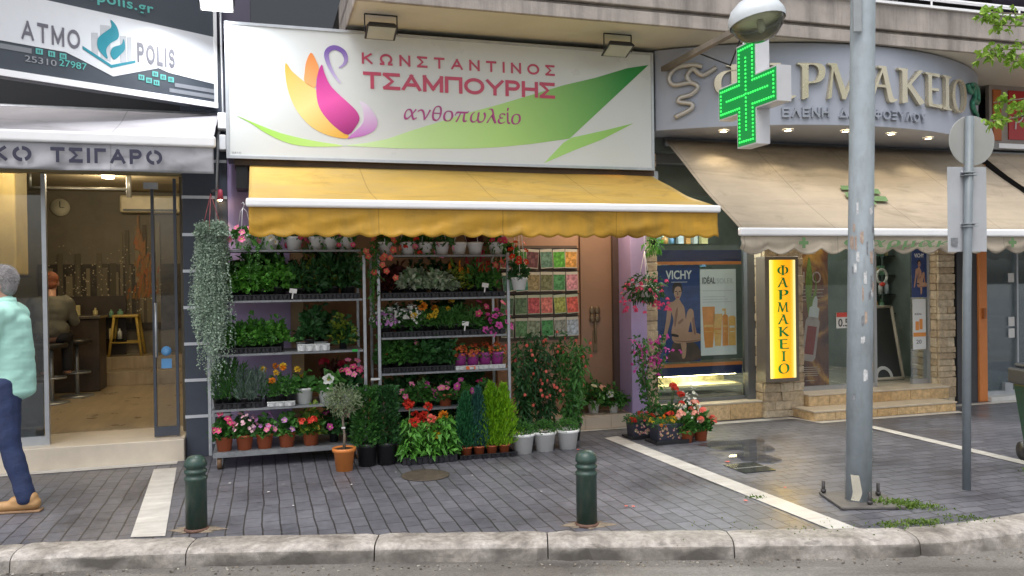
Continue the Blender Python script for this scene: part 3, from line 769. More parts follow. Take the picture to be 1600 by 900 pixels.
# shelf unit with products behind the window and by the door
def shelf_unit(at, w, rows, lab, seed, dz=.33, z0=.3):
    t = thing('product_shelf', lab, 'shelf', at)
    x0, y0, zb = at; rnd = random.Random(seed)
    for r in range(rows):
        m = MB(); m.box(x0, x0+w, y0, y0+.25, zb+z0+r*dz-.012, zb+z0+r*dz); m.build('shelf_board', GLASS('shelf_glass', (.6, .75, .7), 1.5), t)
    m = MB(); m.box(x0, x0+w, y0+.26, y0+.28, zb, zb+z0+rows*dz); m.build('back_panel', P('shelf_back', (.16, .22, .19), .5) if 'mural' not in lab else P('dark_walnut', (.06, .042, .03), .4, .3), t)
    n = int(w/.1)
    for r in range(rows):
        for k in range(n):
            if rnd.random() < .15: continue
            h = rnd.uniform(.09, .22); ww = rnd.uniform(.05, .085); x = x0+.01+k*w/n
            c = rnd.choice([(.6, .62, .6), (.15, .3, .5), (.6, .3, .1), (.2, .4, .25), (.7, .6, .3), (.05, .05, .06), (.5, .55, .6)])
            cn = {(.6, .62, .6): 'white', (.15, .3, .5): 'blue', (.6, .3, .1): 'orange', (.2, .4, .25): 'green', (.7, .6, .3): 'yellow', (.05, .05, .06): 'black', (.5, .55, .6): 'pale grey'}[c]
            m = MB(); zz = zb+z0+r*dz+.001
            if rnd.random() < .5:
                m.box(-ww/2, ww/2, -.03, .03, 0, h)
            else:
                m.lathe([(0, 0), (ww/2, 0), (ww/2, h*.7), (ww*.2, h*.8), (ww*.2, h), (0, h)], n=10)
            o = m.build('product_pack', P('pack_'+cn.replace(' ', '_'), c, .4, .1, 20))
            solo(o, f'{cn} product pack on a {lab.split(" with")[0].split(" behind")[0]}', 'product', (x+ww/2, y0+.1, zz), group=f'{cn} product packs, {lab[:30]}')
    return t
shelf_unit((5.1, .7, 1.35), .85, 3, 'upper glass shelf behind the blue display band', 4, .28, .12)
shelf_unit((8.42, .95, .95), .5, 4, 'glass shelf inside the pharmacy door', 6, .26, .15)
# bands of the window display
blue = P('navy_print', (.012, .022, .085), .4, .08); orange = P('orange_print', (.62, .2, .05), .4, .05)
t = thing('window_display', 'blue and orange window display boards above and below the sun care posters', 'display', (5.46, .16, .55))
m = MB(); m.box(4.9, 6.0, .14, .2, 1.80, 1.93); m.box(4.9, 6.0, .14, .2, .50, .6); m.build('blue_band', blue, t)
m = MB(); m.box(4.9, 6.0, .135, .2, 1.765, 1.80); m.box(4.9, 6.0, .135, .2, .6, .635); m.build('orange_trim', orange, t)
m = MB(); m.box(4.9, 6.0, .16, .6, .36, .385); m.build('base_shelf', P('lit_shelf', (.75, .68, .45), .4), t)
m = MB(); m.box(4.95, 5.95, .2, .23, .488, .5); m.build('strip_lamp', EM('shelf_lamp', (1, .85, .45), 14), t)
lightobj('lamp_or_fill_glow', 'POINT', (5.5, .33, .46), 3, (1, .85, .5), .05, t)
m = MB(); m.box(4.92, 5.98, .5, .52, .385, .5)
m.build('picture_strip', P('product_pictures', (.42, .4, .25), .4, .6, 14), t)
skin = P('printed_skin', (.5, .29, .19), .5, .12, 6); hairp = P('printed_hair', (.03, .02, .018), .5)
FACE = P('printed_shade', (.3, .15, .1), .5, .1)
def woman(parent, x0, z1, w, h, y):      # printed seated figure on a sheet whose upper left corner is (x0, z1)
    q = lambda pts, s=3: bez([(x0+(a-30)/250*w, z1-(b-85)/535*h) for a, b in pts], s)
    m = MB()
    m.plate(q([(95, 295), (125, 285), (140, 272), (158, 272), (168, 288), (188, 320), (195, 380), (202, 440), (195, 470), (120, 475), (113, 440), (124, 390), (112, 340)]), y, .0004)
    m.plate(q([(118, 470), (200, 455), (285, 472), (282, 506), (200, 515), (130, 513)]), y-.0005, .0004)
    m.plate(q([(178, 452), (195, 390), (205, 345), (222, 327), (240, 340), (246, 400), (257, 470), (236, 470), (226, 400), (216, 424), (205, 462)]), y-.001, .0004)
    m.plate(q([(92, 300), (112, 298), (108, 380), (90, 450), (76, 512), (60, 508), (72, 440), (84, 370)]), y-.0012, .0004)
    m.plate(q([(165, 512), (195, 514), (196, 560), (188, 598), (172, 598), (170, 550)]), y-.0012, .0004)
    m.plate(q([(148, 196), (168, 210), (172, 240), (162, 268), (150, 278), (138, 268), (128, 240), (131, 210)]), y-.0018, .0004)
    m.build('printed_figure', skin, parent)
    m = MB()
    m.plate(q([(150, 180), (172, 190), (179, 225), (172, 232), (166, 208), (148, 203), (134, 214), (128, 240), (120, 232), (120, 200), (132, 184)]), y-.0024, .0004)
    for a, b, c, d in ((134, 228, 146, 233), (156, 228, 168, 233), (148, 234, 152, 250)): m.plate(q([(a, b), (c, b), (c, d), (a, d)], 1), y-.0024, .0004)
    m.plate(q([(112, 462), (150, 470), (150, 482), (116, 476)], 2), y-.0024, .0004)
    m.build('printed_hair', hairp, parent)
    m = MB(); m.plate(q([(140, 259), (160, 258), (156, 266), (144, 267)], 2), y-.0024, .0004); m.build('printed_lips', P('printed_lips', (.4, .1, .09), .5), parent)
    m = MB()
    for pts in ([(128, 390), (140, 330), (150, 320), (146, 370), (132, 430)], [(150, 400), (176, 380), (180, 392), (156, 412)], [(120, 500), (200, 505), (280, 500), (200, 513)], [(232, 390), (244, 380), (252, 465), (244, 468)]): m.plate(q(pts), y-.0024, .0004)
    m.build('printed_shading', FACE, parent)
wp_ = P('poster_white', (.72, .74, .74), .4, .03)
seap = P('poster_sea_blue', (.018, .045, .17), .4, .25, 12, streak=(1, 1, 14), streakcol=(.05, .1, .28), streakamt=.5)
t = thing('sun_care_poster', 'blue poster with a seated woman in the pharmacy window', 'poster', (5.2, .13, .66))
m = MB(); m.box(4.915, 5.46, .148, .152, .66, 1.76); m.build('sheet', seap, t)
m = MB(); m.plate(bez([(5.05, .67), (5.08, .8), (5.14, .9), (5.3, .9), (5.42, .84), (5.45, .68)], 4), .1472, .0006); m.build('printed_rock', P('printed_rock', (.1, .06, .045), .5, .3, 10), t)
woman(t, 4.915, 1.76, .545, 1.1, .1455)
text('lettering', 'VICHY', wp_, t, 5.03, 5.36, 1.6, 1.7, .147, .002, .02)
m = MB(); m.box(5.1, 5.3, .1455, .147, 1.565, 1.57); m.build('rule', wp_, t)
t = thing('product_poster', 'white poster with four orange sun care bottles in the pharmacy window', 'poster', (5.7, .13, .71))
m = MB(); m.box(5.465, 5.93, .142, .146, .72, 1.71); m.build('sheet', wp_, t)
text('lettering', 'IDÉAL', P('print_grey', (.1, .1, .11), .5), t, 5.49, 5.66, 1.545, 1.635, .1415, .001, .02)
text('lettering', 'SOLEIL', P('print_pale', (.5, .52, .53), .5), t, 5.68, 5.9, 1.545, 1.605, .1415, .001, -.0)
m = MB()
for z, w in ((1.46, .4), (1.39, .3), (1.36, .33), (1.33, .38)): m.box(5.49, 5.49+w, .1408, .1415, z, z+.006)
m.build('small_print', P('print_pale', (.5, .52, .53), .5), t)
def bottle(par, x, z, w, h, cap, c, capc):
    m = MB(); m.plate([(x, z), (x+w, z), (x+w, z+h*.8), (x+w*.7, z+h*.84), (x+w*.3, z+h*.84), (x, z+h*.8)] if cap == 'pump' else [(x+w*.12, z+h*.25), (x+w*.2, z), (x+w*.8, z), (x+w*.88, z+h*.25), (x+w, z+h), (x, z+h)], .1405, .001)
    o = m.build('printed_bottle', c, par)
    m = MB()
    if cap == 'pump': m.plate([(x+w*.38, z+h*.84), (x+w*.62, z+h*.84), (x+w*.62, z+h*.94), (x+w*.62, z+h), (x, z+h), (x, z+h*.94), (x+w*.38, z+h*.94)], .1402, .0008)
    m.box(x+w*.15, x+w*.85, .1396, .1405, z+h*.5, z+h*.56); m.box(x+w*.2, x+w*.8, .1396, .1405, z+h*.38, z+h*.4); m.build('printed_label', capc, o)
oc = P('print_orange', (.75, .3, .07), .4, .1, 20); yc = P('print_amber', (.78, .46, .14), .4, .1, 20)
bottle(t, 5.485, .81, .165, .47, 'tube', oc, yc); bottle(t, 5.625, .825, .12, .37, 'tube', yc, oc); bottle(t, 5.745, .825, .075, .43, 'pump', oc, yc); bottle(t, 5.825, .825, .095, .41, 'pump', yc, wp_)
# lit vertical sign
t = thing('vertical_light_sign', 'lit yellow vertical pharmacy sign with green letters on the stone pillar', 'sign', (6.24, -.1, .44))
m = MB(); m.box(6.02, 6.46, -.3, -.12, .43, 1.84); m.build('case', P('bronze_case', (.16, .13, .1), .45, .1), t, .008)
m, nt_, bs_ = _new('lit_yellow_face')
v_ = ocoord(nt_); 
sp_ = nt_.nodes.new('ShaderNodeSeparateXYZ'); nt_.links.new(v_, sp_.inputs[0])
mr_ = nt_.nodes.new('ShaderNodeMapRange'); mr_.inputs[1].default_value = -.15; mr_.inputs[2].default_value = .15; nt_.links.new(sp_.outputs[0], mr_.inputs[0])
c_ = ramp(nt_, mr_.outputs[0], [(0, (1, .9, .25)), (.14, (1, .68, .015)), (.5, (1, .43, .004)), (.82, (1, .38, .004)), (.93, (1, .55, .05)), (1, (1, .85, .35))])   # two tubes glow behind the acrylic, near its edges
nt_.links.new(c_, bs_.inputs['Emission Color']); nt_.links.new(c_, bs_.inputs['Base Color']); bs_.inputs['Emission Strength'].default_value = .5
lf = MB(); lf.box(6.075, 6.41, -.308, -.3, .475, 1.80); lfo = lf.build('lit_face', m, t, .003)
gcol = P('green_lettering', (.0, .36, .06), .4, .05)
for i, ch in enumerate('𝚽𝚨𝚸𝚳𝚨𝚱𝚬𝚰𝚶'):
    z1 = 1.74-i*.1375
    w = .058 if ch == '𝚰' else .14
    text('letter', ch, gcol, t, 6.245-w/2, 6.245+w/2, z1-.112, z1, -.308, .008, 0)
lightobj('sign_glow', 'AREA', (6.245, -.36, 1.1), 2.5, (1, .65, .1), .3, t, rot=(R(90), 0, PI))
# NEO poster
t = thing('serum_poster', 'dark amber poster of a dropper bottle behind the pharmacy glass', 'poster', (6.95, .16, .29))
m, nt_, bs_ = _new('amber_print')
v_ = ocoord(nt_); nn_ = nz(nt_, 2.2, 3, .5, v_, 1.5)
nt_.links.new(ramp(nt_, nn_, [(.35, (.07, .02, .018)), (.5, (.2, .07, .03)), (.66, (.7, .36, .06))]), bs_.inputs['Base Color']); bs_.inputs['Roughness'].default_value = .35
q = MB(); q.box(6.7, 7.2, .146, .15, .29, 2.1); q.build('sheet', m, t)
text('lettering', 'NEO', P('print_rose', (.5, .38, .36), .5), t, 6.76, 7.1, 1.53, 1.67, .1455, .001, 0)
m = MB(); m.plate(bez([(6.9, 1.25), (6.88, 1.5), (6.93, 1.85), (6.98, 1.6), (6.96, 1.35), (7.02, 1.5), (7.0, 1.7), (7.04, 1.5), (7.02, 1.3), (7.03, 1.15), (6.93, 1.12)], 4), .1435, .001); m.build('printed_plant', P('print_leaf', (.16, .24, .03), .5, .3, 20), t)
c15 = math.cos(.16); s15 = math.sin(.16)
rt = lambda pts: [(6.9+a*c15+b*s15, .6+b*c15-a*s15) for a, b in pts]
m = MB(); m.plate(rt([(-.1, .05), (-.07, 0), (.07, 0), (.1, .05), (.1, .48), (.07, .53), (-.07, .53), (-.1, .48)]), .1425, .001); m.build('printed_bottle', P('print_glass', (.42, .33, .3), .3, .2, 8), t)
m = MB(); m.plate(rt([(-.065, .08), (.065, .08), (.065, .42), (-.065, .42)]), .1412, .001); m.build('printed_serum', P('print_red', (.25, .03, .025), .3, .2, 8), t)
m = MB(); m.plate(rt([(-.07, .53), (.07, .53), (.07, .64), (.035, .66), (.03, .74), (.012, .78), (-.012, .78), (-.03, .74), (-.035, .66), (-.07, .64)]), .1412, .001); m.build('printed_dropper', P('print_cap', (.6, .6, .6), .4), t)
m = MB()
for z, w in ((1.88, .2), (1.45, .42), (1.41, .38), (1.37, .4), (1.33, .3), (.52, .22), (.495, .28), (.47, .3), (.445, .26), (.42, .22), (.36, .12)): m.box(6.93-w/2, 6.93+w/2, .1448, .1455, z, z+.007)
m.build('small_print', P('print_cream', (.5, .42, .33), .5), t)
# price sticker
t = thing('price_sticker', 'white and red price sticker on the pharmacy glass beside the amber poster', 'sticker', (7.42, .11, 1.02))
m = MB(); m.box(7.29, 7.49, .112, .117, .98, 1.17); m.build('sheet', white_paper, t)
m = MB(); m.box(7.29, 7.49, .109, .112, 1.115, 1.17); m.build('red_header', P('red_print', (.6, .06, .04), .4), t)
text('lettering', '0.5', hairp, t, 7.315, 7.465, 1.0, 1.095, .1118, .002, .01)
# slim poster pair and easel by the door
t = thing('small_sun_care_poster', 'small blue poster of a seated woman beside the pharmacy door', 'poster', (8.55, .13, 1.33))
m = MB(); m.box(8.43, 8.66, .13, .134, 1.33, 2.0); m.build('sheet', seap, t)
woman(t, 8.43, 1.9, .23, .55, .128); text('lettering', 'VICHY', wp_, t, 8.47, 8.62, 1.83, 1.88, .13, .002, .02)
t = thing('slim_product_poster', 'slim white poster with an orange product beside the pharmacy door', 'poster', (8.55, .13, .68))
m = MB(); m.box(8.44, 8.64, .13, .134, .68, 1.31); m.build('sheet', wp_, t)
m = MB(); m.box(8.48, 8.53, .126, .13, .92, 1.03); m.box(8.54, 8.585, .126, .13, .93, 1.06); m.box(8.445, 8.635, .126, .13, .84, .89); m.build('printed_bottles', oc, t)
text('lettering', 'IDÉAL', P('print_grey', (.1, .1, .11), .5), t, 8.47, 8.58, 1.11, 1.14, .13, .001, .01)
text('lettering', '20', P('print_grey', (.1, .1, .11), .5), t, 8.49, 8.57, .75, .8, .13, .001, .01)
t = thing('easel_board', 'dark framed easel board leaning inside the pharmacy doorway', 'board', (8.37, .5, .255))
m = MB(); m.add([(8.14, .5, .27), (8.6, .5, .27), (8.6, .7, 1.18), (8.14, .7, 1.18)], [(0, 1, 2, 3)]); m.build('panel', P('blackboard', (.03, .035, .035), .35), t)
m = MB()
for a, b in (((8.12, .495, .27), (8.12, .7, 1.2)), ((8.62, .495, .27), (8.62, .7, 1.2)), ((8.12, .7, 1.2), (8.62, .7, 1.2)), ((8.12, .495, .28), (8.62, .495, .28))): m.tube([a, b], .022, 6)
m.build('frame', P('pale_wood', (.42, .38, .3), .5), t)
m = MB(); m.plate([(8.32+.14*math.cos(a)*(1 if i < 13 else .7), .3+.14*math.sin(a)*(1 if i < 13 else .7)) for i, a in enumerate([k*PI/12 for k in range(13)]+[k*PI/12 for k in range(12, -1, -1)])], 0, .004)
m.v = [(x, 0.5+(z-.27)*.22-.012+y, z) for x, y, z in m.v]; m.build('drawn_arc', P('chalk', (.5, .5, .48), .7), t)
t = thing('wreath', 'round wreath hanging inside the pharmacy glass door', 'wreath', (8.3, .5, 1.5))
m = MB(); m.tube([(8.3+.08*math.cos(a), .5, 1.6+.09*math.sin(a)) for a in [k*PI/8 for k in range(17)]], .018, 6); m.build('ring', P('silver_twigs', (.4, .42, .38), .7, .4, 30), t)
m = MB(); m.ball((8.3, .49, 1.5), (.05, .02, .03)); m.build('bow', P('red_print', (.6, .06, .04), .4), t)

# curved sign box
PCX, PR = 6.75, 3.5
def pb(x, off, z):               # along the bowed front: x is arc position measured along the facade
    a = math.asin(max(-1, min(1, (x-PCX)/PR)))
    return (PCX+(PR+off)*math.sin(a), -1.18+PR-(PR+off)*math.cos(a), z)
ps = thing('pharmacy_sign', 'bowed pale blue pharmacy sign box with gold raised letters', 'sign', (6.75, -.3, 3.15))
m = MB(); n = 48; X0, X1 = 4.62, 8.9
xs = [X0+(X1-X0)*i/n for i in range(n+1)]
fr = [pb(x, 0, 3.15) for x in xs]; back = -.1
vs = []; fs = []
for x, y, z in fr: vs += [(x, y, 3.15), (x, y, 3.985), (x, back, 3.15), (x, back, 3.985)]
for i in range(n):
    a = i*4; b = a+4
    fs += [(a, b, b+1, a+1), (a+2, b+2, b, a), (a+1, b+1, b+3, a+3)]
fs += [(0, 1, 3, 2), (n*4, n*4+2, n*4+3, n*4+1)]
m.add(vs, fs); m.build('box', P('pale_blue_panel', (.36, .385, .45), .45, .06, 2), ps, .006)
gold = P('gold_letter', (.62, .55, .40), .28, .08, 3, metal=.75)
xx = 5.12
for ch, w in (('𝚽', .36), ('𝚨', .37), ('𝚸', .285), ('𝚳', .44), ('𝚨', .365), ('𝚱', .375), ('𝚬', .285), ('𝚰', .165), ('𝚶', .34)):
    text('letter', ch, gold, ps, xx, xx+w, 3.40, 3.77, 0, .042, 0, mp=lambda X, o, Z: pb(X, o+.004, Z))
    xx += w+.018
silver = P('silver_letter', (.36, .38, .43), .35, .08, metal=.5)
block('lettering', 'ΕΛΕΝΗ', silver, ps, 5.74, 6.22, 3.225, 3.325, 0, .025, .2, .25, mp=lambda X, o, Z: pb(X, o+.003, Z))
block('lettering', 'Δ. ΚΟΦΟΞΥΛΟΥ', silver, ps, 6.33, 7.46, 3.225, 3.325, 0, .025, .2, .25, mp=lambda X, o, Z: pb(X, o+.003, Z))
def snake(x, flip, mat, nm):
    pts = [(.30, .52), (.22, .55), (.08, .53), (.02, .42), (.06, .33), (.2, .34), (.26, .28), (.2, .2), (.11, .17), (.1, .12), (.2, .09), (.2, .03), (.06, -.06)]
    pts2 = [(.2, .34), (.17, .42), (.22, .5), (.3, .42), (.42, .5)]
    for q in (pts, pts2):
        m = MB(); m.tube([pb(x+(.45-a if flip else a), .03, 3.32+b*.86) for a, b in bez(q, 5, False)], .026, 8); m.build(nm, mat, ps)
snake(4.72, False, P('ivory_metal', (.5, .47, .42), .35, .05, metal=.4), 'snake_emblem')
snake(8.28, True, P('green_metal', (.05, .22, .14), .35, .05, metal=.4), 'snake_emblem')
for i, x in enumerate((5.31, 5.95, 6.6, 7.21, 7.84)):
    y = pb(x, -.25, 0)[1]
    t = thing('sign_downlight', ['leftmost downlight under the bowed pharmacy sign', 'downlight under the pharmacy sign just right of the green cross', 'downlight under the pharmacy sign behind the street pole', 'downlight under the pharmacy sign right of the street pole', 'rightmost downlight under the bowed pharmacy sign'][i], 'lamp', (x, y, 3.15), group='downlights under the pharmacy sign')
    m = MB(); m.lathe([(.055, 3.149), (.055, 3.135), (.035, 3.135), (.035, 3.149)], (x, y, 0), 14, cap=False); m.build('ring', white_metal, t)
    m = MB(); m.lathe([(0, 3.138), (.036, 3.138), (.036, 3.148), (0, 3.148)], (x, y, 0), 14); m.build('bulb', EM('warm_bulb', (1, .78, .42), 22), t)
    lightobj('lamp_or_fill_glow', 'SPOT', (x, y, 3.12), 3, (1, .85, .6), .04, t, rot=(0, 0, 0), spot=R(110))

# ================================================================ RIGHT-HAND SHOP
rs = thing('corner_shop', 'shop at the right edge with an orange door jamb and glass door', 'shop', (9.7, 0, 0))
m = MB(); m.box(8.98, 9.3, -.02, .3, 0, 4); m.build('wall', P('dark_grey_wall', (.055, .055, .06), .6), rs)
m = MB(); m.box(9.3, 9.43, -.05, .12, 0, 3.0); m.build('door_jamb', P('orange_paint', (.6, .2, .05), .45, .08), rs, .006)
m = MB(); m.box(9.34, 9.37, -.09, -.05, 1.05, 1.18); m.build('jamb_handle', P('orange_dark', (.3, .1, .03), .4), rs)
m = MB(); m.box(9.43, 12, .1, .112, .08, 2.6); dr = m.build('glass_door', GLASS('corner_glass', (.86, .93, .94), .9), rs)
m = MB(); m.box(10.05, 10.075, .07, .14, .06, 2.6); m.box(9.43, 12, .08, .13, .05, .1); m.build('frame', alu, dr)
m = MB(); m.box(9.82, 9.95, .05, .1, .1, .2); m.build('lock', alu, dr)
m = MB(); m.box(9.43, 12, -.1, .398, .0, .055); m.build('threshold', P('white_threshold', (.6, .6, .57), .4), rs)
m = MB(); m.box(9.3, 12, 3.5, 3.6, 0, 3); m.box(9.3, 9.4, .3, 3.5, 0, 3); m.build('inner_wall', P('teal_dim_wall', (.14, .21, .24), .5, .4, 2), rs)
m = MB(); m.box(9.43, 12, .4, 3.5, -.02, .05); m.build('floor', P('grey_floor', (.2, .22, .22), .3), rs)
m = MB(); m.box(9.3, 12, .3, 3.6, 2.9, 3); m.box(9.3, 12, -.02, .3, 2.6, 3.2); m.build('ceiling', P('dark_grey_wall', (.055, .055, .06), .6), rs)
lightobj('lamp_or_fill_glow', 'POINT', (10.6, 1.4, 2.6), 14, (.8, .95, 1), .3, rs)
for i, (x, z0, z1, c, n_) in enumerate(((9.72, 1.5, 2.1, (.1, .3, .5), 'pale blue'), (9.9, .3, 1.2, (.04, .06, .07), 'dark'))):
    t = thing('display_case', f'{n_} display behind the corner shop glass', 'display', (x, 1.5, .05))
    m = MB(); m.box(x-.1, x+.28, 1.5, 1.8, z0, z1); m.box(x-.06, x+.24, 1.52, 1.78, .05, z0); m.build('case', P('case_'+n_.replace(' ', '_'), c, .4), t, .01)
for i, (z, lab) in enumerate(((.93, 'upper white paper notice on the corner shop glass'), (.78, 'lower white paper notice on the corner shop glass'), (1.5, 'small pale sticker high on the corner shop glass'))):
    m = MB(); m.box(0, .1, 0, .004, 0, .12); solo(m.build('paper_notice', white_paper), lab, 'notice', (9.93, .09, z))
t = thing('red_shop_sign', 'red shop sign with white handwriting and an orange bar at the right edge', 'sign', (10.2, -.05, 3.3))
m = MB(); m.box(9.48, 13, -.06, .0, 3.22, 4.0); m.build('frame', P('taupe_frame', (.3, .26, .23), .5), t, .006)
m = MB(); m.box(9.78, 12.9, -.075, -.06, 3.32, 3.94); m.build('red_panel', P('red_sign_print', (.45, .022, .022), .35, .08), t)
m = MB(); m.box(9.53, 9.66, -.075, -.06, 3.3, 3.94); m.build('orange_bar', P('burnt_orange', (.45, .12, .02), .4), t)
m = MB()
for pts in ([(9.88, 3.45), (9.9, 3.6), (9.96, 3.66), (10.0, 3.6), (9.95, 3.55), (9.9, 3.54)], [(10.03, 3.55), (10.06, 3.64), (10.13, 3.62), (10.12, 3.53), (10.05, 3.51), (10.03, 3.55)], [(10.17, 3.76), (10.19, 3.6), (10.27, 3.58), (10.3, 3.76)], [(10.25, 3.74), (10.23, 3.48)]):
    m.tube([(x, -.08, z) for x, z in bez(pts, 4, False)], .011, 6)
m.build('handwriting', P('white_print', (.72, .7, .68), .5), t)
m = MB(); m.box(9.48, 13, -.2, -.06, 3.18, 3.24); m.build('lower_trim', white_metal, t)

# ================================================================ FLORIST SIGN
sg = thing('florist_sign', 'white florist light box sign with swan flower logo and pink letters', 'sign', (2.45, -.3, 2.7))
SY = -.5
m = MB(); m.box(.39, 4.57, SY+.004, -.1, 2.735, 3.94); m.build('case', P('sign_case', (.08, .075, .07), .5), sg, .004)
signface = P('sign_white_acrylic', (.63, .655, .65), .3, .03, 1.2, streak=(.6, 1, 5), streakcol=(.6, .61, .58), streakamt=.25)
m = MB(); m.box(.41, 4.55, SY, SY+.004, 2.755, 3.92); m.build('face', signface, sg)
m = MB(); m.box(.385, 4.575, SY-.01, SY+.02, 2.73, 2.756); m.box(.385, 4.575, SY-.01, SY+.02, 3.918, 3.944); m.box(.385, .412, SY-.01, SY+.02, 2.756, 3.918); m.box(4.548, 4.575, SY-.01, SY+.02, 2.756, 3.918); m.build('rim', alu, sg)
m = MB(); m.box(.45, 4.6, -.45, -.05, 2.68, 2.733); m.build('underside', P('rusty_underside', (.07, .045, .03), .7, .3), sg)
O_ = Vector((2.45, 0, 2.7))
def g2(name, c0, c1, p0, p1, cm=None): return GRAD(name, c0, c1, (p0[0]-O_.x, p0[1]-O_.z), (p1[0]-O_.x, p1[1]-O_.z), .35, cm)
def logo(name, pts, mat, lay, smooth=4):
    m = MB(); m.plate(bez(pts, smooth) if smooth else pts, SY-.0012*lay-.001, .001*lay+.0005); return m.build(name, mat, sg)
logo('green_leaf', [(1.408,2.876),(1.623,2.909),(1.823,2.956),(2.025,3.035),(2.273,3.12),(2.588,3.232),(2.911,3.33),(3.242,3.441),(3.581,3.555),(3.927,3.65),(4.283,3.77),(4.525,3.818),(4.515,3.81),(3.641,3.025),(3.482,2.998),(3.235,2.957),(2.905,2.914),(2.583,2.888),(2.269,2.878),(1.922,2.868)], g2('green_leaf_print', (.6, .8, .42), (.01, .24, .03), (1.5, 2.85), (4.3, 3.6), (.42, .68, .2)), 1, 1)
logo('green_swoosh', [(0.478,3.111),(0.64,3.046),(0.859,2.968),(1.14,2.911),(1.408,2.876),(1.196,2.859),(1.007,2.864),(0.858,2.901),(0.712,2.972),(0.603,3.044)], g2('swoosh_print', (.3, .62, .06), (.55, .78, .25), (.5, 3), (1.4, 2.9)), 1, 3)
logo('green_tip', [(4.347,3.209),(4.037,3.126),(3.665,3.036),(3.572,2.98),(3.366,2.771),(3.686,2.909),(3.989,3.027)], g2('tip_print', (.4, .68, .2), (.28, .55, .12), (3.4, 2.8), (4.3, 3.2)), 1, 0)
logo('yellow_petal', [(0.903,3.606),(0.901,3.481),(0.93,3.328),(1.002,3.168),(1.123,3.037),(1.274,2.965),(1.428,2.942),(1.452,2.978),(1.352,3.031),(1.258,3.121),(1.192,3.225),(1.17,3.36),(1.157,3.389),(1.073,3.442),(1.017,3.484),(0.952,3.542)], g2('yellow_petal_print', (.78, .38, .05), (.75, .4, .05), (.92, 3.6), (1.4, 2.95), (.85, .7, .28)), 2, 3)
logo('orange_petal', [(1.128,3.714),(1.085,3.627),(1.07,3.53),(1.069,3.442),(1.157,3.395),(1.172,3.477),(1.198,3.567),(1.17,3.652)], g2('orange_petal_print', (.75, .24, .05), (.85, .42, .16), (1.12, 3.7), (1.12, 3.4)), 2, 3)
logo('magenta_petal', [(1.223,3.611),(1.184,3.517),(1.17,3.36),(1.192,3.225),(1.258,3.121),(1.352,3.031),(1.452,2.978),(1.528,3.064),(1.558,3.134),(1.53,3.202),(1.453,3.277),(1.357,3.361),(1.291,3.435),(1.245,3.54)], g2('magenta_petal_print', (.5, .02, .25), (.3, .01, .16), (1.22, 3.6), (1.46, 3.0), (.82, .1, .42)), 3, 3)
m = MB(); m.plate([(1.365+.11*math.cos(k*PI/12), 3.29+.1*math.sin(k*PI/12)) for k in range(24)], SY-.0052, .0006); 
logo('lilac_petal', [(1.56,3.293),(1.629,3.266),(1.697,3.18),(1.725,3.102),(1.694,3.031),(1.605,2.978),(1.506,2.954),(1.444,2.942),(1.507,3.004),(1.577,3.076),(1.597,3.136),(1.589,3.225)], g2('lilac_petal_print', (.74, .66, .8), (.5, .16, .5), (1.57, 3.27), (1.6, 2.97)), 2, 3)
nk = bez([(1.388,3.451),(1.331,3.526),(1.284,3.621),(1.267,3.708),(1.296,3.758),(1.354,3.774),(1.421,3.738),(1.443,3.67),(1.419,3.62),(1.376,3.591)], 5, False)
lft, rgt = [], []
for i, q in enumerate(nk):
    a = Vector(nk[max(0, i-1)]); b = Vector(nk[min(len(nk)-1, i+1)]); tt = (b-a).normalized(); f = i/(len(nk)-1)
    w = .022*min(1, .35+2.2*f)*min(1, .25+2.6*(1-f)); nn = Vector((-tt.y, tt.x))*w
    lft.append((q[0]+nn.x, q[1]+nn.y)); rgt.append((q[0]-nn.x, q[1]-nn.y))
m = MB()
for i in range(len(nk)-1): m.quad((*[lft[i][0]], SY-.004, lft[i][1]), (rgt[i][0], SY-.004, rgt[i][1]), (rgt[i+1][0], SY-.004, rgt[i+1][1]), (lft[i+1][0], SY-.004, lft[i+1][1]))
m.build('swan_neck', g2('neck_print', (.6, .5, .75), (.17, .09, .36), (1.38, 3.45), (1.35, 3.75)), sg, fix=True)
pinkL = P('pink_lettering', (.52, .06, .12), .35, .08, 8)
block('lettering', 'ΚΩΝΣΤΑΝΤΙΝΟΣ', pinkL, sg, 1.587, 3.49, 3.642, 3.747, SY-.0025, .003, .19, .62)
block('lettering', 'ΤΣΑΜΠΟΥΡΗΣ', pinkL, sg, 1.596, 3.488, 3.415, 3.572, SY-.0025, .003, .2, .1)
text('lettering', '𝛼𝜈𝜃𝜊𝜋𝜔𝜆𝜀ί𝜊', P('plum_lettering', (.4, .05, .22), .35, .1, 8), sg, 1.972, 3.13, 3.14, 3.30, SY-.0025, .003, .004)
text('lettering', '2310', P('faint_print', (.35, .35, .36), .5), sg, .43, .51, 2.775, 2.79, SY-.0005, .001, .01)

# ================================================================ VAPE SHOP SIGN (angled out of the facade)
vsg = thing('vape_shop_sign', 'angled white and charcoal vape shop sign with teal flame logo', 'sign', (.3, -.1, 0), rz=R(29.5))
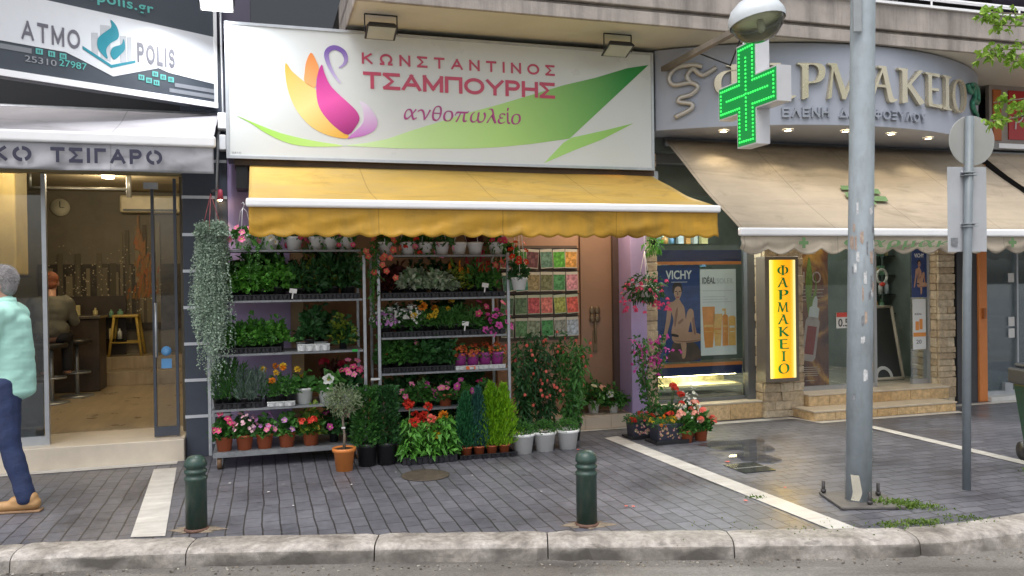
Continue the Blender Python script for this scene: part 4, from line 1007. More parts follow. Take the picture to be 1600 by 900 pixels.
# local x runs along the sign (0 at its right end, negative to the left)
charc = P('charcoal_print', (.05, .06, .075), .4, .05); teal = P('teal_print', (.1, .42, .38), .4, .06); tealf = P('teal_flame', (.01, .22, .28), .35, .06)
white_s = P('sign_white_vinyl', (.64, .655, .68), .3, .03)
m = MB(); m.box(-4, -.005, .004, .12, 3.25, 4.35); m.build('case', charc, vsg, .004)
def wplate(pts, y=0, th=.004): 
    m = MB(); m.plate(pts, y, th); return m
wplate([(-4, 3.92), (-.03, 3.905), (-.03, 3.47), (-.45, 3.50), (-.545, 3.525), (-.93, 3.385), (-1.17, 3.475), (-1.3, 3.52), (-4, 3.53)], -.001).build('white_field', white_s, vsg)
m = MB(); m.box(-4, -.0, -.012, .03, 3.25, 3.3); m.box(-.028, -.002, -.012, .03, 3.3, 4.35); m.build('rim', white_metal, vsg)
gl_ = P('dark_grey_print', (.13, .125, .15), .4)
block('lettering', 'ΑΤΜΟ', gl_, vsg, -1.62, -1.19, 3.56, 3.715, -.001, .004, .18, .32)
block('lettering', 'ΡΟLΙS', gl_, vsg, -.725, -.40, 3.545, 3.715, -.001, .004, .21, .35)
text('lettering', 'atmopolis.gr', teal, vsg, -1.38, -.58, 3.965, 4.08, .003, .004, .015, spacing=1.1)
lo = MB()
for x, z0, z1, w in ((-1.1, 3.55, 3.72, .05), (-1.03, 3.52, 3.8, .08), (-.87, 3.52, 3.74, .05), (-.81, 3.54, 3.74, .035)): lo.plate([(x, z0), (x+w, z0-.015), (x+w, z1+.01), (x, z1)], -.003, .002)
lo.build('tower_logo', P('logo_grey', (.42, .43, .45), .4), vsg)
wplate(bez([(-.945, 3.86), (-.94, 3.8), (-1.0, 3.74), (-1.05, 3.68), (-1.05, 3.6), (-1.0, 3.54), (-.975, 3.53), (-.985, 3.6), (-.95, 3.66), (-.89, 3.71), (-.88, 3.76), (-.9, 3.82)], 4), -.006, .003).build('flame_logo', tealf, vsg)
wplate(bez([(-.84, 3.72), (-.86, 3.67), (-.93, 3.63), (-.95, 3.57), (-.92, 3.53), (-.87, 3.58), (-.83, 3.64)], 4), -.006, .003).build('flame_logo', tealf, vsg)
wplate([(-1.17, 3.595), (-.945, 3.48), (-.745, 3.555), (-.745, 3.535), (-.945, 3.455), (-1.17, 3.57)], -.005, .003).build('base_line_logo', tealf, vsg)
text('lettering', '27987', teal, vsg, -1.35, -1.14, 3.40, 3.455, .002, .004, .004)
text('lettering', '25310', P('number_grey', (.25, .26, .28), .4), vsg, -1.6, -1.37, 3.39, 3.44, .002, .004, .004)
m = MB()
for x, z in ((-1.52, 3.465), (-1.43, 3.462), (-1.345, 3.46), (-.72, 3.395), (-.655, 3.38), (-.59, 3.37), (-.60, 3.445), (-.53, 3.43), (-.46, 3.42)):
    m.box(x, x+.05, -.002, .004, z, z+.045)
m.build('icon_tiles', teal, vsg)
m = MB()
for x, z in ((-1.52, 3.465), (-1.43, 3.462), (-1.345, 3.46), (-.72, 3.395), (-.655, 3.38), (-.59, 3.37), (-.60, 3.445), (-.53, 3.43), (-.46, 3.42)):
    m.box(x+.012, x+.02, -.004, -.002, z+.01, z+.035); m.box(x+.028, x+.036, -.004, -.002, z+.01, z+.035)
m.build('icon_marks', charc, vsg)
m = MB(); m.box(-.40, -.03, .0, .005, 3.385, 3.42); m.box(-.45, -.03, .0, .005, 3.33, 3.365); m.box(-4, -1.55, .0, .005, 3.46, 3.5); m.build('grey_bands', P('band_grey', (.2, .21, .23), .4), vsg)
t = thing('drain_pipe', 'thin pale pipe running down the slate pilaster behind the awning crank', 'pipe', (.3, -.05, 2.2))
m = MB(); m.tube([(.33, -.06, 4.6), (.345, -.06, 3.2), (.3, -.08, 3.0), (.27, -.1, 2.2)], .014, 8); m.build('tube', alu, t)
m = MB(); m.box(.3, .38, -.16, -.02, 3.05, 3.2); m.box(.31, .37, -.14, -.02, 2.86, 3.0); m.build('gear_box', white_metal, t, .008)

# ================================================================ AWNINGS
def awning(t, x0, x1, yt, zt, yb, zb, mat, vmat, zv, scal, amp, wrinkle, seed, sag=.03, inset=0, barh=.06, barmat=white_metal):
    n, k = int((x1-x0)/.06), 14
    m = MB(); vs = []; fs = []
    for j in range(k+1):
        f = j/k
        for i in range(n+1):
            x = x0+(x1-x0)*i/n
            w = noise.noise((x*.9+seed, f*2.2, seed))*.03+noise.noise((x*2.7, f*3, seed))*.01+noise.noise((x*1.3+f*2.5, f*.8, seed))*.016
            vs.append((x, yt+(yb-yt)*f, zt+(zb-zt)*f-sag*4*f*(1-f)+w*math.sin(PI*f)))
    for j in range(k):
        for i in range(n):
            a = j*(n+1)+i; fs.append((a, a+n+1, a+n+2, a+1))
    m.add(vs, fs, 0, True); o = m.build('canopy', mat, t)
    sd_ = o.modifiers.new('thickness', 'SOLIDIFY'); sd_.thickness = .003
    m = MB(); m.box(x0-.02, x1+.02, yb-.045, yb+.015, zb-barh, zb+.006); m.build('front_bar', barmat, t, .018, 3)
    # hanging valance
    m = MB(); vs = []; fs = []; n = int((x1-x0)/.022); k = 9; zt2 = zb-barh+.008
    rnd = random.Random(seed)
    for j in range(k+1):
        f = j/k
        for i in range(n+1):
            x = x0+(x1-x0)*i/n
            z1 = zv-amp*abs(math.sin(PI*(x-x0)/scal)) if scal else zv
            if scal: z1 += amp*.5
            d = f*(noise.noise((x*2.2+f*1.1, seed, f*1.5))*wrinkle+noise.noise((x*6+f*2.6, seed, f*2.5))*wrinkle*.5+abs(noise.noise((x*3+f*3.2, seed+4, f*.7)))*wrinkle*.8)
            vs.append((x, yb-.012+d-.01*f, zt2+(z1-zt2)*f))
    for j in range(k):
        for i in range(n):
            a = j*(n+1)+i; fs.append((a, a+n+1, a+n+2, a+1))
    m.add(vs, fs, 0, True); v = m.build('valance', vmat, t)
    sd_ = v.modifiers.new('thickness', 'SOLIDIFY'); sd_.thickness = .002
    for x in (x0+.35, x1-.35):
        m = MB(); xm = x+(.3 if x > (x0+x1)/2 else .3); m.tube([(x, yt, zt-.1), (xm, (yt+yb)/2, (zt+zb)/2-.12), (x, yb, zb-.05)], .02, 8); m.build('folding_arm', grey_metal, t)
    m = MB(); m.tube([(x0+.02, yt+.04, zt-.02), (x1-.02, yt+.04, zt-.02)], .045, 12); m.build('roller', grey_metal, t)
    return o
def fabric(name, col, dirt, dcol, sc=(1.2, 2, 5), rough=.75):
    m, nt, bs = _new(name)
    v = ocoord(nt)
    c = ramp(nt, nz(nt, 1.3, 5, .6, v), [(.3, [x*.86 for x in col]), (.7, [min(1, x*1.12) for x in col])])
    s = ramp(nt, nz(nt, 1.4, 6, .65, ocoord(nt, sc)), [(.45, (0,)*3), (.75, (dirt,)*3)])
    c = mix(nt, c, dcol, s)
    tc = nt.nodes.new('ShaderNodeTexCoord'); sx = nt.nodes.new('ShaderNodeSeparateXYZ'); nt.links.new(tc.outputs['Object'], sx.inputs[0])
    dv = nt.nodes.new('ShaderNodeMath'); dv.operation = 'MULTIPLY'; dv.inputs[1].default_value = 1/1.02; nt.links.new(sx.outputs[0], dv.inputs[0])
    fr_ = nt.nodes.new('ShaderNodeMath'); fr_.operation = 'FRACT'; nt.links.new(dv.outputs[0], fr_.inputs[0])
    seam = ramp(nt, fr_.outputs[0], [(0, (.62,)*3), (.006, (.72,)*3), (.012, (1, 1, 1)), (1, (1, 1, 1))])     # stitched joins between the fabric widths
    c = mix(nt, c, seam, 1, 'MULTIPLY')
    st2 = ramp(nt, nz(nt, 1, 7, .7, ocoord(nt, (1.1, 3, 3)), 1.2), [(.52, (1, 1, 1)), (.7, (.74, .73, .72))])   # water stains
    c = mix(nt, c, st2, 1, 'MULTIPLY')
    nt.links.new(c, bs.inputs['Base Color']); bs.inputs['Roughness'].default_value = rough
    bs.inputs['Specular IOR Level'].default_value = .35
    tr = nt.nodes.new('ShaderNodeBsdfTranslucent'); nt.links.new(c, tr.inputs[0])
    mx = nt.nodes.new('ShaderNodeMixShader'); mx.inputs[0].default_value = .22
    nt.links.new(bs.outputs[0], mx.inputs[1]); nt.links.new(tr.outputs[0], mx.inputs[2])
    nt.links.new(mx.outputs[0], nt.nodes['Material Output'].inputs[0])
    bump(nt, bs, nz(nt, 300, 2, .5, v), .08, .002)
    return m
t = thing('yellow_awning', 'mustard yellow awning with white front bar over the flower racks', 'awning', (2.57, -.35, 2.2))
awning(t, .58, 4.58, -.33, 2.73, -1.7, 2.25, fabric('mustard_fabric', (.56, .365, .085), .75, (.42, .31, .12)), fabric('mustard_valance', (.6, .34, .04), .8, (.40, .25, .05), (5, 2, 1.2), .5), 1.975, .165, .026, .034, 2, .035)
m = MB(); m.box(.46, .56, -.38, -.05, 2.48, 2.74); m.build('end_bracket', dark_metal, t)
m = MB(); m.box(4.58, 4.68, -.38, -.05, 2.6, 2.74); m.build('end_bracket', grey_metal, t)
t = thing('cream_awning', 'cream pharmacy awning with green lettering on its scalloped valance', 'awning', (6.95, -.3, 1.9))
cre = fabric('cream_fabric', (.54, .455, .345), .7, (.40, .33, .25), (.6, 2, 6))
awning(t, 4.88, 9.02, -.16, 3.12, -1.6, 2.06, cre, fabric('cream_valance', (.56, .49, .39), .6, (.42, .35, .27), (5, 2, 1)), 1.845, .285, .055, .035, 9, .03, barh=.07)
gpr = P('green_fabric_print', (.12, .22, .09), .7, .1)
text('lettering', '𝜱𝜶𝝆𝝁𝜶𝜿𝜺ί𝝄', gpr, t, 5.97, 7.62, 1.855, 1.985, -1.662, .003, .006)
def crossmark(parent, x, z, s, y):
    a = s*.33
    m = MB(); m.plate([(x-a/2, z-s/2), (x+a/2, z-s/2), (x+a/2, z-a/2), (x+s/2, z-a/2), (x+s/2, z+a/2), (x+a/2, z+a/2), (x+a/2, z+s/2), (x-a/2, z+s/2), (x-a/2, z+a/2), (x-s/2, z+a/2), (x-s/2, z-a/2), (x-a/2, z-a/2)], y, .003); m.build('printed_cross', gpr, parent)
crossmark(t, 5.52, 1.925, .1, -1.665); crossmark(t, 8.03, 1.93, .1, -1.665)
m = MB()
def onaw(x, f): return (x, -.16-1.44*f, 3.12-1.06*f-.03*4*f*(1-f)+.03)
for (x, f, w, h) in ((6.5, .52, .13, .05), (6.46, .6, .16, .06), (6.78, .55, .17, .06), (6.76, .64, .17, .06), (6.64, .5, .1, .24)):
    m.quad(onaw(x+.04, f), onaw(x+w+.04, f), onaw(x+w, f+h), onaw(x, f+h))
m.build('printed_emblem', gpr, t)
t = thing('corner_shop_awning', 'beige awning of the corner shop at the right edge', 'awning', (10.5, -.3, 2.0))
awning(t, 9.2, 12.5, -.16, 3.12, -1.6, 2.06, cre, cre, 1.85, .285, .05, .03, 14, .03, barh=.07)
t = thing('grey_awning', 'pale grey vape shop awning with stencilled dark lettering', 'awning', (-1.5, -.1, 2.5))
gfa = fabric('grey_fabric', (.5, .48, .5), .5, (.36, .35, .37))
awning(t, -4.5, .3, -.04, 3.2, -.95, 2.83, gfa, fabric('grey_valance', (.5, .5, .53), .5, (.4, .4, .43), (5, 2, 1)), 2.53, 0, 0, .03, 5, .02, barh=.085)
nv = P('navy_stencil', (.03, .03, .06), .6, .1)
block('lettering', 'ΤΣΙΓΑΡΟ', nv, t, -.9, -.09, 2.585, 2.705, -1.0, .003, .24, .32, stencil=True)
block('lettering', 'ΗΛΕΚΤΡΟΝΙΚΟ', nv, t, -2.52, -1.03, 2.585, 2.705, -1.0, .003, .24, .32, stencil=True)

# ================================================================ LAMPS ON THE BALCONY
def flood(t, x, y, zt, lit=False):
    m = MB(); w, d = .14, .1
    m.add([(x-w, y-d, zt-.13), (x+w, y-d, zt-.13), (x+w, y+d, zt-.2), (x-w, y+d, zt-.2), (x-w*.8, y-d*.7, zt-.09), (x+w*.8, y-d*.7, zt-.09), (x+w*.8, y+d*.7, zt-.15), (x-w*.8, y+d*.7, zt-.15)], [(3, 2, 1, 0), (4, 5, 6, 7), (0, 1, 5, 4), (1, 2, 6, 5), (2, 3, 7, 6), (3, 0, 4, 7)])
    m.build('housing', dark_metal if not lit else white_metal, t, .006)
    m = MB(); m.quad((x-w*.85, y-d*.85, zt-.138), (x-w*.85, y+d*.85, zt-.197), (x+w*.85, y+d*.85, zt-.197), (x+w*.85, y-d*.85, zt-.138))
    m.build('lens', EM('flood_lens', (.9, .95, 1), 20) if lit else P('lens_glass', (.4, .42, .38), .2), t)
    m = MB()
    for sx in (-1, 1): m.tube([(x+sx*w*1.03, y, zt-.17), (x+sx*w*1.03, y, zt-.005)], .006, 6)
    m.tube([(x-w*1.03, y, zt-.006), (x+w*1.03, y, zt-.006)], .006, 6); m.build('bracket', dark_metal, t)
for x, lab in ((1.72, 'black floodlight under the balcony above the swan logo'), (4.02, 'black floodlight under the balcony above the green leaf print')):
    t = thing('floodlight', lab, 'lamp', (x, -.85, 4.0), group='unlit floodlights under the balcony'); flood(t, x, -.85, 4.0)
t = thing('lit_floodlight', 'lit white floodlight on an arm above the slate pilaster', 'lamp', (.33, -.66, 4.2)); flood(t, .33, -.66, 4.2, True)
m = MB(); m.tube([(.33, -.66, 4.2), (.33, -.3, 4.25), (.33, .0, 4.25)], .014, 8); m.build('arm', grey_metal, t)
lightobj('lamp_or_fill_glow', 'AREA', (.33, -.75, 3.985), 15, (.9, .94, 1), .2, t, rot=(R(-14), 0, 0))
t = thing('wall_lamp', 'small pink wall lamp glowing above the silver trailing plant', 'lamp', (.31, -.1, 2.42))
m = MB(); m.lathe([(.0, 0), (.03, .0), (.018, .09), (0, .1)], (.31, -.1, 2.4), 12); m.build('shade', P('pink_plastic', (.7, .1, .16), .4), t)
m = MB(); m.ball((.31, -.1, 2.4), .016); m.build('bulb', EM('wall_bulb', (1, .7, .35), 30), t)
lightobj('lamp_or_fill_glow', 'SPOT', (.31, -.1, 2.385), 5, (1, .72, .4), .02, t, rot=(R(0), 0, 0), spot=R(70))

# ================================================================ GREEN CROSS
CS, CY, CZ, H, AW = 4.65, -2.08, 3.17, .44, .145
ct = thing('pharmacy_cross', 'green lit LED pharmacy cross in a white case hanging from a bracket', 'sign', (CS, CY, CZ-H))
def crosspts(h, a): return [(-a, -h), (a, -h), (a, -a), (h, -a), (h, a), (a, a), (a, h), (-a, h), (-a, a), (-h, a), (-h, -a), (-a, -a)]
def xpl(h, a, x0, x1):
    pts = crosspts(h, a); n = 12; m = MB()
    m.add([(x0, CY-p, CZ+q) for p, q in pts]+[(x1, CY-p, CZ+q) for p, q in pts], [tuple(range(n)), tuple(range(2*n-1, n-1, -1))]+[(i, n+i, n+(i+1) % n, (i+1) % n) for i in range(n)])
    return m
xpl(H, AW, CS, CS+.13).build('case', P('white_case', (.6, .6, .62), .4, .06), ct, fix=True)
gface = EM('green_led_panel', (.0, .115, .022), .9)
xpl(H-.012, AW-.012, CS-.004, CS+.01).build('green_face', gface, ct, fix=True)
xpl(H-.022, AW-.022, CS+.125, CS+.134).build('green_face', gface, ct, fix=True)
m = MB(); ep = crosspts(H-.045, AW-.045)
pts = []
for i in range(12):
    a = Vector(ep[i]); b = Vector(ep[(i+1) % 12]); n = max(1, round((b-a).length/.034))
    pts += [tuple(a.lerp(b, k/n)) for k in range(n)]
pts += [(0, -.3+.034*k) for k in range(19)]+[(-.3+.034*k, 0) for k in range(19) if abs(-.3+.034*k) > .02]
for p, q in pts: m.ball((CS-.006, CY-p, CZ+q), .0095, 6, 4)
tag(m.build('led_dots', EM('green_led', (.03, .75, .08), 1.2), ct), kind='stuff')
m = MB(); m.tube([(CS+.05, CY+.1, CZ+H), (CS+.05, CY+.1, CZ+H+.16)], .014, 8); m.tube([(CS+.05, CY-.1, CZ+H), (CS+.05, CY-.1, CZ+H+.16)], .014, 8); m.build('hanger_rod', white_metal, ct)
m = MB(); m.box(CS+.02, CS+.08, CY-.14, -.4, CZ+H+.15, CZ+H+.2); m.build('bracket', P('rusty_bracket', (.2, .17, .14), .6, .2), ct)
m = MB(); m.tube([(CS+.1, CY+.2, CZ+H+.15), (CS+.15, -1.6, 3.55), (CS+.25, -.9, 3.85)], .008, 6); m.build('cable', dark_metal, ct)

# ================================================================ STREET FURNITURE (world coordinates)
pg = P('pole_grey_paint', (.36, .41, .44), .5, .1, 7, .15, 60, streak=(11, 11, 3), streakcol=(.2, .21, .21), streakamt=.6)
t = thing('street_pole', 'thick pale blue grey steel pole with torn sticker marks on the pavement', 'pole', world_at=(2.437, 5.8, 0))
m = MB(); m.tube([(0, 0, .01), (.035, 0, 1.8), (.07, 0, 3.6), (.1, 0, 6)], [.088, .086, .083, .078], 24); m.build('shaft', pg, t)
m = MB(); m.box(-.2, .24, -.2, .22, .004, .022); m.build('base_plate', P('worn_base_plate', (.12, .11, .1), .6, .3, 9), t, .004)
for x, y in ((-.17, .19), (-.13, -.12), (.17, .16)):
    pass
for x, y in ((-.2, .2), (.02, -.16), (.2, .1)):
    m = MB(); m.tube([(x*.9, y*.9, .02), (x*.9, y*.9, .11)], .012, 6); m.lathe([(0, .03), (.02, .03), (.02, .05), (0, .05)], (x*.9, y*.9, 0), 6); m.build('anchor_bolt', P('rusty_bolt', (.05, .045, .045), .6), t)
rnd = random.Random(8)
for i in range(34):
    a = rnd.uniform(-2.9, -.3); z = rnd.triangular(1.35, 2.15, 1.75) if i < 26 else rnd.uniform(.7, 1.5)
    r_ = .088; w = rnd.uniform(.12, .4); h = rnd.uniform(.03, .1)
    m = MB(); cxp = .035*z/1.8
    pts = []
    for k in range(5):
        aa = a+w*k/4; pts.append((cxp+r_*math.cos(aa), r_*math.sin(aa)))
    vs = [(x, y, z+rnd.uniform(-.012, .012)) for x, y in pts]+[(x, y, z+h+rnd.uniform(-.012, .012)) for x, y in pts]
    m.add(vs, [(k, k+1, k+6, k+5) for k in range(4)], 0, True)
    m.build('sticker_remnant', [P('sticker_pale', (.55, .55, .55), .6, .3, 40), P('sticker_grey', (.2, .21, .22), .7, .3, 40), P('sticker_tan', (.4, .3, .24), .7, .3, 40)][i % 3], t)
m = MB(); m.box(-.04, .02, -.1, -.08, 3.3, 3.7); m.build('cable_box', P('box_grey', (.3, .32, .33), .5), t, .006)
m = MB()
for k in range(6):
    za, zb = .03+k*.03, .03+(k+1)*.03; wa = (.0, .012, .02, .016, .01, .006, 0)
    f_ = lambda x: -math.sqrt(.0892**2-x*x)
    xs_ = [-.075, -.06, -.045, -.03]
    for i_ in range(3):
        a_, b_ = xs_[i_]+wa[k]*.5, xs_[i_+1]+wa[k]; a2, b2 = xs_[i_]+wa[k+1]*.5, xs_[i_+1]+wa[k+1]
        m.quad((a_, f_(a_), za), (b_, f_(b_), za), (b2, f_(b2), zb), (a2, f_(a2), zb))
m.build('paint_patch', P('paint_chip', (.5, .47, .38), .7, .2), t)
lt = thing('street_lantern', 'white domed street lantern with clear bowl on an arm of the street pole', 'street lamp', world_at=(1.76, 5.8, 3.4))
m = MB(); m.lathe([(.195, .0), (.2, .03), (.195, .06), (.17, .11), (.11, .16), (.05, .185), (.0, .19)], n=28, cap=False); m.build('dome', P('lantern_white', (.62, .66, .68), .35, .05), lt)
m = MB(); m.lathe([(.0, -.13), (.06, -.125), (.12, -.1), (.165, -.05), (.185, 0), ], n=28, cap=False); m.build('glass_bowl', GLASS('bowl_glass', (.86, .9, .78), 1.2, .12), lt)
m = MB(); m.lathe([(.0, .02), (.18, .02), (.18, .03), (0, .03)], n=24); m.build('reflector', P('reflector', (.7, .7, .6), .4, .1), lt)
m = MB(); m.ball((.02, 0, -.02), (.03, .03, .06)); m.build('bulb', P('old_bulb', (.4, .4, .36), .3), lt)
m = MB(); m.tube([(0, 0, .18), (.0, 0, .34), (.08, 0, .42), (.75, 0, .45)], .025, 10); m.build('arm', pg, lt)
lt.rotation_euler = (R(-6), R(-9), 0)
sp_t = thing('traffic_sign', 'slim grey sign post with round and rectangular plates seen from behind', 'traffic sign', world_at=(3.37, 6.1, 0))
m = MB(); m.tube([(0, 0, 0), (.015, 0, 1.4), (.05, 0, 2.78)], .03, 14); m.build('post', P('sign_post_grey', (.19, .22, .24), .45, .1, 8), sp_t)
pgk = P('plate_back_grey', (.36, .365, .35), .5, .07, 4)
def disc(name, c, r, ry, tilt):
    m = MB(); n = 32
    pr = [(r*math.cos(2*PI*k/n), r*math.sin(2*PI*k/n)) for k in range(n)]
    m.plate(pr, 0, .006); Rz = Matrix.Rotation(tilt, 4, 'Z')
    m.v = [tuple(Rz @ Vector(q)+Vector(c)) for q in m.v]; return m.build(name, pgk, sp_t, .003)
disc('round_plate', (.085, .035, 2.605), .188, 0, R(8))
m = MB(); m.box(-.155, .165, 0, .004, 1.775, 2.41); m.v = [tuple(Matrix.Rotation(R(8), 4, 'Z') @ Vector(q)+Vector((.04, .035, 0))) for q in m.v]; m.build('rectangular_plate', P('plate_white_back', (.46, .475, .5), .5, .08, 5, streak=(6, 6, 2), streakcol=(.35, .35, .37), streakamt=.4), sp_t, .003)
m = MB()
for z in (2.36, 2.34, 1.98, 1.96): m.box(-.01, .09, -.035, .04, z, z+.006)
for x, z in ((-.0, 2.37), (.085, 2.37), (-.0, 1.98), (.085, 1.98)): m.ball((x, .02, z), .01, 6, 4)
m.build('clamp', grey_metal, sp_t)
m = MB(); m.box(-.09, -.04, .012, .018, 1.82, 1.88); m.build('sticker', P('sticker_grey', (.2, .21, .22), .7, .3, 40), sp_t)
bol = P('bollard_green', (.022, .055, .042), .4, .2, 9, .15, 30, streak=(30, 30, 8), streakcol=(.11, .1, .08), streakamt=.45)
def bollard(x, y, lab):
    t = thing('bollard', lab, 'bollard', world_at=(x, y, 0), group='green bollards along the kerb')
    m = MB(); m.lathe([(.0, 0), (.068, 0), (.068, .33), (.072, .335), (.072, .35), (.062, .355), (.062, .375), (.072, .38), (.072, .395), (.062, .4), (.062, .415), (.071, .42), (.071, .44), (.062, .465), (.04, .485), (.0, .492)], n=28); m.build('post', bol, t)
    m = MB(); m.lathe([(.068, 0), (.08, 0), (.078, .015), (.068, .02)], n=28, cap=False); m.build('base_ring', P('rusty_ring', (.12, .06, .04), .7, .3, 20), t)
    rnd = random.Random(int(x*100)); m = MB(); n = 22
    pts = [(.17*math.cos(2*PI*k/n)*rnd.uniform(.55, 1.3), .1*math.sin(2*PI*k/n)*rnd.uniform(.6, 1.15)) for k in range(n)]
    m.add([(0, 0, .012)]+[(a*.55, b*.55, .011) for a, b in pts]+[(a, b, .002) for a, b in pts], [(0, 1+k, 1+(k+1) % n) for k in range(n)]+[(1+k, 1+n+k, 1+n+(k+1) % n, 1+(k+1) % n) for k in range(n)]); m.build('mortar_collar', P('sandy_mortar', (.2, .16, .115), .9, .3, 20, .5), t)
bollard(-2.09, 5.36, 'green ribbed bollard beside the marble band and the plant trolley')
bollard(.469, 5.35, 'green ribbed bollard with rusty mortar at its foot in front of the white pots')
# manhole and drain grate, puddle
t = thing('manhole_cover', 'round worn manhole cover set in the pavers before the olive tree', 'manhole cover', world_at=(-.74, 6.78, .003))
m = MB(); m.lathe([(0, 0), (.2, 0), (.2, .006), (.185, .007), (.0, .007)], n=36); m.build('plate', P('manhole_iron', (.07, .055, .04), .6, .3, 12, .5, 60), t)
t = thing('drain_cover', 'rectangular dark drain cover in the wet pavement before the pharmacy', 'drain cover', (4.6, -2.1, .003))
m = MB(); m.box(4.42, 4.72, -2.34, -2.02, .003, .008); m.build('plate', P('wet_iron', (.05, .055, .05), .15, .2, 12), t)
m = MB(); m.box(4.42, 4.72, -2.19, -2.182, .008, .0095); m.build('seam', P('pale_seam', (.3, .3, .28), .5), t)
m, nt_, bs_ = _new('puddle_water'); nt_.nodes.remove(bs_)
gl_ = nt_.nodes.new('ShaderNodeBsdfGlossy'); gl_.inputs['Roughness'].default_value = .03
tp_ = nt_.nodes.new('ShaderNodeBsdfTransparent'); tp_.inputs[0].default_value = (.8, .8, .8, 1)
f_ = nt_.nodes.new('ShaderNodeFresnel'); f_.inputs[0].default_value = 1.33
mx_ = nt_.nodes.new('ShaderNodeMixShader'); nt_.links.new(f_.outputs[0], mx_.inputs[0]); nt_.links.new(tp_.outputs[0], mx_.inputs[1]); nt_.links.new(gl_.outputs[0], mx_.inputs[2]); nt_.links.new(mx_.outputs[0], nt_.nodes['Material Output'].inputs[0])
PUD = m
for c, rx, ry, sd_ in (((5.0, -1.35), .36, .28, 3), ((4.85, -1.85), .22, .2, 4)):
    m = MB(); n = 40
    pts = []
    for k in range(n):
        a = 2*PI*k/n; f = 1+.55*noise.noise((math.cos(a)*1.6+sd_, math.sin(a)*1.6, sd_)); pts.append((c[0]+rx*f*math.cos(a), c[1]+ry*f*math.sin(a), .0105))
    m.add(pts, [tuple(range(n))]); o = m.build('puddle', PUD); o.location = A0; o.rotation_euler = (0, 0, YAW); tag(o, kind='structure')
t = thing('wheelie_bin', 'dark green wheelie bin cut by the right edge of the view', 'bin', world_at=(4.6, 6.8, 0))
m = MB(); m.add([(-.2, -.25, .06), (.25, -.25, .06), (.25, .25, .06), (-.2, .25, .06), (-.27, -.3, .66), (.3, -.3, .66), (.3, .3, .66), (-.27, .3, .66)], [(3, 2, 1, 0), (4, 5, 6, 7), (0, 1, 5, 4), (1, 2, 6, 5), (2, 3, 7, 6), (3, 0, 4, 7)]); m.build('body', P('bin_green', (.012, .06, .035), .4, .1), t, .015)
m = MB(); m.box(-.3, .33, -.33, .33, .66, .8); m.box(-.26, .29, -.3, .3, .8, .84); m.build('lid', P('bin_lid_grey', (.035, .04, .05), .4, .1), t, .03)
for x in (-.2, .22):
    m = MB(); m.tube([(x-.03, .25, .08), (x+.03, .25, .08)], .08, 14); m.build('wheel', dark_metal, t)
# ================================================================ PLANTS
LG = {
 'bright': LEAF('leaf_bright', [(0.0508, 0.189, 0.0217), (0.102, 0.319, 0.0362), (0.174, 0.435, 0.0725)]),
 'mid': LEAF('leaf_mid', [(0.029, 0.109, 0.0217), (0.058, 0.189, 0.0319), (0.102, 0.275, 0.0508)]),
 'dark': LEAF('leaf_dark', [(0.0145, 0.058, 0.0174), (0.029, 0.109, 0.0261), (0.0508, 0.16, 0.0406)]),
 'yellow': LEAF('leaf_yellow_green', [(0.0725, 0.189, 0.0217), (0.203, 0.29, 0.029), (0.406, 0.377, 0.0435)]),
 'grey': LEAF('leaf_grey_green', [(.09, .15, .11), (.15, .22, .17), (.22, .3, .24)]),
 'silver': LEAF('leaf_silver', [(.13, .21, .14), (.25, .35, .26), (.36, .45, .36), (.2, .3, .2)], .6, .15),
 'lime': LEAF('leaf_lime', [(.10, .27, .008), (.2, .42, .012), (.30, .52, .02)]),
 'conifer': LEAF('leaf_conifer', [(0.0174, 0.102, 0.0406), (0.0362, 0.189, 0.0653), (0.058, 0.246, 0.0725)]),
 'bluegreen': LEAF('leaf_blue_green', [(0.0174, 0.0798, 0.0653), (0.0362, 0.131, 0.102), (0.058, 0.174, 0.123)]),
 'varieg': LEAF('leaf_variegated', [(0.058, 0.145, 0.058), (0.652, 0.725, 0.551), (0.145, 0.29, 0.116), (0.8, 0.8, 0.725)]),
 'maroon': LEAF('leaf_maroon', [(.05, .008, .012), (.1, .02, .02), (.03, .03, .012)]),
 'olive': LEAF('leaf_olive', [(0.102, 0.145, 0.0725), (0.189, 0.246, 0.123), (0.319, 0.377, 0.217)]),
 'grass': LEAF('leaf_grass', [(.06, .13, .015), (.12, .2, .025), (.2, .26, .06)]),
}
FL = {
 'pink': [(.75, .12, .3), (.85, .25, .42), (.62, .07, .22)], 'palepink': [(.8, .4, .5), (.85, .55, .6), (.7, .25, .4)], 'hot': [(.7, .04, .18), (.8, .1, .25), (.5, .02, .1)],
 'red': [(.62, .02, .015), (.75, .06, .03), (.45, .01, .01)], 'coral': [(.8, .1, .08), (.85, .2, .14), (.7, .05, .06)], 'salmon': [(.85, .35, .24), (.85, .45, .35), (.75, .25, .17)],
 'magenta': [(.55, .03, .3), (.7, .1, .42), (.4, .015, .2)], 'lilac': [(.5, .2, .5), (.6, .3, .6), (.4, .12, .4)], 'white': [(.75, .75, .68), (.8, .8, .76), (.65, .67, .55)],
 'yellow': [(.8, .5, .02), (.85, .62, .05), (.7, .38, .01)], 'orange': [(.75, .22, .01), (.85, .33, .02), (.6, .14, .01)], 'cream': [(.75, .72, .4), (.8, .78, .55), (.7, .66, .3)],
 'rust': [(.5, .06, .02), (.65, .17, .03), (.4, .03, .02), (.6, .25, .05)], 'violet': [(.2, .08, .5), (.3, .15, .6), (.12, .05, .35)], 'crimson': [(.35, .005, .03), (.5, .02, .05), (.25, .0, .02)],
}
def fmat(c): return LEAF('petal_'+c, FL[c], .55, .2)
EYE = P('flower_eye', (.6, .5, .12), .6); EYED = P('flower_dark_eye', (.18, .03, .08), .6)
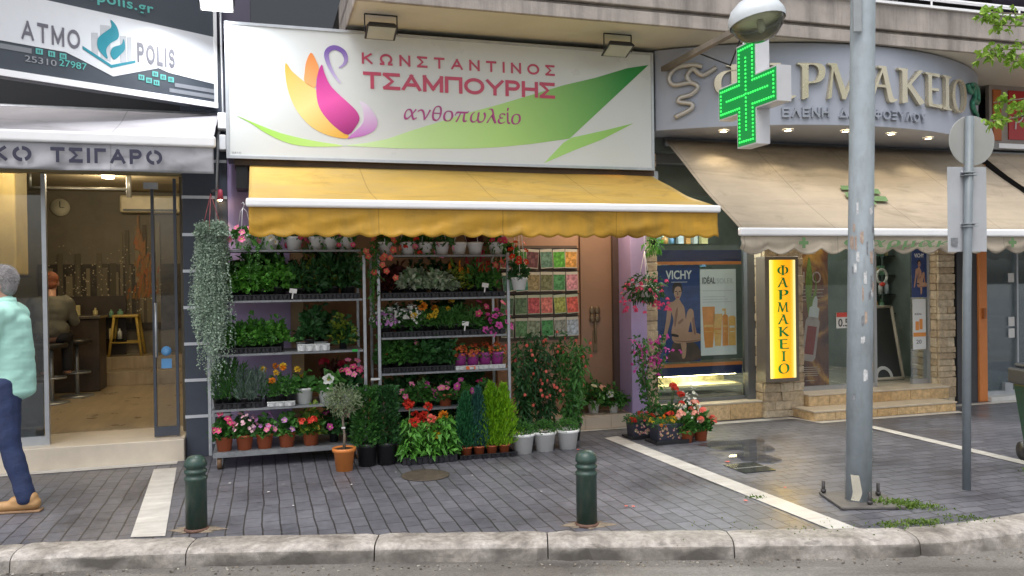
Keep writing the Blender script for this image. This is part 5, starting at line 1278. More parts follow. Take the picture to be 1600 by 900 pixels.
STEM = P('stem_green', (.06, .12, .03), .6); BARK = P('thin_bark', (.2, .16, .12), .8, .3, 20)
SOIL = P('potting_soil', (.03, .022, .016), .9, .3, 40)
TERRA = P('terracotta_plastic', (.42, .105, .04), .5, .1, 6); ORANGE = P('orange_pot', (.66, .22, .05), .4, .08, 5)
WPOT = P('white_plastic_pot', (.82, .82, .8), .35, .04, 6); BPOT = P('black_plastic_pot', (.018, .018, .02), .4, .1)
def unit(r):
    while True:
        v = Vector((r.uniform(-1, 1), r.uniform(-1, 1), r.uniform(-1, 1)))
        if .05 < v.length < 1: return v.normalized()
def leaf(m, p, d, L, w, r, mi=0, droop=.15):
    d = d.normalized(); s = d.cross(unit(r))
    if s.length < .1: s = d.orthogonal()
    s.normalize(); n = s.cross(d)
    tip = p+d*L-Vector((0, 0, 1))*L*droop; mid = p+d*L*.48
    b = len(m.v)
    m.v += [tuple(p), tuple(mid+s*w*.5+n*w*.22), tuple(tip), tuple(mid-s*w*.5+n*w*.22), tuple(mid)]
    m.f += [[b, b+4, b+1], [b+4, b+2, b+1], [b, b+3, b+4], [b+4, b+3, b+2]]; m.m += [mi]*4; m.sm += [False]*4
def cloud(m, r, n, rx, rz, L, w, z0=0, up=.5, shape='dome', droop=.2, shell=.55, c=(0, 0)):
    off = r.uniform(0, 90)
    for _ in range(n):
        if shape == 'dome':
            u = unit(r); u.z = abs(u.z); q = r.uniform(shell, 1)
            f = 1+.45*noise.noise(u*1.7+Vector((off, off*.3, off*.7))); q *= f; p = Vector((u.x*rx*q, u.y*rx*q, z0+u.z*rz*q))
            d = Vector((u.x, u.y, u.z*.6))
        elif shape == 'ball':
            u = unit(r); q = r.uniform(shell, 1); f = 1+.22*noise.noise(u*2.3+Vector((n, rx*9, 0)))
            p = Vector((u.x*rx*q*f, u.y*rx*q*f, z0+u.z*rz*q*f)); d = u.copy()
        else:                         # column / cone
            t = r.random(); a = r.uniform(0, 2*PI)
            ww = rx*((1-t)**.8 if shape == 'cone' else 1-.3*t)*math.sqrt(r.uniform(.15, 1))
            if shape == 'cone': ww *= min(1, .55+2.5*t)
            p = Vector((ww*math.cos(a), ww*math.sin(a), z0+t*rz)); d = Vector((math.cos(a)*.8, math.sin(a)*.8, .2))
        p.x += c[0]; p.y += c[1]
        d = d.normalized()*.8+Vector((0, 0, up))+unit(r)*.55
        q_ = r.uniform(.55, 1.35); leaf(m, p-d.normalized()*L*.4, d, L*q_, w*q_*r.uniform(.8, 1.15), r, 0, droop*r.uniform(.4, 1.8))
def bloom(m, p, n, R_, r, mi=0, ci=1, eye=.28):
    n = n.normalized(); a = n.orthogonal().normalized(); b = n.cross(a); ph = r.uniform(0, 6)
    k = 15; b0 = len(m.v)
    m.v.append(tuple(p-n*R_*.25))
    for i in range(k):
        t = 2*PI*i/k; rr = R_*(1 if i % 3 else .74)*r.uniform(.93, 1.07)
        m.v.append(tuple(p+(a*math.cos(t+ph)+b*math.sin(t+ph))*rr+n*R_*.1*r.uniform(-.6, 1)))
    for i in range(k): m.f.append([b0, b0+1+i, b0+1+(i+1) % k]); m.m.append(mi); m.sm.append(False)
    if eye:
        b0 = len(m.v); q = p-n*R_*.12
        for i in range(6): m.v.append(tuple(q+(a*math.cos(i*PI/3)+b*math.sin(i*PI/3))*R_*eye))
        m.f.append(list(range(b0, b0+6))); m.m.append(ci); m.sm.append(False)
def pompom(m, p, R_, r, mi=0, n=34):
    for _ in range(n):
        u = unit(r); u.z = u.z*.8+.2; leaf(m, p+u*R_*.3, u, R_*.75, R_*.62, r, mi, 0)
def umbel(m, p, R_, r, n=13):
    for _ in range(n):
        u = unit(r); u.z = abs(u.z)*.9-.1; bloom(m, p+u*R_*.75, u, R_*.42, r, 0, 0, 0)
CACHE = {}
def mesh_of(key, fn, mats):
    if key not in CACHE:
        m = MB(); fn(m, random.Random(str(key))); me = m.mesh(str(key[0])); [me.materials.append(x) for x in mats]; CACHE[key] = me
    return CACHE[key]
def make(name, label, cat, at, parts, group=None, rz=0, sc=1, world_at=None):
    t = thing(name, label, cat, at, rz, group, world_at); t.scale = (sc, sc, sc)
    def hang(par, lst):
        for pn, me, *kids in lst:
            o = bpy.data.objects.new(pn, me); COL.objects.link(o); o.parent = par
            if kids: hang(o, kids)
    hang(t, parts); return t
# ---- kinds: foliage mesh by (kind, variant); the soil level is z = 0
FKIND = {
 'herb': ('bright', lambda m, r: cloud(m, r, 285, .085, .15, .042, .03, 0, .35)),
 'herbmid': ('mid', lambda m, r: cloud(m, r, 285, .085, .16, .042, .028, 0, .4)),
 'seedling': ('mid', lambda m, r: cloud(m, r, 142, .07, .2, .055, .024, 0, .5)),
 'pepper': ('dark', lambda m, r: (cloud(m, r, 127, .075, .22, .06, .026, 0, .3), cloud(m, r, 27, .07, .24, .06, .012, 0, .8))),
 'yellowing': ('yellow', lambda m, r: cloud(m, r, 82, .075, .22, .06, .02, 0, .4)),
 'yellowbush': ('yellow', lambda m, r: cloud(m, r, 165, .1, .2, .06, .04, 0, .2)),
 'darkbush': ('dark', lambda m, r: cloud(m, r, 225, .105, .2, .055, .035, 0, .3)),
 'rosemary': ('mid', lambda m, r: cloud(m, r, 495, .08, .26, .05, .007, 0, 1.2, 'column', 0)),
 'lavender': ('grey', lambda m, r: cloud(m, r, 420, .075, .2, .05, .008, 0, 1.1, 'column', 0)),
 'fine': ('mid', lambda m, r: cloud(m, r, 230, .08, .12, .03, .012, 0, .4)),
 'grassy': ('mid', lambda m, r: cloud(m, r, 285, .08, .14, .08, .008, 0, .9, 'dome', .35, .2)),
 'broad': ('mid', lambda m, r: cloud(m, r, 63, .09, .13, .11, .06, 0, .4, 'dome', .4, .2)),
 'broaddark': ('dark', lambda m, r: cloud(m, r, 90, .09, .13, .09, .05, 0, .4, 'dome', .4, .2)),
 'round': ('mid', lambda m, r: cloud(m, r, 157, .1, .17, .055, .05, 0, .3)),
 'trailing': ('mid', lambda m, r: (cloud(m, r, 120, .1, .1, .05, .038, 0, .2), cloud(m, r, 67, .11, .2, .045, .03, -.1, -.4, 'column', .5))),
 'variegated': ('varieg', lambda m, r: cloud(m, r, 195, .095, .13, .05, .03, 0, .3)),
 'maroonleaf': ('maroon', lambda m, r: cloud(m, r, 165, .08, .18, .06, .035, 0, .4)),
 'dahlialeaf': ('bright', lambda m, r: cloud(m, r, 150, .1, .3, .075, .042, .02, .1, 'column', .5)),
 'ballbasil': ('mid', lambda m, r: cloud(m, r, 520, .115, .12, .024, .016, .02, .3, 'dome', .1, .7)),
 'peony': ('mid', lambda m, r: cloud(m, r, 225, .16, .22, .085, .045, 0, .2, 'dome', .4)),
 'fuchsialeaf': ('dark', lambda m, r: cloud(m, r, 380, .23, .17, .055, .03, 0, 0, 'ball', .4, .4)),
 'hangleaf': ('bright', lambda m, r: cloud(m, r, 190, .12, .14, .05, .02, 0, -.1, 'ball', .4, .3)),
}
def fol(kind, v=0): return mesh_of((kind, v), FKIND[kind][1], [LG[FKIND[kind][0]]])
def flowers(kind, col, n, R_, rx, rz, v=0, z0=0, low=.2, eye=None):
    def fn(m, r):
        for _ in range(n):
            u = unit(r); u.z = abs(u.z)*(1-low)+low; u.y = -abs(u.y)*.8 if r.random() < .65 else u.y; u.normalize()
            p = Vector((u.x*rx, u.y*rx, z0+u.z*rz*r.uniform(.9, 1.12)))
            if kind == 'bloom': bloom(m, p, u+Vector((0, -.5, .2))+unit(r)*.4, R_*r.uniform(.8, 1.15), r)
            elif kind == 'pompom': pompom(m, p, R_*r.uniform(.8, 1.15), r)
            elif kind == 'umbel':
                m.tube([p*.4, p], .003, 5, 1); umbel(m, p, R_*r.uniform(.85, 1.15), r)
            elif kind == 'tiny': bloom(m, p, u+unit(r)*.5, R_*r.uniform(.7, 1.2), r, 0, 0, 0)
            elif kind == 'spike':
                h = R_*r.uniform(2.5, 4)
                for k in range(26):
                    t = k/26; a = r.uniform(0, 6.3); leaf(m, Vector((p.x, p.y, z0+rz*.5+t*h)), Vector((math.cos(a)*.6, math.sin(a)*.6, 1)), R_*.9*(1.1-t*.7), R_*.4, r, 0, 0)
    return mesh_of(('flowers', kind, col, n, R_, rx, rz, v, z0), fn, [fmat(col), (eye or EYE) if kind == 'bloom' else STEM])
def potmesh(key, r0, r1, h, mat, lip=.012, n=22):
    def fn(m, r):
        m.lathe([(0, 0), (r0, 0), (r0+(r1-r0)*.86, h*.84), (r1+lip*.5, h*.85), (r1+lip, h*.86), (r1+lip, h), (r1+lip-.006, h), (r1-.004, h*.9), (0, h*.9)], n=n)
    return mesh_of(('pot', key), fn, [mat])
def soilmesh(rad, z): return mesh_of(('soil', rad, z), lambda m, r: m.lathe([(0, z-.01), (rad, z-.01), (rad*.98, z), (0, z+.008)], n=16), [SOIL])
def lifted(me, dz):
    k = ('lift', me.name, dz)
    if k not in CACHE:
        c = me.copy(); c.transform(Matrix.Translation((0, 0, dz))); CACHE[k] = c
    return CACHE[k]
# ---- Danish trolleys
def trolley(name, x0, x1, y0, y1, zs, top, label):
    t = thing(name, label, 'trolley', ((x0+x1)/2, (y0+y1)/2, 0))
    for x in (x0, x1):
        for y in (y0, y1):
            m = MB(); m.box(x-.014, x+.014, y-.012, y+.012, .13, top); m.build('post', grey_metal, t, .004)
            m = MB(); m.tube([(x+(.07 if x == x0 else -.07)-.018, y+(.04 if y == y0 else -.04), .055), (x+(.07 if x == x0 else -.07)+.018, y+(.04 if y == y0 else -.04), .055)], .055, 16); w = m.build('wheel', P('brown_wheel', (.16, .09, .045), .6, .2), t)
            m = MB(); cx = x+(.07 if x == x0 else -.07); cy = y+(.04 if y == y0 else -.04); m.box(cx-.026, cx-.02, cy-.025, cy+.025, .04, .13); m.box(cx+.02, cx+.026, cy-.025, cy+.025, .04, .13); m.build('fork', grey_metal, w)
    for i, z in enumerate(zs):
        m = MB(); m.box(x0+.018, x1-.018, y0+.004, y1, z-.008, z-.001); m.box(x0+.018, x1-.018, y0-.012, y0+.004, z-(.045 if i == 0 else .018), z); m.build('deck' if i == 0 else 'shelf', P('shelf_steel', (.24, .25, .26), .45, .2, 20, metal=.4), t)
    return t
LZ = [.15, .52, 1.0, 1.465, 1.91]; RZ = [.15, .43, .77, 1.1, 1.46, 1.86]
trolley('plant_trolley', .22, 1.56, -.65, -.1, LZ, 1.92, 'left steel plant trolley with herbs and terracotta flower pots')
trolley('plant_trolley', 1.69, 2.93, -.65, -.1, RZ, 1.88, 'right steel plant trolley with purple wrapped pots and magenta petunias')
def tray(x0, x1, y0, y1, z, label, white=False, h=.045, n=0):
    t = thing('nursery_tray', label, 'tray', ((x0+x1)/2, (y0+y1)/2, z))
    m = MB(); m.box(x0, x1, y0, y1, z+.001, z+.008); mt = P('white_tray', (.7, .71, .7), .4, .04) if white else P('black_tray', (.022, .022, .026), .38, .1)
    k = n or max(3, int((x1-x0)/.07))
    for a, b in (((x0, y0), (x1, y0)), ((x0, y1), (x1, y1))):
        m.box(a[0], b[0], a[1]-.004, a[1]+.004, z+.008, z+h); m.box(a[0]-.006, b[0]+.006, a[1]-.012, a[1]+.008, z+h, z+h+.005)
    for x in (x0, x1): m.box(x-.004, x+.004, y0, y1, z+.008, z+h)
    for i in range(k):
        cx = x0+(i+.5)*(x1-x0)/k; m.lathe([(.022, .006), (.03, h*.9)], (cx, y0-.012, z), 10, cap=False)
    m.build('tray', mt, t); return t
SMALLPOT = potmesh('small_black', .028, .036, .07, BPOT, .003, 12)
cnt = [0]
def row(kind, n, x0, x1, y, z, label, group, fl=None, sc=1, pot=True, cat='potted plant', name='seedling', jit=.012, kz=.06):
    for i in range(n):
        cnt[0] += 1; r = random.Random(cnt[0])
        x = x0+(x1-x0)*(i+.5)/n+r.uniform(-jit, jit)
        parts = [('foliage', lifted(fol(kind, (i+int(z*10)) % 5), kz))]
        if fl: parts.append(('flowers', lifted(fl[i % len(fl)], kz)))
        if pot: parts.append(('pot', SMALLPOT))
        make(name, label, cat, (x, y-.02+r.uniform(-.02, .02), z+.006), parts, group, r.uniform(-.5, .5) if fl else r.uniform(0, 6.28), sc*r.uniform(1.08, 1.5))
# left trolley, third shelf (z 1.465)
z = LZ[3]
tray(.3, .9, -.63, -.15, z, 'black tray of bright herbs on the upper shelf of the left trolley')
tray(.92, 1.52, -.63, -.15, z, 'black tray of yellowing seedlings on the upper shelf of the left trolley')
row('herb', 5, .27, .86, -.54, z, 'bright green herb in the front row of the upper left trolley tray', 'bright herbs on the upper left shelf', sc=1.15)
row('herbmid', 5, .28, .88, -.3, z, 'mid green herb in the back row of the upper left trolley tray', 'back herbs on the upper left shelf', sc=1.5)
row('pepper', 4, .92, 1.52, -.53, z, 'dark green seedling in the front row of the upper right tray of the left trolley', 'dark seedlings on the upper left shelf', sc=1.1)
row('yellowing', 3, .98, 1.5, -.42, z, 'yellowing seedling in the upper right tray of the left trolley', 'yellowing seedlings on the upper left shelf', sc=1.2)
row('pepper', 4, .92, 1.52, -.27, z, 'dark green seedling in the back row of the upper right tray of the left trolley', 'back dark seedlings on the upper left shelf', sc=1.3)
# left trolley, second shelf (z 1.0)
z = LZ[2]
tray(.3, .82, -.62, -.3, z, 'black tray of bushy herbs on the second shelf of the left trolley')
for x, lab in ((.43, 'leftmost bushy green herb on the second shelf of the left trolley'), (.66, 'bushy green herb left of the white tray on the second shelf of the left trolley'), ):
    make('herb_plant', lab, 'potted plant', (x, -.52, z), [('foliage', lifted(fol('herb', int(x*10)), .06)), ('foliage', lifted(fol('herbmid', int(x*10)), .05)), ('pot', SMALLPOT)], 'bushy herbs on the second shelf', sc=1.35)
row('herb', 3, .5, .86, -.42, z, 'small green herb between the bushy herbs on the second shelf of the left trolley', 'small herbs on the second shelf', sc=.95)
tray(.97, 1.24, -.64, -.35, z, 'white tray with a dark bush on the second shelf of the left trolley', True, .06, 4)
make('dark_bush', 'dark leafy plant in the white tray on the second shelf of the left trolley', 'potted plant', (1.08, -.45, z+.01), [('foliage', lifted(fol('darkbush', 0), .07)), ('pot', SMALLPOT)], sc=1.3)
make('dark_bush', 'dark bush behind the white tray on the second shelf of the left trolley', 'potted plant', (1.18, -.25, z+.01), [('foliage', lifted(fol('darkbush', 1), .07)), ('pot', SMALLPOT)], sc=1.5)
make('yellow_green_bush', 'yellow green leafy plant at the right of the second shelf of the left trolley', 'potted plant', (1.38, -.48, z), [('foliage', lifted(fol('yellowbush', 0), .07)), ('foliage', lifted(fol('darkbush', 2), .05)), ('pot', SMALLPOT)], sc=1.15)
# left trolley, first shelf (z .52)
z = LZ[1]
tray(.26, .66, -.62, -.25, z, 'black tray of tall grassy herbs on the lower shelf of the left trolley')
row('rosemary', 3, .24, .5, -.5, z, 'tall green needle leaved herb on the lower shelf of the left trolley', 'needle leaved herbs on the lower shelf', name='rosemary_plant')
row('lavender', 2, .47, .66, -.56, z, 'grey green feathery herb on the lower shelf of the left trolley', 'grey feathery herbs', name='lavender_plant', sc=1.05)
tray(.7, .93, -.64, -.42, z, 'small white tray of marigolds on the lower shelf of the left trolley', True, .04, 3)
row('fine', 3, .68, .95, -.53, z, 'orange and yellow marigold in the white tray on the lower shelf of the left trolley', 'marigolds in the small white tray', [flowers('pompom', 'yellow', 2, .024, .06, .2, 1), flowers('pompom', 'orange', 3, .022, .06, .2, 2)], 1.1, name='marigold_plant')
def potted(name, label, at, fkind, fv, fl, pot, ph, pr, sc=1, group=None, rz=0, fsc=None, cat='potted plant'):
    parts = [('foliage', lifted(fol(k, fv), ph*.85)) for k in (fkind if isinstance(fkind, tuple) else (fkind,))]+[('flowers', lifted(f, ph*.85)) for f in (fl or [])]
    parts.append(('pot', pot, ('soil', soilmesh(pr, ph*.88))))
    return make(name, label, cat, at, parts, group, rz, sc)
WP = potmesh('white_small', .045, .058, .105, WPOT, .004, 20)
potted('gerbera_plant', 'broad leaved plant with one yellow bloom in a white pot, left trolley', (1.02, -.52, z), 'broad', 0, [flowers('bloom', 'yellow', 1, .035, .03, .27, 5)], WP, .105, .055, 1.38)
potted('gerbera_plant', 'broad leaved plant with one white bloom in a white pot, left trolley', (1.22, -.54, z), 'broad', 1, [flowers('bloom', 'white', 1, .04, .05, .2, 7)], WP, .105, .055, 1.38)
potted('begonia', 'dark leaved plant with pink blooms at the right end of the lower left shelf', (1.43, -.52, z), 'broaddark', 0, [flowers('bloom', 'hot', 9, .026, .1, .17, 1), flowers('bloom', 'pink', 5, .022, .1, .2, 2)], WP, .105, .055, 1.4)
potted('crimson_plant', 'dark crimson flowering plant at the back of the lower shelf of the left trolley', (1.3, -.25, z), 'maroonleaf', 0, [flowers('umbel', 'crimson', 3, .04, .08, .24, 1)], WP, .105, .055, 1.4)
# left trolley deck: terracotta pots
z = LZ[0]
TP = potmesh('terracotta', .05, .066, .115, TERRA, .005, 22)
for x, lab, fl, k in ((.33, 'hot pink flowers in the leftmost terracotta pot of the trolley deck', [flowers('bloom', 'hot', 9, .03, .1, .24, 1)], 'round'),
      (.5, 'pale pink flowers in the second terracotta pot of the trolley deck', [flowers('tiny', 'palepink', 34, .016, .11, .2, 1)], 'fine'),
      (.67, 'lilac pink flowers in the middle terracotta pot of the trolley deck', [flowers('tiny', 'lilac', 20, .018, .1, .19, 1), flowers('bloom', 'pink', 4, .024, .12, .15, 2)], 'round'),
      (.86, 'sparse lilac flowers in the fourth terracotta pot of the trolley deck', [flowers('bloom', 'lilac', 3, .025, .12, .13, 3)], 'fine')):
    potted('flower_pot', lab, (x, -.57, z), (k, 'fine') if k != 'fine' else ('fine', 'round'), int(x*7), fl, TP, .115, .062, 1.14, 'terracotta pots on the trolley deck')
potted('red_geranium', 'red geranium with yellow blooms below in the rightmost terracotta pot of the trolley deck', (1.07, -.57, z), ('round', 'yellowbush'), 2, [flowers('umbel', 'red', 3, .045, .1, .27, 1), flowers('bloom', 'yellow', 5, .025, .1, .1, 4)], TP, .115, .062, 1.14, 'terracotta pots on the trolley deck')
for x, c in ((1.28, 'magenta'), (1.44, 'pink')):
    make('black_pot_plant', f'dark plant with {c} blooms in a black pot behind the olive tree', 'potted plant', (x, -.5, z), [('foliage', lifted(fol('darkbush', 2), .07)), ('flowers', lifted(flowers('bloom', c, 3, .03, .1, .2, 9), .07)), ('pot', SMALLPOT)], sc=1.25)
# top shelf: white hanging pots
HP = potmesh('hanging', .055, .078, .12, WPOT, .004, 24)
def hanger(h): return mesh_of(('hanger', h), lambda m, r: [m.tube([(.078*math.cos(a), .078*math.sin(a), .115), (.03*math.cos(a), .03*math.sin(a), h-.03), (0, 0, h)], .0025, 5) for a in (0.3, 2.4, 4.5)]+[m.tube([(0, 0, h), (.012, 0, h+.03), (0, 0, h+.05), (-.012, 0, h+.035)], .003, 5)], [white_metal])
tops = [(.52, 'trailing', 'pink'), (.74, 'trailing', 'white'), (.95, 'round', 'hot'), (1.14, 'trailing', 'coral'), (1.27, 'round', 'hot'), (1.41, 'trailing', 'hot')]
tl = ['with bare wire hanger at the far left', 'second along the left top shelf', 'third along the left top shelf', 'fourth along the left top shelf', 'fifth along the left top shelf', 'at the right end of the left top shelf']
for i, (x, k, c) in enumerate(tops):
    parts = [('foliage', lifted(fol(k, i), .1)), ('flowers', lifted(flowers('bloom', c, 11, .03, .13, .12, i, -.02, -.5), .1)), ('pot', HP)]
    if i == 0: parts.append(('hanger', hanger(.36)))
    make('hanging_pot', f'white hanging pot with {c.replace("hot", "deep pink")} blooms {tl[i]}', 'hanging pot', (x, -.55 if i else -.62, 1.912 if i else 1.92), parts, 'white hanging pots above the trolleys', i*1.1)
tops = [(1.77, 'trailing', 'coral'), (1.98, 'trailing', 'red'), (2.14, 'trailing', 'pink'), (2.3, 'round', 'pink'), (2.47, None, None), (2.63, 'stub', 'crimson'), (2.84, 'trailing', 'hot')]
tl = ['between the two trolleys', 'left on the right top shelf', 'third along the right top shelf', 'beside the empty looking pot on the right top shelf', 'with nothing hanging over its rim on the right top shelf', 'with a low plant on the right top shelf', 'at the right end of the right top shelf']
for i, (x, k, c) in enumerate(tops):
    parts = [('pot', HP), ('hanger', hanger(.3))]
    if k == 'stub': parts += [('foliage', lifted(fol('maroonleaf', 1), .1))]
    elif k: parts += [('foliage', lifted(fol(k, i+1), .1)), ('flowers', lifted(flowers('bloom' if i != 1 else 'umbel', c, 12 if i != 1 else 4, .034, .14, .13, i+20, -.03, -.6), .1))]
    else: parts += [('soil', soilmesh(.07, .105))]
    make('hanging_pot', f'white hanging pot {("with "+c.replace("hot", "deep pink")+" blooms ") if k else ""}{tl[i]}', 'hanging pot', (x, -.57, 1.862), parts, 'white hanging pots above the trolleys', i*.9)
make('hanging_pot', 'white hanging pot with red flowers swinging beside the right trolley before the seed packets', 'hanging pot', (3.02, -.72, 1.52), [('pot', HP), ('hanger', hanger(.62)), ('foliage', lifted(fol('darkbush', 3), .1)), ('flowers', lifted(flowers('bloom', 'red', 8, .03, .1, .3, 33, .08), .1))], 'white hanging pots above the trolleys')
make('hanging_geranium', 'bunch of red trailing geranium above the right end of the right trolley', 'hanging pot', (2.98, -.5, 1.86), [('foliage', fol('trailing', 4)), ('flowers', flowers('bloom', 'coral', 10, .032, .13, .12, 34, -.03, -.6)), ('pot', SMALLPOT)], None, 0, 1.2)
# right trolley (z 1.46)
z = RZ[4]
tray(1.73, 2.9, -.63, -.2, z, 'long black tray on the upper shelf of the right trolley')
row('maroonleaf', 2, 1.72, 1.96, -.4, z, 'dark maroon leaved plant at the left of the upper shelf of the right trolley', 'maroon plants on the right trolley')
row('variegated', 4, 1.94, 2.42, -.5, z, 'white variegated foliage plant on the upper shelf of the right trolley', 'variegated plants on the right trolley')
row('yellowing', 2, 2.4, 2.62, -.46, z, 'orange plumed celosia on the upper shelf of the right trolley', 'orange celosias', [flowers('spike', 'orange', 4, .026, .06, .24, 1), flowers('spike', 'orange', 3, .024, .05, .2, 2)], name='celosia_plant')
row('seedling', 3, 2.6, 2.9, -.44, z, 'crimson plumed celosia at the right of the upper shelf of the right trolley', 'crimson celosias', [flowers('spike', 'crimson', 4, .028, .06, .26, 3), flowers('spike', 'rust', 4, .028, .06, .26, 4), flowers('spike', 'crimson', 4, .026, .06, .24, 5)], name='celosia_plant')
row('darkbush', 5, 1.8, 2.85, -.25, z, 'dark leafy plant at the back of the upper shelf of the right trolley', 'dark back plants, upper shelf of the right trolley')
# z 1.1
z = RZ[3]
tray(1.73, 2.9, -.63, -.2, z, 'long black tray on the middle shelf of the right trolley')
row('fine', 4, 1.7, 2.06, -.48, z, 'white flowering alyssum on the middle shelf of the right trolley', 'white alyssum on the middle shelf', [flowers('tiny', 'white', 45, .013, .085, .15, 1), flowers('tiny', 'white', 50, .012, .085, .16, 2)], name='alyssum_plant')
row('fine', 1, 1.72, 1.8, -.57, z, 'lilac flowering alyssum at the left of the middle shelf of the right trolley', None, [flowers('tiny', 'lilac', 40, .012, .085, .1, 4)], name='alyssum_plant')
row('fine', 3, 2.03, 2.33, -.5, z, 'yellow and orange marigold on the middle shelf of the right trolley', 'marigolds on the middle shelf', [flowers('pompom', 'yellow', 3, .028, .07, .17, 4), flowers('pompom', 'orange', 3, .03, .07, .2, 5), flowers('pompom', 'yellow', 3, .024, .07, .14, 6)], 1.15, name='marigold_plant')
row('grassy', 4, 2.3, 2.64, -.53, z, 'grassy green plant on the middle shelf of the right trolley', 'grassy plants on the middle shelf', name='grassy_plant')
row('darkbush', 5, 1.8, 2.6, -.27, z, 'dark leafy plant at the back of the middle shelf of the right trolley', 'dark back plants, middle shelf of the right trolley')
row('fine', 1, 2.45, 2.55, -.34, z, 'golden marigold high at the back of the middle shelf of the right trolley', None, [flowers('pompom', 'yellow', 5, .026, .08, .26, 12)], 1.2, name='marigold_plant')
for x, y, lab, v in ((2.68, -.52, 'magenta petunia on the middle shelf of the right trolley, left of its pair', 1), (2.85, -.55, 'magenta petunia spilling past the right post of the right trolley', 2)):
    make('petunia', lab, 'potted plant', (x, y, z), [('foliage', lifted(fol('round', v), .05)), ('flowers', lifted(flowers('bloom', 'magenta', 9, .036, .13, .17, v, -.02, -.2, EYED), .06)), ('flowers', lifted(flowers('bloom', 'hot', 4, .034, .13, .2, v, .03), .06)), ('pot', SMALLPOT)], 'magenta petunias', sc=1.05)
# z .77
z = RZ[2]
tray(1.73, 2.38, -.63, -.2, z, 'black tray of mixed dark plants on the lower middle shelf of the right trolley')
row('herbmid', 4, 1.72, 2.12, -.5, z, 'leafy green plant with tiny pink blooms on the lower middle shelf of the right trolley', 'leafy plants with pink blooms', [flowers('bloom', 'pink', 1, .018, .08, .2, 61), flowers('bloom', 'red', 2, .016, .08, .18, 62)], 1.1)
row('darkbush', 3, 2.06, 2.4, -.52, z, 'dark bushy plant left of the purple pots on the right trolley', 'dark bushes by the purple pots', sc=1.05)
row('pepper', 5, 1.75, 2.4, -.28, z, 'dark tall plant at the back of the lower middle shelf of the right trolley', 'dark back plants, lower middle shelf', sc=1.1)
potted('bellflower', 'small violet flower beside the purple wrapped pots on the right trolley', (2.37, -.56, z), 'fine', 2, [flowers('bloom', 'violet', 3, .02, .06, .16, 3)], SMALLPOT, .07, .03, .9)
tray(2.41, 2.89, -.65, -.3, z, 'white tray under the purple wrapped pots on the right trolley', True, .035, 5)
PW = mesh_of(('wrap', 0), lambda m, r: m.lathe([(.045, .03), (.05, .03), (.062, .13), (.07, .155), (.058, .15), (0, .12)], n=14), [P('purple_wrap', (.3, .04, .22), .45, .15, 20)])
for i in range(4):
    make('wrapped_kalanchoe', ['leftmost purple wrapped pot of rust red blooms on the right trolley', 'second purple wrapped pot of rust red blooms from the left', 'third purple wrapped pot of rust red blooms from the left', 'rightmost purple wrapped pot of rust red blooms beside the trolley post'][i], 'potted plant', (2.47+i*.122, -.56, z), [('foliage', lifted(fol('fine', i), .1)), ('flowers', lifted(flowers('tiny', 'rust', 80, .013, .085, .14, i), .1)), ('wrapper', PW)], 'purple wrapped kalanchoes', i)
m = MB(); m.box(0, .09, -.004, 0, 0, .03); solo(m.build('price_label', P('orange_label', (.75, .15, .03), .5)), 'orange price label on the white tray of purple pots', 'label', (2.5, -.668, z+.006))
# z .43
z = RZ[1]
for i, (x, c) in enumerate(((1.98, 'pink'), (2.12, 'magenta'), (2.32, 'pink'), (2.5, 'magenta'), (2.7, 'hot'))):
    potted('pink_petunia', ['pink petunia with a white bud, low shelf of the right trolley', 'magenta petunia second on the low shelf of the right trolley', 'pink petunia in the middle of the low shelf of the right trolley', 'magenta petunia behind the dark cypress on the low shelf', 'deep pink petunia behind the lime cypress on the low shelf'][i], (x, -.55, z), 'round', i, [flowers('bloom', c, 5, .036, .1, .17, 40+i)]+([flowers('bloom', 'white', 1, .026, .1, .16, 50)] if i == 0 else []), SMALLPOT if i != 2 else TP, .07, .034, 1)
row('darkbush', 5, 1.78, 2.8, -.28, z, 'dark plant at the back of the low shelf of the right trolley', 'dark back plants, low shelf')
row('darkbush', 5, 1.78, 2.8, -.4, RZ[0], 'dark plant on the deck of the right trolley behind the dahlias', 'dark plants on the right trolley deck', sc=1.2)
# white plant labels
for x, y, z, lab in ((.93, -.655, LZ[3]+.06, 'white plant label stuck in the upper tray of the left trolley'), (2.7, -.655, RZ[4]+.09, 'white plant label by the celosias on the right trolley'), (2.5, -.655, RZ[3]+.09, 'white plant label by the grassy plants on the right trolley')):
    m = MB(); m.plate([(-.032, 0), (.032, 0), (.032, .04), (-.032, .04)], 0, .002); m.plate([(-.006, -.05), (.006, -.05), (.006, 0), (-.006, 0)], .0003, .0015); o = m.build('plant_label', white_paper); solo(o, lab, 'label', (x, y, z)); o.rotation_euler = (0, R(8), YAW)
    o2 = MB()
m = MB(); m.box(0, .085, -.003, 0, 0, .02); solo(m.build('shelf_label', white_paper), 'narrow white label hanging between the olive tree and the dark shrubs', 'label', (1.6, -.7, .72))
m = MB(); m.box(0, .05, -.003, 0, 0, .022); solo(m.build('shelf_label', P('green_label', (.02, .4, .06), .5)), 'small green label on the second shelf edge of the left trolley', 'label', (1.44, -.668, .985))

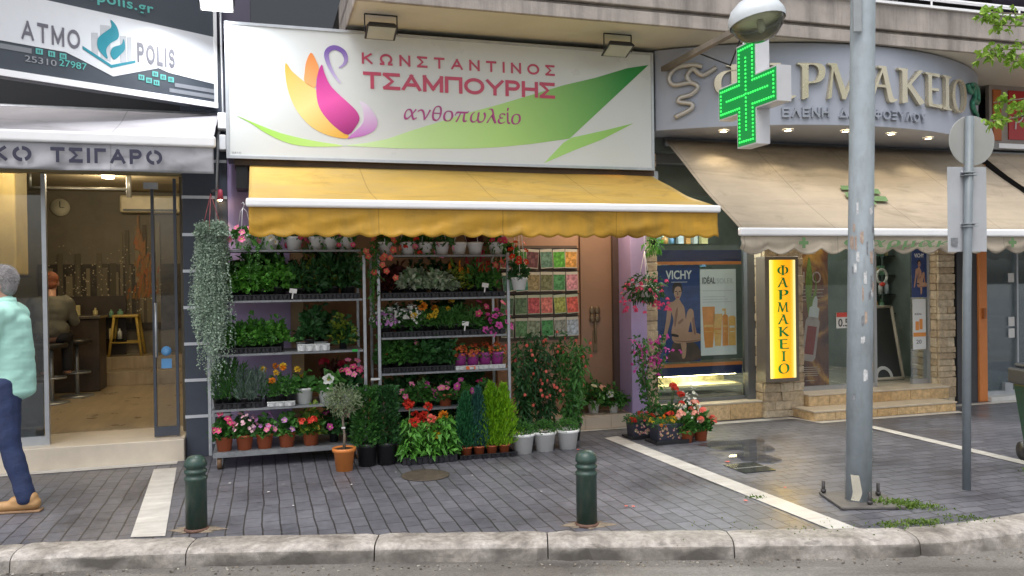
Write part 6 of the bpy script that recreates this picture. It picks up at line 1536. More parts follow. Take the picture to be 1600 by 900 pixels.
def vine(m, r):
    for k in range(9):
        x, y, z_ = r.uniform(-.1, .1), r.uniform(-.05, .05), 0; L = r.uniform(.2, .75)
        while z_ > -L:
            z_ -= .018; x += r.gauss(0, .005); y += r.gauss(0, .004); leaf(m, Vector((x, y, z_)), unit(r)+Vector((0, -.4, -.3)), r.uniform(.025, .05), r.uniform(.018, .032), r, 0, .3)
make('trailing_vine', 'green vine trailing down between the two trolleys from the top shelves', 'hanging plant', (1.64, -.68, 1.95), [('foliage', mesh_of(('vine', 0), vine, [LG['mid']])), ('flowers', mesh_of(('vinefl', 0), lambda m, r: [bloom(m, Vector((r.uniform(-.14, .2), -.05, r.uniform(-.32, .02))), Vector((0, -1, .2)), .03, r) for _ in range(9)], [fmat('coral'), EYE]))])
make('trailing_vine', 'green vine trailing from the left end of the left top shelf beside the silver plant', 'hanging plant', (.6, -.66, 1.97), [('foliage', mesh_of(('vine', 1), vine, [LG['mid']]))], None, 0, .6)
# ---- ground row
ot = thing('olive_tree', 'small round olive tree in an orange pot before the trolleys', 'tree', (1.32, -1.05, 0)); ORG[ot.name] = Vector()
m = MB(); m.lathe([(0, 0), (.07, 0), (.088, .16), (.1, .165), (.102, .195), (.095, .197), (.09, .18), (0, .178)], n=28); p_ = m.build('pot', ORANGE, ot)
m = MB(); m.lathe([(0, .178), (.088, .178), (.086, .184), (0, .187)], n=18); m.build('soil', SOIL, p_)
m = MB(); m.tube([(0, 0, .18), (.006, .0, .3), (-.006, 0, .42), (.0, 0, .52)], [.013, .011, .01, .007], 8)
r = random.Random(2)
for k in range(14):
    u = unit(r); u.z = abs(u.z)*.8+.1; m.tube([(0, 0, .46+r.uniform(0, .06)), tuple(Vector((0, 0, .5))+u*.14)], [.004, .0015], 5)
m.build('trunk', BARK, ot)
m = MB(); m.box(-.02, .012, -.014, -.011, .36, .375); m.build('tie', white_paper, ot)
def olive_crown(m, r):
    for _ in range(900):
        u = unit(r); q = r.uniform(.35, 1); f = 1+.25*noise.noise(u*2.5); p = Vector((u.x*.165*q*f, u.y*.165*q*f, .6+u.z*.13*q*f))
        leaf(m, p, u*.7+Vector((0, 0, .35))+unit(r)*.7, .042*r.uniform(.7, 1.2), .011, r)
o = bpy.data.objects.new('crown', mesh_of(('olive_crown', 0), olive_crown, [LG['olive']])); COL.objects.link(o); o.parent = ot
DP = potmesh('dark_big', .075, .09, .2, BPOT, .005, 22)
def bush(m, r):
    cloud(m, r, 1300, .15, .5, .05, .024, .0, .5, 'column', .1)
for i, (x, lab) in enumerate(((1.53, 'dark green shrub in a black pot beside the olive tree'), (1.7, 'dark green shrub in a black pot beside the dahlia tray'))):
    make('dark_shrub', lab, 'shrub', (x, -.93, 0), [('foliage', lifted(mesh_of(('bush', i), bush, [LG['dark'] if i else LG['mid']]), .19)), ('pot', DP, ('soil', soilmesh(.085, .18)))], 'dark shrubs in black pots')
tray(1.83, 2.31, -1.05, -.72, 0, 'black tray of red and yellow dahlias on the pavement', h=.06, n=5)
for i, (x, y, c, h) in enumerate(((1.9, -.98, 'red', .48), (2.06, -1.0, 'coral', .42), (2.24, -.98, 'cream', .36), (1.93, -.8, 'red', .5), (2.1, -.82, 'red', .5), (2.27, -.8, 'orange', .4), (2.15, -.99, 'yellow', .3))):
    make('dahlia', [f'red dahlia at the front left of the tray on the pavement', 'coral dahlia in the front middle of the tray', 'cream dahlia at the front right of the tray', 'red dahlia at the back left of the tray', 'red dahlia in the back middle of the tray', 'orange dahlia at the back right of the tray', 'low golden yellow dahlia at the front of the tray'][i], 'potted plant', (x, y, .01), [('foliage', lifted(fol('dahlialeaf', i), .04)), ('flowers', flowers('pompom', c, 2 if i not in (4, 2, 6) else 3 if i == 4 else 1, .054, .08, h, 70+i, 0, .88)), ('stem', mesh_of(('dstem', i), lambda m, r, h=h: m.tube([(0, 0, .05), (0, -.01, h)], .005, 6), [STEM])), ('pot', SMALLPOT)], 'dahlias in the pavement tray')
tray(2.35, 2.88, -1.02, -.8, 0, 'black tray of four small cypresses on the pavement', h=.035, n=6)
def cypress(m, r, h, rx):
    for tip in ((0, 0, h, rx), (.03, .02, h*.82, rx*.7), (-.035, .01, h*.86, rx*.7)):
        for _ in range(700):
            t = r.random()**.8; a = r.uniform(0, 6.283); ww = tip[3]*min(1, .5+3*t)*(1-t)**.75*r.uniform(.3, 1)
            p = Vector((tip[0]*(1-t*.2)+ww*math.cos(a), tip[1]+ww*math.sin(a), t*tip[2])); d = Vector((math.cos(a)*.6, math.sin(a)*.6, 1))+unit(r)*.3
            leaf(m, p, d, .05*r.uniform(.7, 1.2), .013, r, 0, 0)
CP = potmesh('cypress_pot', .04, .052, .09, TERRA, .006, 18)
for i, (x, mat, h, rx, lab) in enumerate(((2.43, 'conifer', .5, .15, 'dark green cypress at the left of the cypress tray'), (2.55, 'bluegreen', .54, .125, 'blue green cypress second in the cypress tray'), (2.67, 'lime', .58, .21, 'lime green cypress left of its twin in the cypress tray'), (2.79, 'lime', .56, .21, 'lime green cypress at the right end of the cypress tray'))):
    make('cypress', lab, 'shrub', (x, -.92, .01), [('crown', lifted(mesh_of(('cypress', i), lambda m, r, h=h, rx=rx: cypress(m, r, h, rx), [LG[mat]]), .07)), ('pot', CP, ('soil', soilmesh(.048, .08)))], 'cypresses in the pavement tray')
BP = potmesh('basil_pot', .08, .106, .185, WPOT, .008, 30)
for i, (x, y, lab) in enumerate(((2.98, -.9, 'round basil in a white pot half hidden by the lime cypress'), (3.2, -.88, 'round basil in the middle white pot'), (3.44, -.86, 'round basil in the right white pot by the shop step'))):
    potted('basil_pot', lab, (x, y, 0), 'ballbasil', i, None, BP, .185, .1, 1, 'round basils in white pots', cat='potted plant')
def hib(m, r, h):
    for k in range(8):
        a = r.uniform(0, 6.28); rr = r.uniform(.03, .24); top = Vector((rr*math.cos(a), rr*math.sin(a), h*r.uniform(.8, 1)))
        for _ in range(95):
            t = r.uniform(.1, 1); p = Vector((top.x*t, top.y*t, top.z*t))+unit(r)*.065; d = unit(r)+Vector((top.x, top.y, 0))*1.5; d.z -= .1
            leaf(m, p, d, .075*r.uniform(.6, 1.2), .034, r, 0, .45)
def bells(m, r, h):
    for _ in range(24):
        a = r.uniform(2.9, 6.5); rr = r.uniform(.1, .22); p = Vector((rr*math.cos(a), rr*math.sin(a), h*r.uniform(.3, .98)))
        m.tube([tuple(p+Vector((0, 0, .03))), tuple(p)], .002, 4, 1)
        for k in range(5): leaf(m, p, Vector((math.cos(k*1.257)*.35, math.sin(k*1.257)*.35, -1)), .032, .022, r)
DP2 = potmesh('dark_mid', .08, .1, .17, BPOT, .005, 20)
for i, (x, y, h, lab) in enumerate(((3.14, -.5, .95, 'tall shrub with red bell flowers against the right trolley'), (3.38, -.42, 1.0, 'tall shrub with red bell flowers below the seed packets'), (3.62, -.5, .92, 'tall shrub with red bell flowers nearest the brown door'))):
    make('bell_flower_shrub', lab, 'shrub', (x, y, 0), [('foliage', lifted(mesh_of(('hib', i), lambda m, r, h=h: hib(m, r, h), [LG['dark'] if i != 2 else LG['mid']]), .12)), ('flowers', lifted(mesh_of(('bells', i), lambda m, r, h=h: bells(m, r, h), [fmat('coral'), STEM]), .12)), ('stem', mesh_of(('hstem', i), lambda m, r, h=h: [m.tube([(0, 0, .1), (r.uniform(-.05, .05), r.uniform(-.05, .05), h*.5), (r.uniform(-.14, .14), r.uniform(-.1, .1), h)], [.006, .005, .003], 5) for _ in range(5)], [BARK])), ('pot', DP2, ('soil', soilmesh(.095, .15)))], 'bell flower shrubs', i*1.3)
potted('peony_pot', 'leafy plant with cream blooms in a white pot on the flower shop step', (4.12, .12, .152), 'peony', 0, [flowers('bloom', 'salmon', 1, .045, .12, .22, 81), flowers('bloom', 'cream', 2, .04, .14, .16, 82)], WP, .105, .055, 1.15, 'plants on the flower shop step')
potted('peony_pot', 'leafy plant with white bloom at the right of the flower shop step', (4.33, .06, .152), 'peony', 1, [flowers('bloom', 'white', 1, .045, .14, .17, 83)], WP, .105, .055, .95, 'plants on the flower shop step')
# ---- silver trailing plant, hanging
SX, SYY, STOP = .26, -.72, 2.06
st_ = thing('silver_trailing_plant', 'long silver trailing plant hanging in front of the slate pilaster', 'hanging plant', (SX, SYY, STOP)); ORG[st_.name] = Vector()
def silver(m, r):
    for k in range(46):                    # strands hang in tresses of uneven length
        a = r.uniform(0, 6.283); rr = .108*math.sqrt(r.uniform(.08, 1)); cx, cy = rr*math.cos(a), rr*.75*math.sin(a)
        Lt = r.triangular(.45, 1.42, 1.2)*(1.0 if cx < .09 else .7)
        for s in range(9):
            x, y, z_ = cx*1.05+r.gauss(0, .014), cy+r.gauss(0, .014), .07+r.uniform(-.03, .04); L = Lt*r.uniform(.6, 1.06); dx = r.gauss(0, .0012); dy = r.gauss(0, .001)
            z0 = z_
            while z0-z_ < L:
                z_ -= r.uniform(.013, .02); dx += r.gauss(0, .0007)-x*.0016*(1 if z0-z_ > .7 else .2); dy += r.gauss(0, .0006); x += dx; y += dy; dx *= .93; dy *= .93
                d = unit(r)+Vector((x, y-.0, 0))*4; d.z -= .2; q = r.uniform(.6, 1.3)
                leaf(m, Vector((x, y, z_)), d, .018*q, .0135*q, r, 0, .1)
    for k in range(46):                    # loose flyaway ends
        a = r.uniform(0, 6.283); x, y, z_ = .115*math.cos(a), .09*math.sin(a), r.uniform(-1.0, .05); dx, dy = .004*math.cos(a), .004*math.sin(a)
        for s in range(r.randint(4, 10)):
            x += dx; y += dy; z_ -= .012; dx *= .85; leaf(m, Vector((x, y, z_)), unit(r), .016, .011, r, 0, .1)
    cloud(m, r, 1400, .15, .12, .024, .017, -.03, .2)
o = bpy.data.objects.new('foliage', mesh_of(('silver', 0), silver, [LG['silver']])); COL.objects.link(o); o.parent = st_
m = MB(); m.lathe([(0, -.12), (.06, -.12), (.085, -.03), (.08, -.03), (0, -.05)], n=18); m.build('pot', P('sage_basket', (.2, .24, .2), .6), st_)
m = MB()
for a in (.4, 2.5, 4.6): m.tube([(.1*math.cos(a), .1*math.sin(a), 0), (0, 0, .33)], .003, 5)
m.build('hanger', P('pink_wire', (.5, .1, .13), .4), st_)
t = thing('hook_arm', 'thin steel arm on the pilaster carrying the silver trailing plant', 'bracket', (.27, -.05, 2.4))
m = MB(); m.tube([(.27, 0, 2.5), (.27, -.7, 2.42), (.27, -.73, 2.4), (.27, -.72, 2.385)], .008, 8); m.build('arm', dark_metal, t)
# ---- hanging fuchsia, green hanging plant, bougainvillea
def drops(m, r):
    for _ in range(75):
        a = r.uniform(0, 6.283); rr = .26*math.sqrt(r.random()); p = Vector((rr*math.cos(a), rr*math.sin(a), r.uniform(-.24, .1)-.0))
        for k in range(5): leaf(m, p, Vector((math.cos(k*1.257)*.6, math.sin(k*1.257)*.6, -.8)), .036, .02, r)
make('hanging_fuchsia', 'hanging basket of trailing magenta fuchsia before the right lilac pillar', 'hanging plant', (4.5, -.4, 1.52), [('foliage', fol('fuchsialeaf')), ('flowers', mesh_of(('drops', 0), drops, [fmat('hot')])), ('pot', lifted(HP, -.1)), ('hanger', mesh_of(('fhang', 0), lambda m, r: [m.tube([(.08*math.cos(a), .08*math.sin(a), .0), (0, 0, .38)], .003, 5) for a in (0.3, 2.4, 4.5)]+[m.tube([(0, 0, .38), (.02, 0, .42), (0, 0, .46), (0, 0, .95)], .004, 5)], [white_metal]))])
make('hanging_fern', 'small bright green plant hanging between the yellow awning and the stone pillar', 'hanging plant', (4.66, -.3, 1.98), [('foliage', fol('hangleaf')), ('pot', lifted(SMALLPOT, -.03)), ('hanger', mesh_of(('fh2', 0), lambda m, r: m.tube([(0, 0, .02), (0, 0, .6)], .003, 5), [white_metal]))])
def bou(m, r):
    for k in range(6):
        pts = [Vector((0, 0, 0))]; d = Vector((r.uniform(-.3, .3), r.uniform(-.3, .2), 1))
        for j in range(12):
            d = (d+unit(r)*.35+Vector((0, 0, .25))).normalized(); pts.append(pts[-1]+d*.07)
        m.tube([tuple(q) for q in pts], .004, 5, 1)
        for q in pts[1:]:
            for _ in range(7): leaf(m, q+unit(r)*.05, unit(r)+Vector((0, 0, -.2)), .055*r.uniform(.6, 1.2), .035, r, 0, .3)
def bract(m, r):
    for _ in range(46):
        p = Vector((r.gauss(.02, .12), r.gauss(-.05, .06), r.uniform(.45, .86)))
        for k in range(3): leaf(m, p, unit(r)+Vector((0, -.3, .1)), .04, .032, r)
make('bougainvillea', 'climbing bougainvillea with magenta bracts against the right lilac pillar', 'shrub', (4.5, -.5, 0), [('foliage', lifted(mesh_of(('bou', 0), bou, [LG['mid'], BARK]), .16)), ('flowers', lifted(mesh_of(('bract', 0), bract, [fmat('magenta')]), .16)), ('pot', DP2, ('soil', soilmesh(.095, .15)))])
# ---- floral planters and geraniums by the pillar
def planter(x, y, w, d_, h, lab, seed, cols):
    t = thing('floral_planter', lab, 'planter', (x+w/2, y, 0))
    m = MB(); m.box(x-.03, x+w+.03, y-d_/2-.03, y+d_/2+.03, .002, .02); m.box(x-.03, x+w+.03, y-d_/2-.034, y-d_/2-.026, .02, .04); m.build('saucer', BPOT, t)
    m = MB(); a = .012
    m.add([(x+a, y-d_/2+a, .02), (x+w-a, y-d_/2+a, .02), (x+w-a, y+d_/2-a, .02), (x+a, y+d_/2-a, .02), (x, y-d_/2, h), (x+w, y-d_/2, h), (x+w, y+d_/2, h), (x, y+d_/2, h)], [(3, 2, 1, 0), (4, 5, 6, 7), (0, 1, 5, 4), (1, 2, 6, 5), (2, 3, 7, 6), (3, 0, 4, 7)])
    b = m.build('box', P('planter_navy', (.03, .032, .05), .4), t, .004)
    r = random.Random(seed); m = MB()
    for k in range(int(w*110)):
        px = x+r.uniform(.025, w-.025); pz = r.uniform(.05, h-.03); q = r.uniform(.005, .011); f = (h-pz)/h*.012
        for j in range(5):
            aa = j*1.257+k; cx_, cz_ = px+q*.8*math.cos(aa), pz+q*.8*math.sin(aa)
            m.plate([(cx_+q*.6*math.cos(s*PI/3), cz_+q*.6*math.sin(s*PI/3)) for s in range(6)], y-d_/2+f-.002-k*.00003-j*.00006, .0008)
    m.build('flower_print', LEAF('planter_print', [(.6, .3, .25), (.7, .6, .5), (.45, .1, .15), (.2, .25, .12), (.6, .4, .15)], .5, 0), b)
    n = int(w/.08); 
    for i in range(n):
        for j in range(2):
            c = cols[(i+j) % len(cols)]
            make('planter_marigold', f'{c} flower in the {lab.split(" with")[0].split(" holding")[0]}'[:90], 'potted plant', (x+w*(i+.5)/n, y+(-.05 if j == 0 else .06), h-.04), [('foliage', fol('fine', i)), ('flowers', flowers('pompom', c, 5, .022, .07, .12, 90+i))], f'{c} flowers in the {lab.split(" holding")[0]}'[:70], i, .8)
planter(4.31, -.93, .29, .2, .19, 'front navy floral planter holding orange and yellow flowers', 5, ['orange', 'yellow'])
planter(4.2, -.62, .24, .18, .19, 'rear navy floral planter holding red flowers beside the lilac pillar', 6, ['red', 'coral'])
GP = potmesh('geranium_pot', .05, .064, .11, TERRA, .005, 20)
potted('salmon_geranium', 'salmon pink geranium in a terracotta pot beside the floral planter', (4.63, -1.0, 0), ('round', 'herbmid'), 1, [flowers('umbel', 'salmon', 6, .038, .14, .27, 1), flowers('tiny', 'white', 12, .012, .12, .3, 8)], GP, .11, .06, 1.1, 'geraniums by the pillar')
potted('coral_geranium', 'coral red geranium in the terracotta pot furthest right', (4.81, -.97, 0), ('round', 'herbmid'), 2, [flowers('umbel', 'coral', 7, .042, .12, .27, 2)], GP, .11, .06, 1.1, 'geraniums by the pillar')
potted('red_begonia', 'red flowering plant behind the floral planters', (4.62, -.68, 0), ('round', 'darkbush'), 1, [flowers('umbel', 'red', 8, .038, .15, .36, 3), flowers('bloom', 'yellow', 3, .026, .12, .42, 5)], GP, .11, .06, 1.15, 'geraniums by the pillar')
potted('white_geranium', 'white flowering plant behind the coral geranium', (4.82, -.72, 0), ('round', 'darkbush'), 0, [flowers('tiny', 'white', 40, .018, .12, .36, 3)], GP, .11, .06, 1.1, 'geraniums by the pillar')
# ---- fallen petals and weeds
r = random.Random(11)
for i, (x, y, s) in enumerate(((.78, 5.75, .014), (.83, 5.74, .014), (1.65, 5.85, .016), (.6, 7.7, .015), (1.85, 7.1, .022), (2.05, 6.2, .012))):
    m = MB(); bloom(m, Vector((0, 0, .006)), Vector((0, 0, 1)), s, r, 0, 0, 0); o = m.build('fallen_petal', fmat('coral')); o.location = (x, y, .006); tag(o, 'fallen pink petal on the pavers', 'petal', 'fallen petals on the pavers')
for i, (x, y, s) in enumerate(((-1.9, 6.3, .014), (-1.3, 6.5, .012), (-1.6, 5.9, .01), (-2.3, 6.6, .014), (-.35, 6.75, .012), (-1.0, 6.9, .01), (.2, 6.2, .009))):
    m = MB(); n = 7; m.add([(s*math.cos(k*6.283/n)*r.uniform(.5, 1.2), s*math.sin(k*6.283/n)*r.uniform(.5, 1.2), .005) for k in range(n)], [tuple(range(n))]); o = m.build('paper_scrap', white_paper); o.location = (x, y, .002); tag(o, 'tiny white paper scrap on the pavers', 'litter', 'paper scraps on the pavers')
m = MB(); r = random.Random(4)
def tuft(x, y, n, sp, h):
    for _ in range(n):
        p = Vector((x+r.gauss(0, sp), y+r.gauss(0, sp*.6), 0)); leaf(m, p, Vector((r.uniform(-.8, .8), r.uniform(-.8, .8), 1)), h*r.uniform(.5, 1.2), .012, r, 0, .3)
tuft(2.7, 5.68, 300, .07, .06); tuft(2.84, 5.62, 90, .06, .045); tuft(2.6, 5.72, 120, .05, .07)
tuft(2.42, 5.24, 110, .06, .035); tuft(2.62, 5.27, 150, .06, .045); tuft(2.95, 5.36, 80, .08, .035); tuft(1.75, 5.95, 40, .04, .03)
tuft(4.2, 6.6, 60, .06, .05); tuft(2.0, 5.21, 40, .15, .02); tuft(1.4, 5.21, 30, .2, .02)
tag(m.build('weeds', LG['grass']), kind='stuff')
m = MB(); r = random.Random(17)
for _ in range(420):
    x = r.uniform(-3.4, 3.6); y = 4.94-abs(r.gauss(0, .07))+(max(0, x-2.4)**2*.19)-max(0, -2-x)*.06; s = r.uniform(.003, .011)
    m.ball((x, y, -.105+s*.3), (s, s*r.uniform(.5, 1), s*.5), 5, 3)
tag(m.build('gutter_grit', LEAF('grit', [(.12, .1, .08), (.3, .26, .2), (.06, .05, .04), (.45, .42, .36)], .8, 0)), kind='stuff')
# ---- street tree whose twigs hang into the upper right of the view
tr = thing('street_tree', 'street tree whose fresh green twigs hang in at the upper right', 'tree', world_at=(4.9, 5.3, 0))
m = MB(); m.tube([(0, 0, -.02), (.03, .02, 1.2), (-.05, 0, 2.4), (.05, .05, 4.2)], [.13, .11, .1, .07], 14); m.build('trunk', BARK, tr)
r = random.Random(21); lv = MB(); br = MB()
for tx, ty, tz, n in ((2.82, 4.9, 3.17, 55), (2.95, 5.0, 3.12, 25), (2.92, 5.0, 2.97, 40), (2.86, 5.0, 2.93, 30), (3.07, 5.0, 2.9, 45), (2.98, 5.05, 2.66, 40), (3.1, 5.0, 2.62, 60), (2.9, 5.0, 2.53, 40), (3.3, 5.1, 3.3, 40)):
    tip = Vector((tx-4.9, ty-5.3, tz)); base = Vector((-.03, 0, 2.5+(tz-2.5)*.5)); mid = base.lerp(tip, .55)+Vector((0, 0, .15))
    br.tube([tuple(q) for q in (base, mid, tip)], [.02, .009, .003], 6)
    for _ in range(120):
        p = base.lerp(mid, r.uniform(.2, 1))+unit(r)*.12
        if p.x+4.9 > 3.55: leaf(lv, p, unit(r)+Vector((0, 0, -.4)), r.uniform(.04, .07), .04, r, 0, .2)
    for _ in range(n):
        f = r.random()**.5; p = mid.lerp(tip, .6+.4*f)+unit(r)*.05*(1-.3*f); d = unit(r)+Vector((0, 0, -.4))
        for k in range(2):
            a = d+unit(r)*.5; leaf(lv, p, a, r.uniform(.03, .05), .026, r, 0, .2)
br.build('branch', BARK, tr)
rr_ = random.Random(9)
for _ in range(700):
    u = unit(rr_); leaf(lv, Vector((.2+u.x*1.1*rr_.uniform(.5, 1), u.y*1.1*rr_.uniform(.5, 1), 4.6+u.z*1.0*rr_.uniform(.4, 1))), u, .12, .09, rr_)
lv.build('crown', LEAF('fresh_leaf', [(.14, .28, .02), (.24, .42, .04), (.36, .52, .08), (.16, .26, .03)], .5, .35), tr)

shelf_unit((-2.5, 5.1, .58), 1.2, 2, 'low glass shelf below the mural', 12, .32, .25)

# ================================================================ PEOPLE
def capsule(bm, a, b, ra, rb, n=12):
    a, b = Vector(a), Vector(b)
    L = (b-a).length; t = (b-a).normalized() if L > 1e-6 else Vector((0, 0, 1))
    k = max(1, int(L/.02))
    q = t.to_track_quat('Z', 'Y').to_matrix().to_4x4()
    for i in range(k+1):
        f = i/k
        bmesh.ops.create_icosphere(bm, subdivisions=2, radius=ra+(rb-ra)*f, matrix=Matrix.Translation(a.lerp(b, f)))
def ell(bm, c, rr, rot=None):
    M = Matrix.Translation(Vector(c)) @ (rot or Matrix.Identity(4)) @ Matrix.Diagonal((*rr, 1))
    bmesh.ops.create_icosphere(bm, subdivisions=3, radius=1, matrix=M)
def fuse(name, fn, mat, parent, voxel=.011, it=4, fold=0):
    bm = bmesh.new(); fn(bm); me = bpy.data.meshes.new(name); bm.to_mesh(me); bm.free()
    o = bpy.data.objects.new(name, me); COL.objects.link(o)
    rm = o.modifiers.new('r', 'REMESH'); rm.mode = 'VOXEL'; rm.voxel_size = voxel; rm.use_smooth_shade = True
    sm = o.modifiers.new('s', 'SMOOTH'); sm.iterations = it; sm.factor = .5
    bpy.context.view_layer.update()
    m2 = bpy.data.meshes.new_from_object(o.evaluated_get(bpy.context.evaluated_depsgraph_get()))
    bpy.data.objects.remove(o); m2.name = name; m2.materials.clear(); m2.materials.append(mat)
    if fold:
        off = [v.normal*((noise.noise(Vector((v.co.x*9, v.co.y*9, v.co.z*16+v.co.x*7)))+.6*noise.noise(Vector((v.co.x*5+3, v.co.y*20, v.co.z*7))))*fold) for v in m2.vertices]
        for v, q in zip(m2.vertices, off): v.co += q
        m2.update()
    for p in m2.polygons: p.use_smooth = True
    o = bpy.data.objects.new(name, m2); COL.objects.link(o); o.parent = parent
    return o
def head(bm, c):      # face looks along +x
    c = Vector(c)
    ell(bm, c+Vector((-.005, 0, .03)), (.098, .077, .1)); ell(bm, c+Vector((.025, 0, -.035)), (.07, .06, .085))
    ell(bm, c+Vector((.1, 0, -.012)), (.018, .014, .024)); ell(bm, c+Vector((.09, 0, -.06)), (.015, .025, .012)); ell(bm, c+Vector((.07, 0, -.1)), (.025, .028, .022))
    for s in (-1, 1):
        ell(bm, c+Vector((-.005, s*.08, -.01)), (.022, .01, .034)); ell(bm, c+Vector((.078, s*.032, .02)), (.02, .022, .01))
def hand(bm, w, d, side):
    w = Vector(w); d = Vector(d).normalized(); lat = Vector((1, 0, 0))
    palm = w+d*.05
    ell(bm, palm, (.04, .016, .05))
    for i, (off, L) in enumerate(((-.03, .062), (-.01, .075), (.011, .07), (.031, .054))):
        p = palm+lat*off+d*.04; q = p+d*L*.55; e = q+(d*.8+Vector((.0, -side*.5, 0)))*L*.45
        capsule(bm, p, q, .0095, .009); capsule(bm, q, e, .009, .0075)
    p = w+d*.02+lat*.035; capsule(bm, p, p+d*.03+lat*.025, .012, .011); capsule(bm, p+d*.03+lat*.025, p+d*.065+lat*.03, .011, .008)
skinm = P('skin', (.5, .27, .19), .5, .06, 12); hairg = P('grey_hair', (.24, .22, .22), .7, .3, 60, .5, 120)
pr = thing('person', 'man walking in a mint green shirt, blue jeans and tan shoes at the left edge', 'person', world_at=(-3.64, 5.93, 0), rz=PI+R(10))
# local frame: +x is where he walks (left in the view), his left side (+y) is towards the camera after the half turn
J = dict(pel=(0, 0, .93), chest=(.015, 0, 1.32), neck=(.03, 0, 1.5), head=(.065, 0, 1.63), sl=(.02, .165, 1.42), el=(.09, .21, 1.14), wl=(.3, .2, 1.02), sr=(.03, -.165, 1.42), er=(.06, -.21, 1.15), wr=(.26, -.2, 1.02),
         hl=(0, .09, .92), kl=(-.02, .1, .5), al=(-.13, .1, .09), hr=(0, -.09, .92), kr=(.19, -.09, .53), ar=(.3, -.09, .12))
def body(bm):
    ell(bm, (0, 0, .98), (.11, .15, .13)); ell(bm, (.01, 0, 1.15), (.11, .14, .14)); ell(bm, (.015, 0, 1.33), (.115, .16, .14))
    capsule(bm, (.02, 0, 1.42), (.045, 0, 1.56), .065, .055); head(bm, J['head'])
    for a, b, c in (('sl', 'el', 'wl'), ('sr', 'er', 'wr')): capsule(bm, J[a], J[b], .05, .04); capsule(bm, J[b], J[c], .04, .027)
    hand(bm, J['wl'], (.25, .05, -1), 1); hand(bm, J['wr'], (.1, -.05, -1), -1)
    for a, b, c in (('hl', 'kl', 'al'), ('hr', 'kr', 'ar')): capsule(bm, J[a], J[b], .075, .055); capsule(bm, J[b], J[c], .052, .038)
    capsule(bm, J['al'], (-.0, .1, .04), .04, .035); capsule(bm, J['ar'], (.42, -.09, .09), .04, .035)
fuse('body', body, skinm, pr, .0085, 3)
def shirt(bm):
    for i in range(15):
        f = i/14; z = .86+.5*f
        ell(bm, (-.012+.02*f, 0, z), (.148-.012*f+.008*math.sin(f*PI), .172+.012*f, .07))
    capsule(bm, (-.01, -.12, 1.41), (-.01, .12, 1.41), .082, .082); capsule(bm, (0, -.1, 1.44), (0, .1, 1.44), .07, .07); capsule(bm, (.018, 0, 1.45), (.03, 0, 1.505), .085, .068)
    for a, b in (('sl', 'el'), ('sr', 'er')):
        q = Vector(J[a]).lerp(Vector(J[b]), .75); capsule(bm, J[a], q, .075, .07)
fuse('shirt', shirt, P('mint_shirt', (.40, .70, .60), .75, .07, 5, .2, 14), pr, .01, 12, .006)
m = MB(); m.lathe([(.066, 1.485), (.078, 1.49), (.07, 1.535), (.06, 1.535)], (.03, 0, 0), 20, cap=False); m.build('collar', P('mint_shirt', (.40, .70, .60), .75, .07, 5, .2, 14), pr)
def jeans(bm):
    ell(bm, (-.005, 0, .9), (.128, .165, .12))
    for a, b, c in (('hl', 'kl', 'al'), ('hr', 'kr', 'ar')):
        capsule(bm, J[a], J[b], .1, .078); e = Vector(J[b]).lerp(Vector(J[c]), .96); capsule(bm, J[b], e, .076, .066)
fuse('jeans', jeans, P('blue_denim', (.022, .036, .095), .8, .3, 7, .4, 60, streak=(14, 14, 3), streakcol=(.02, .035, .1), streakamt=.6), pr, .011, 5, .006)
def shoe(c, a):
    def fn(bm):
        c_ = Vector(c); f = Vector((math.cos(a), 0, math.sin(a)))
        capsule(bm, c_+Vector((-.05, 0, .012)), c_+f*.2+Vector((0, 0, -.005)), .046, .038); capsule(bm, c_+Vector((-.03, 0, .05)), c_+f*.08+Vector((0, 0, .03)), .048, .04)
    return fn
tansh = P('tan_leather', (.42, .24, .1), .5, .15, 12); sole = P('shoe_sole', (.25, .15, .08), .7)
for c, a, yy in (((-.13, .1, .048), 0, .1), ((.3, -.09, .075), .2, -.09)):
    s_ = fuse('shoe', shoe(c, a), tansh, pr, .008, 3)
    m = MB(); m.box(c[0]-.1, c[0]+.235, yy-.045, yy+.045, 0, .018); so = m.build('sole', sole, s_, .008)
    if a: so.rotation_euler = (0, -a, 0); so.location = (0.02, 0, -.045)
def hair(bm):
    c = Vector(J['head']); ell(bm, c+Vector((-.02, 0, .045)), (.095, .083, .098)); ell(bm, c+Vector((-.06, 0, -.02)), (.055, .07, .07))
fuse('hair', hair, hairg, pr, .008, 3, .004)
def strands(m, r):
    c = Vector(J['head'])
    for _ in range(1500):
        u = unit(r); u.z = u.z*.8+.3; u.x = u.x-.35; u.normalize()
        if u.x > .45 and u.z < .55: continue
        p = c+Vector((-.02, 0, .045))+Vector((u.x*.094, u.y*.083, u.z*.097)); d = (u+Vector((-.9, 0, -.5))+unit(r)*.35)
        leaf(m, p, d, .022, .0025, r, 0, .1)
o = bpy.data.objects.new('hair_strands', mesh_of(('strands', 0), strands, [LEAF('grey_strands', [(.18, .165, .16), (.32, .3, .3), (.5, .48, .47)], .6, 0)])); COL.objects.link(o); o.parent = pr
def eyes(par, c):
    c = Vector(c)
    for s in (-1, 1):
        m = MB(); m.ball(c+Vector((.082, s*.033, .008)), (.009, .013, .008), 8, 6); m.build('eye', P('eye_white', (.7, .7, .68), .2), par)
        m = MB(); m.ball(c+Vector((.09, s*.033, .008)), (.0035, .006, .006), 8, 6); m.build('iris', P('iris', (.05, .03, .02), .2), par)
eyes(pr, J['head'])
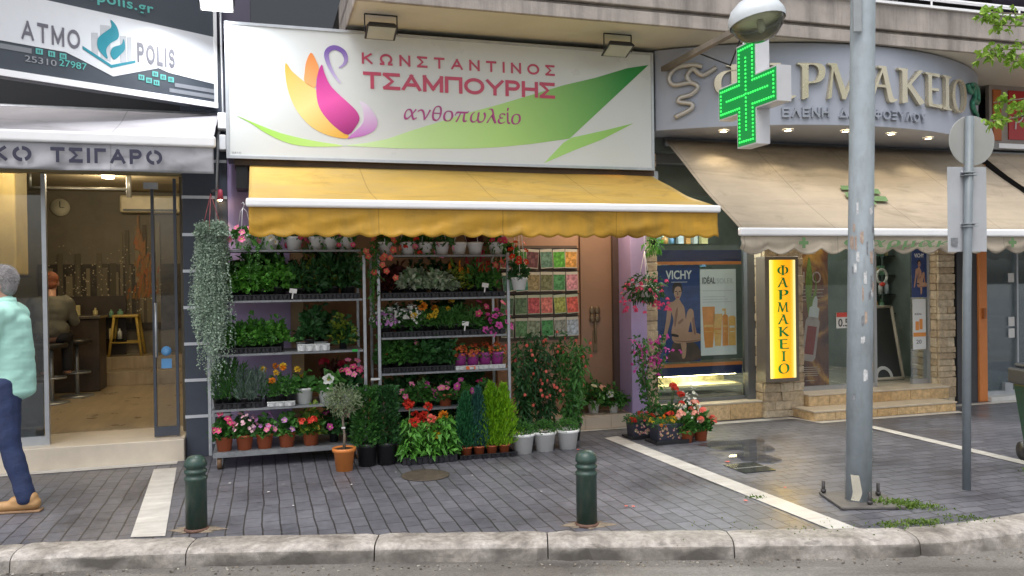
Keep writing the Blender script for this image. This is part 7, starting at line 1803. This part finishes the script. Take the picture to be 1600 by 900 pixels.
# seated customer seen from behind
ps2 = thing('person', 'customer seen from behind in a grey jacket sitting inside the vape shop', 'person', (-1.78, 2.9, .204), rz=R(95))
def body2(bm):
    ell(bm, (0, 0, .86), (.12, .17, .13)); ell(bm, (.02, 0, 1.1), (.11, .15, .2)); head(bm, (.12, 0, 1.46)); capsule(bm, (.04, 0, 1.25), (.1, 0, 1.4), .065, .055)
    for s in (-1, 1):
        capsule(bm, (.03, s*.18, 1.22), (.12, s*.24, .98), .05, .042); capsule(bm, (.12, s*.24, .98), (.36, s*.14, .98), .042, .03); hand(bm, (.37, s*.14, .98), (.6, 0, -.4), s)
        capsule(bm, (0, s*.1, .82), (.38, s*.13, .8), .08, .06); capsule(bm, (.38, s*.13, .8), (.34, s*.13, .38), .058, .042); capsule(bm, (.34, s*.13, .36), (.46, s*.13, .34), .042, .035)
fuse('body', body2, skinm, ps2, .01, 3)
def jack(bm):
    ell(bm, (0, 0, .9), (.15, .2, .14)); ell(bm, (.02, 0, 1.1), (.15, .2, .2)); capsule(bm, (.04, -.16, 1.22), (.04, .16, 1.22), .085, .085)
    for s in (-1, 1): capsule(bm, (.03, s*.18, 1.22), (.12, s*.25, .97), .075, .062); capsule(bm, (.12, s*.25, .97), (.33, s*.15, .98), .06, .05)
fuse('jacket', jack, P('grey_jacket', (.12, .115, .09), .8, .15), ps2, .012, 16, .012)
fuse('trousers', lambda bm: [(capsule(bm, (0, s*.1, .82), (.38, s*.13, .8), .1, .078), capsule(bm, (.38, s*.13, .8), (.34, s*.13, .4), .075, .06)) for s in (-1, 1)], P('dark_trousers', (.02, .02, .025), .8), ps2, .012, 3)
fuse('hair', lambda bm: (ell(bm, (.1, 0, 1.505), (.1, .086, .095)), ell(bm, (.05, 0, 1.44), (.055, .07, .06))), P('ginger_hair', (.2, .06, .025), .7, .3, 50), ps2, .008, 3)
eyes(ps2, (.12, 0, 1.46))
stool((-1.78, 2.9, .204), 'bar stool under the seated customer in the vape shop', grey_metal, P('black_leather', (.025, .022, .02), .4), .72, 'pole')
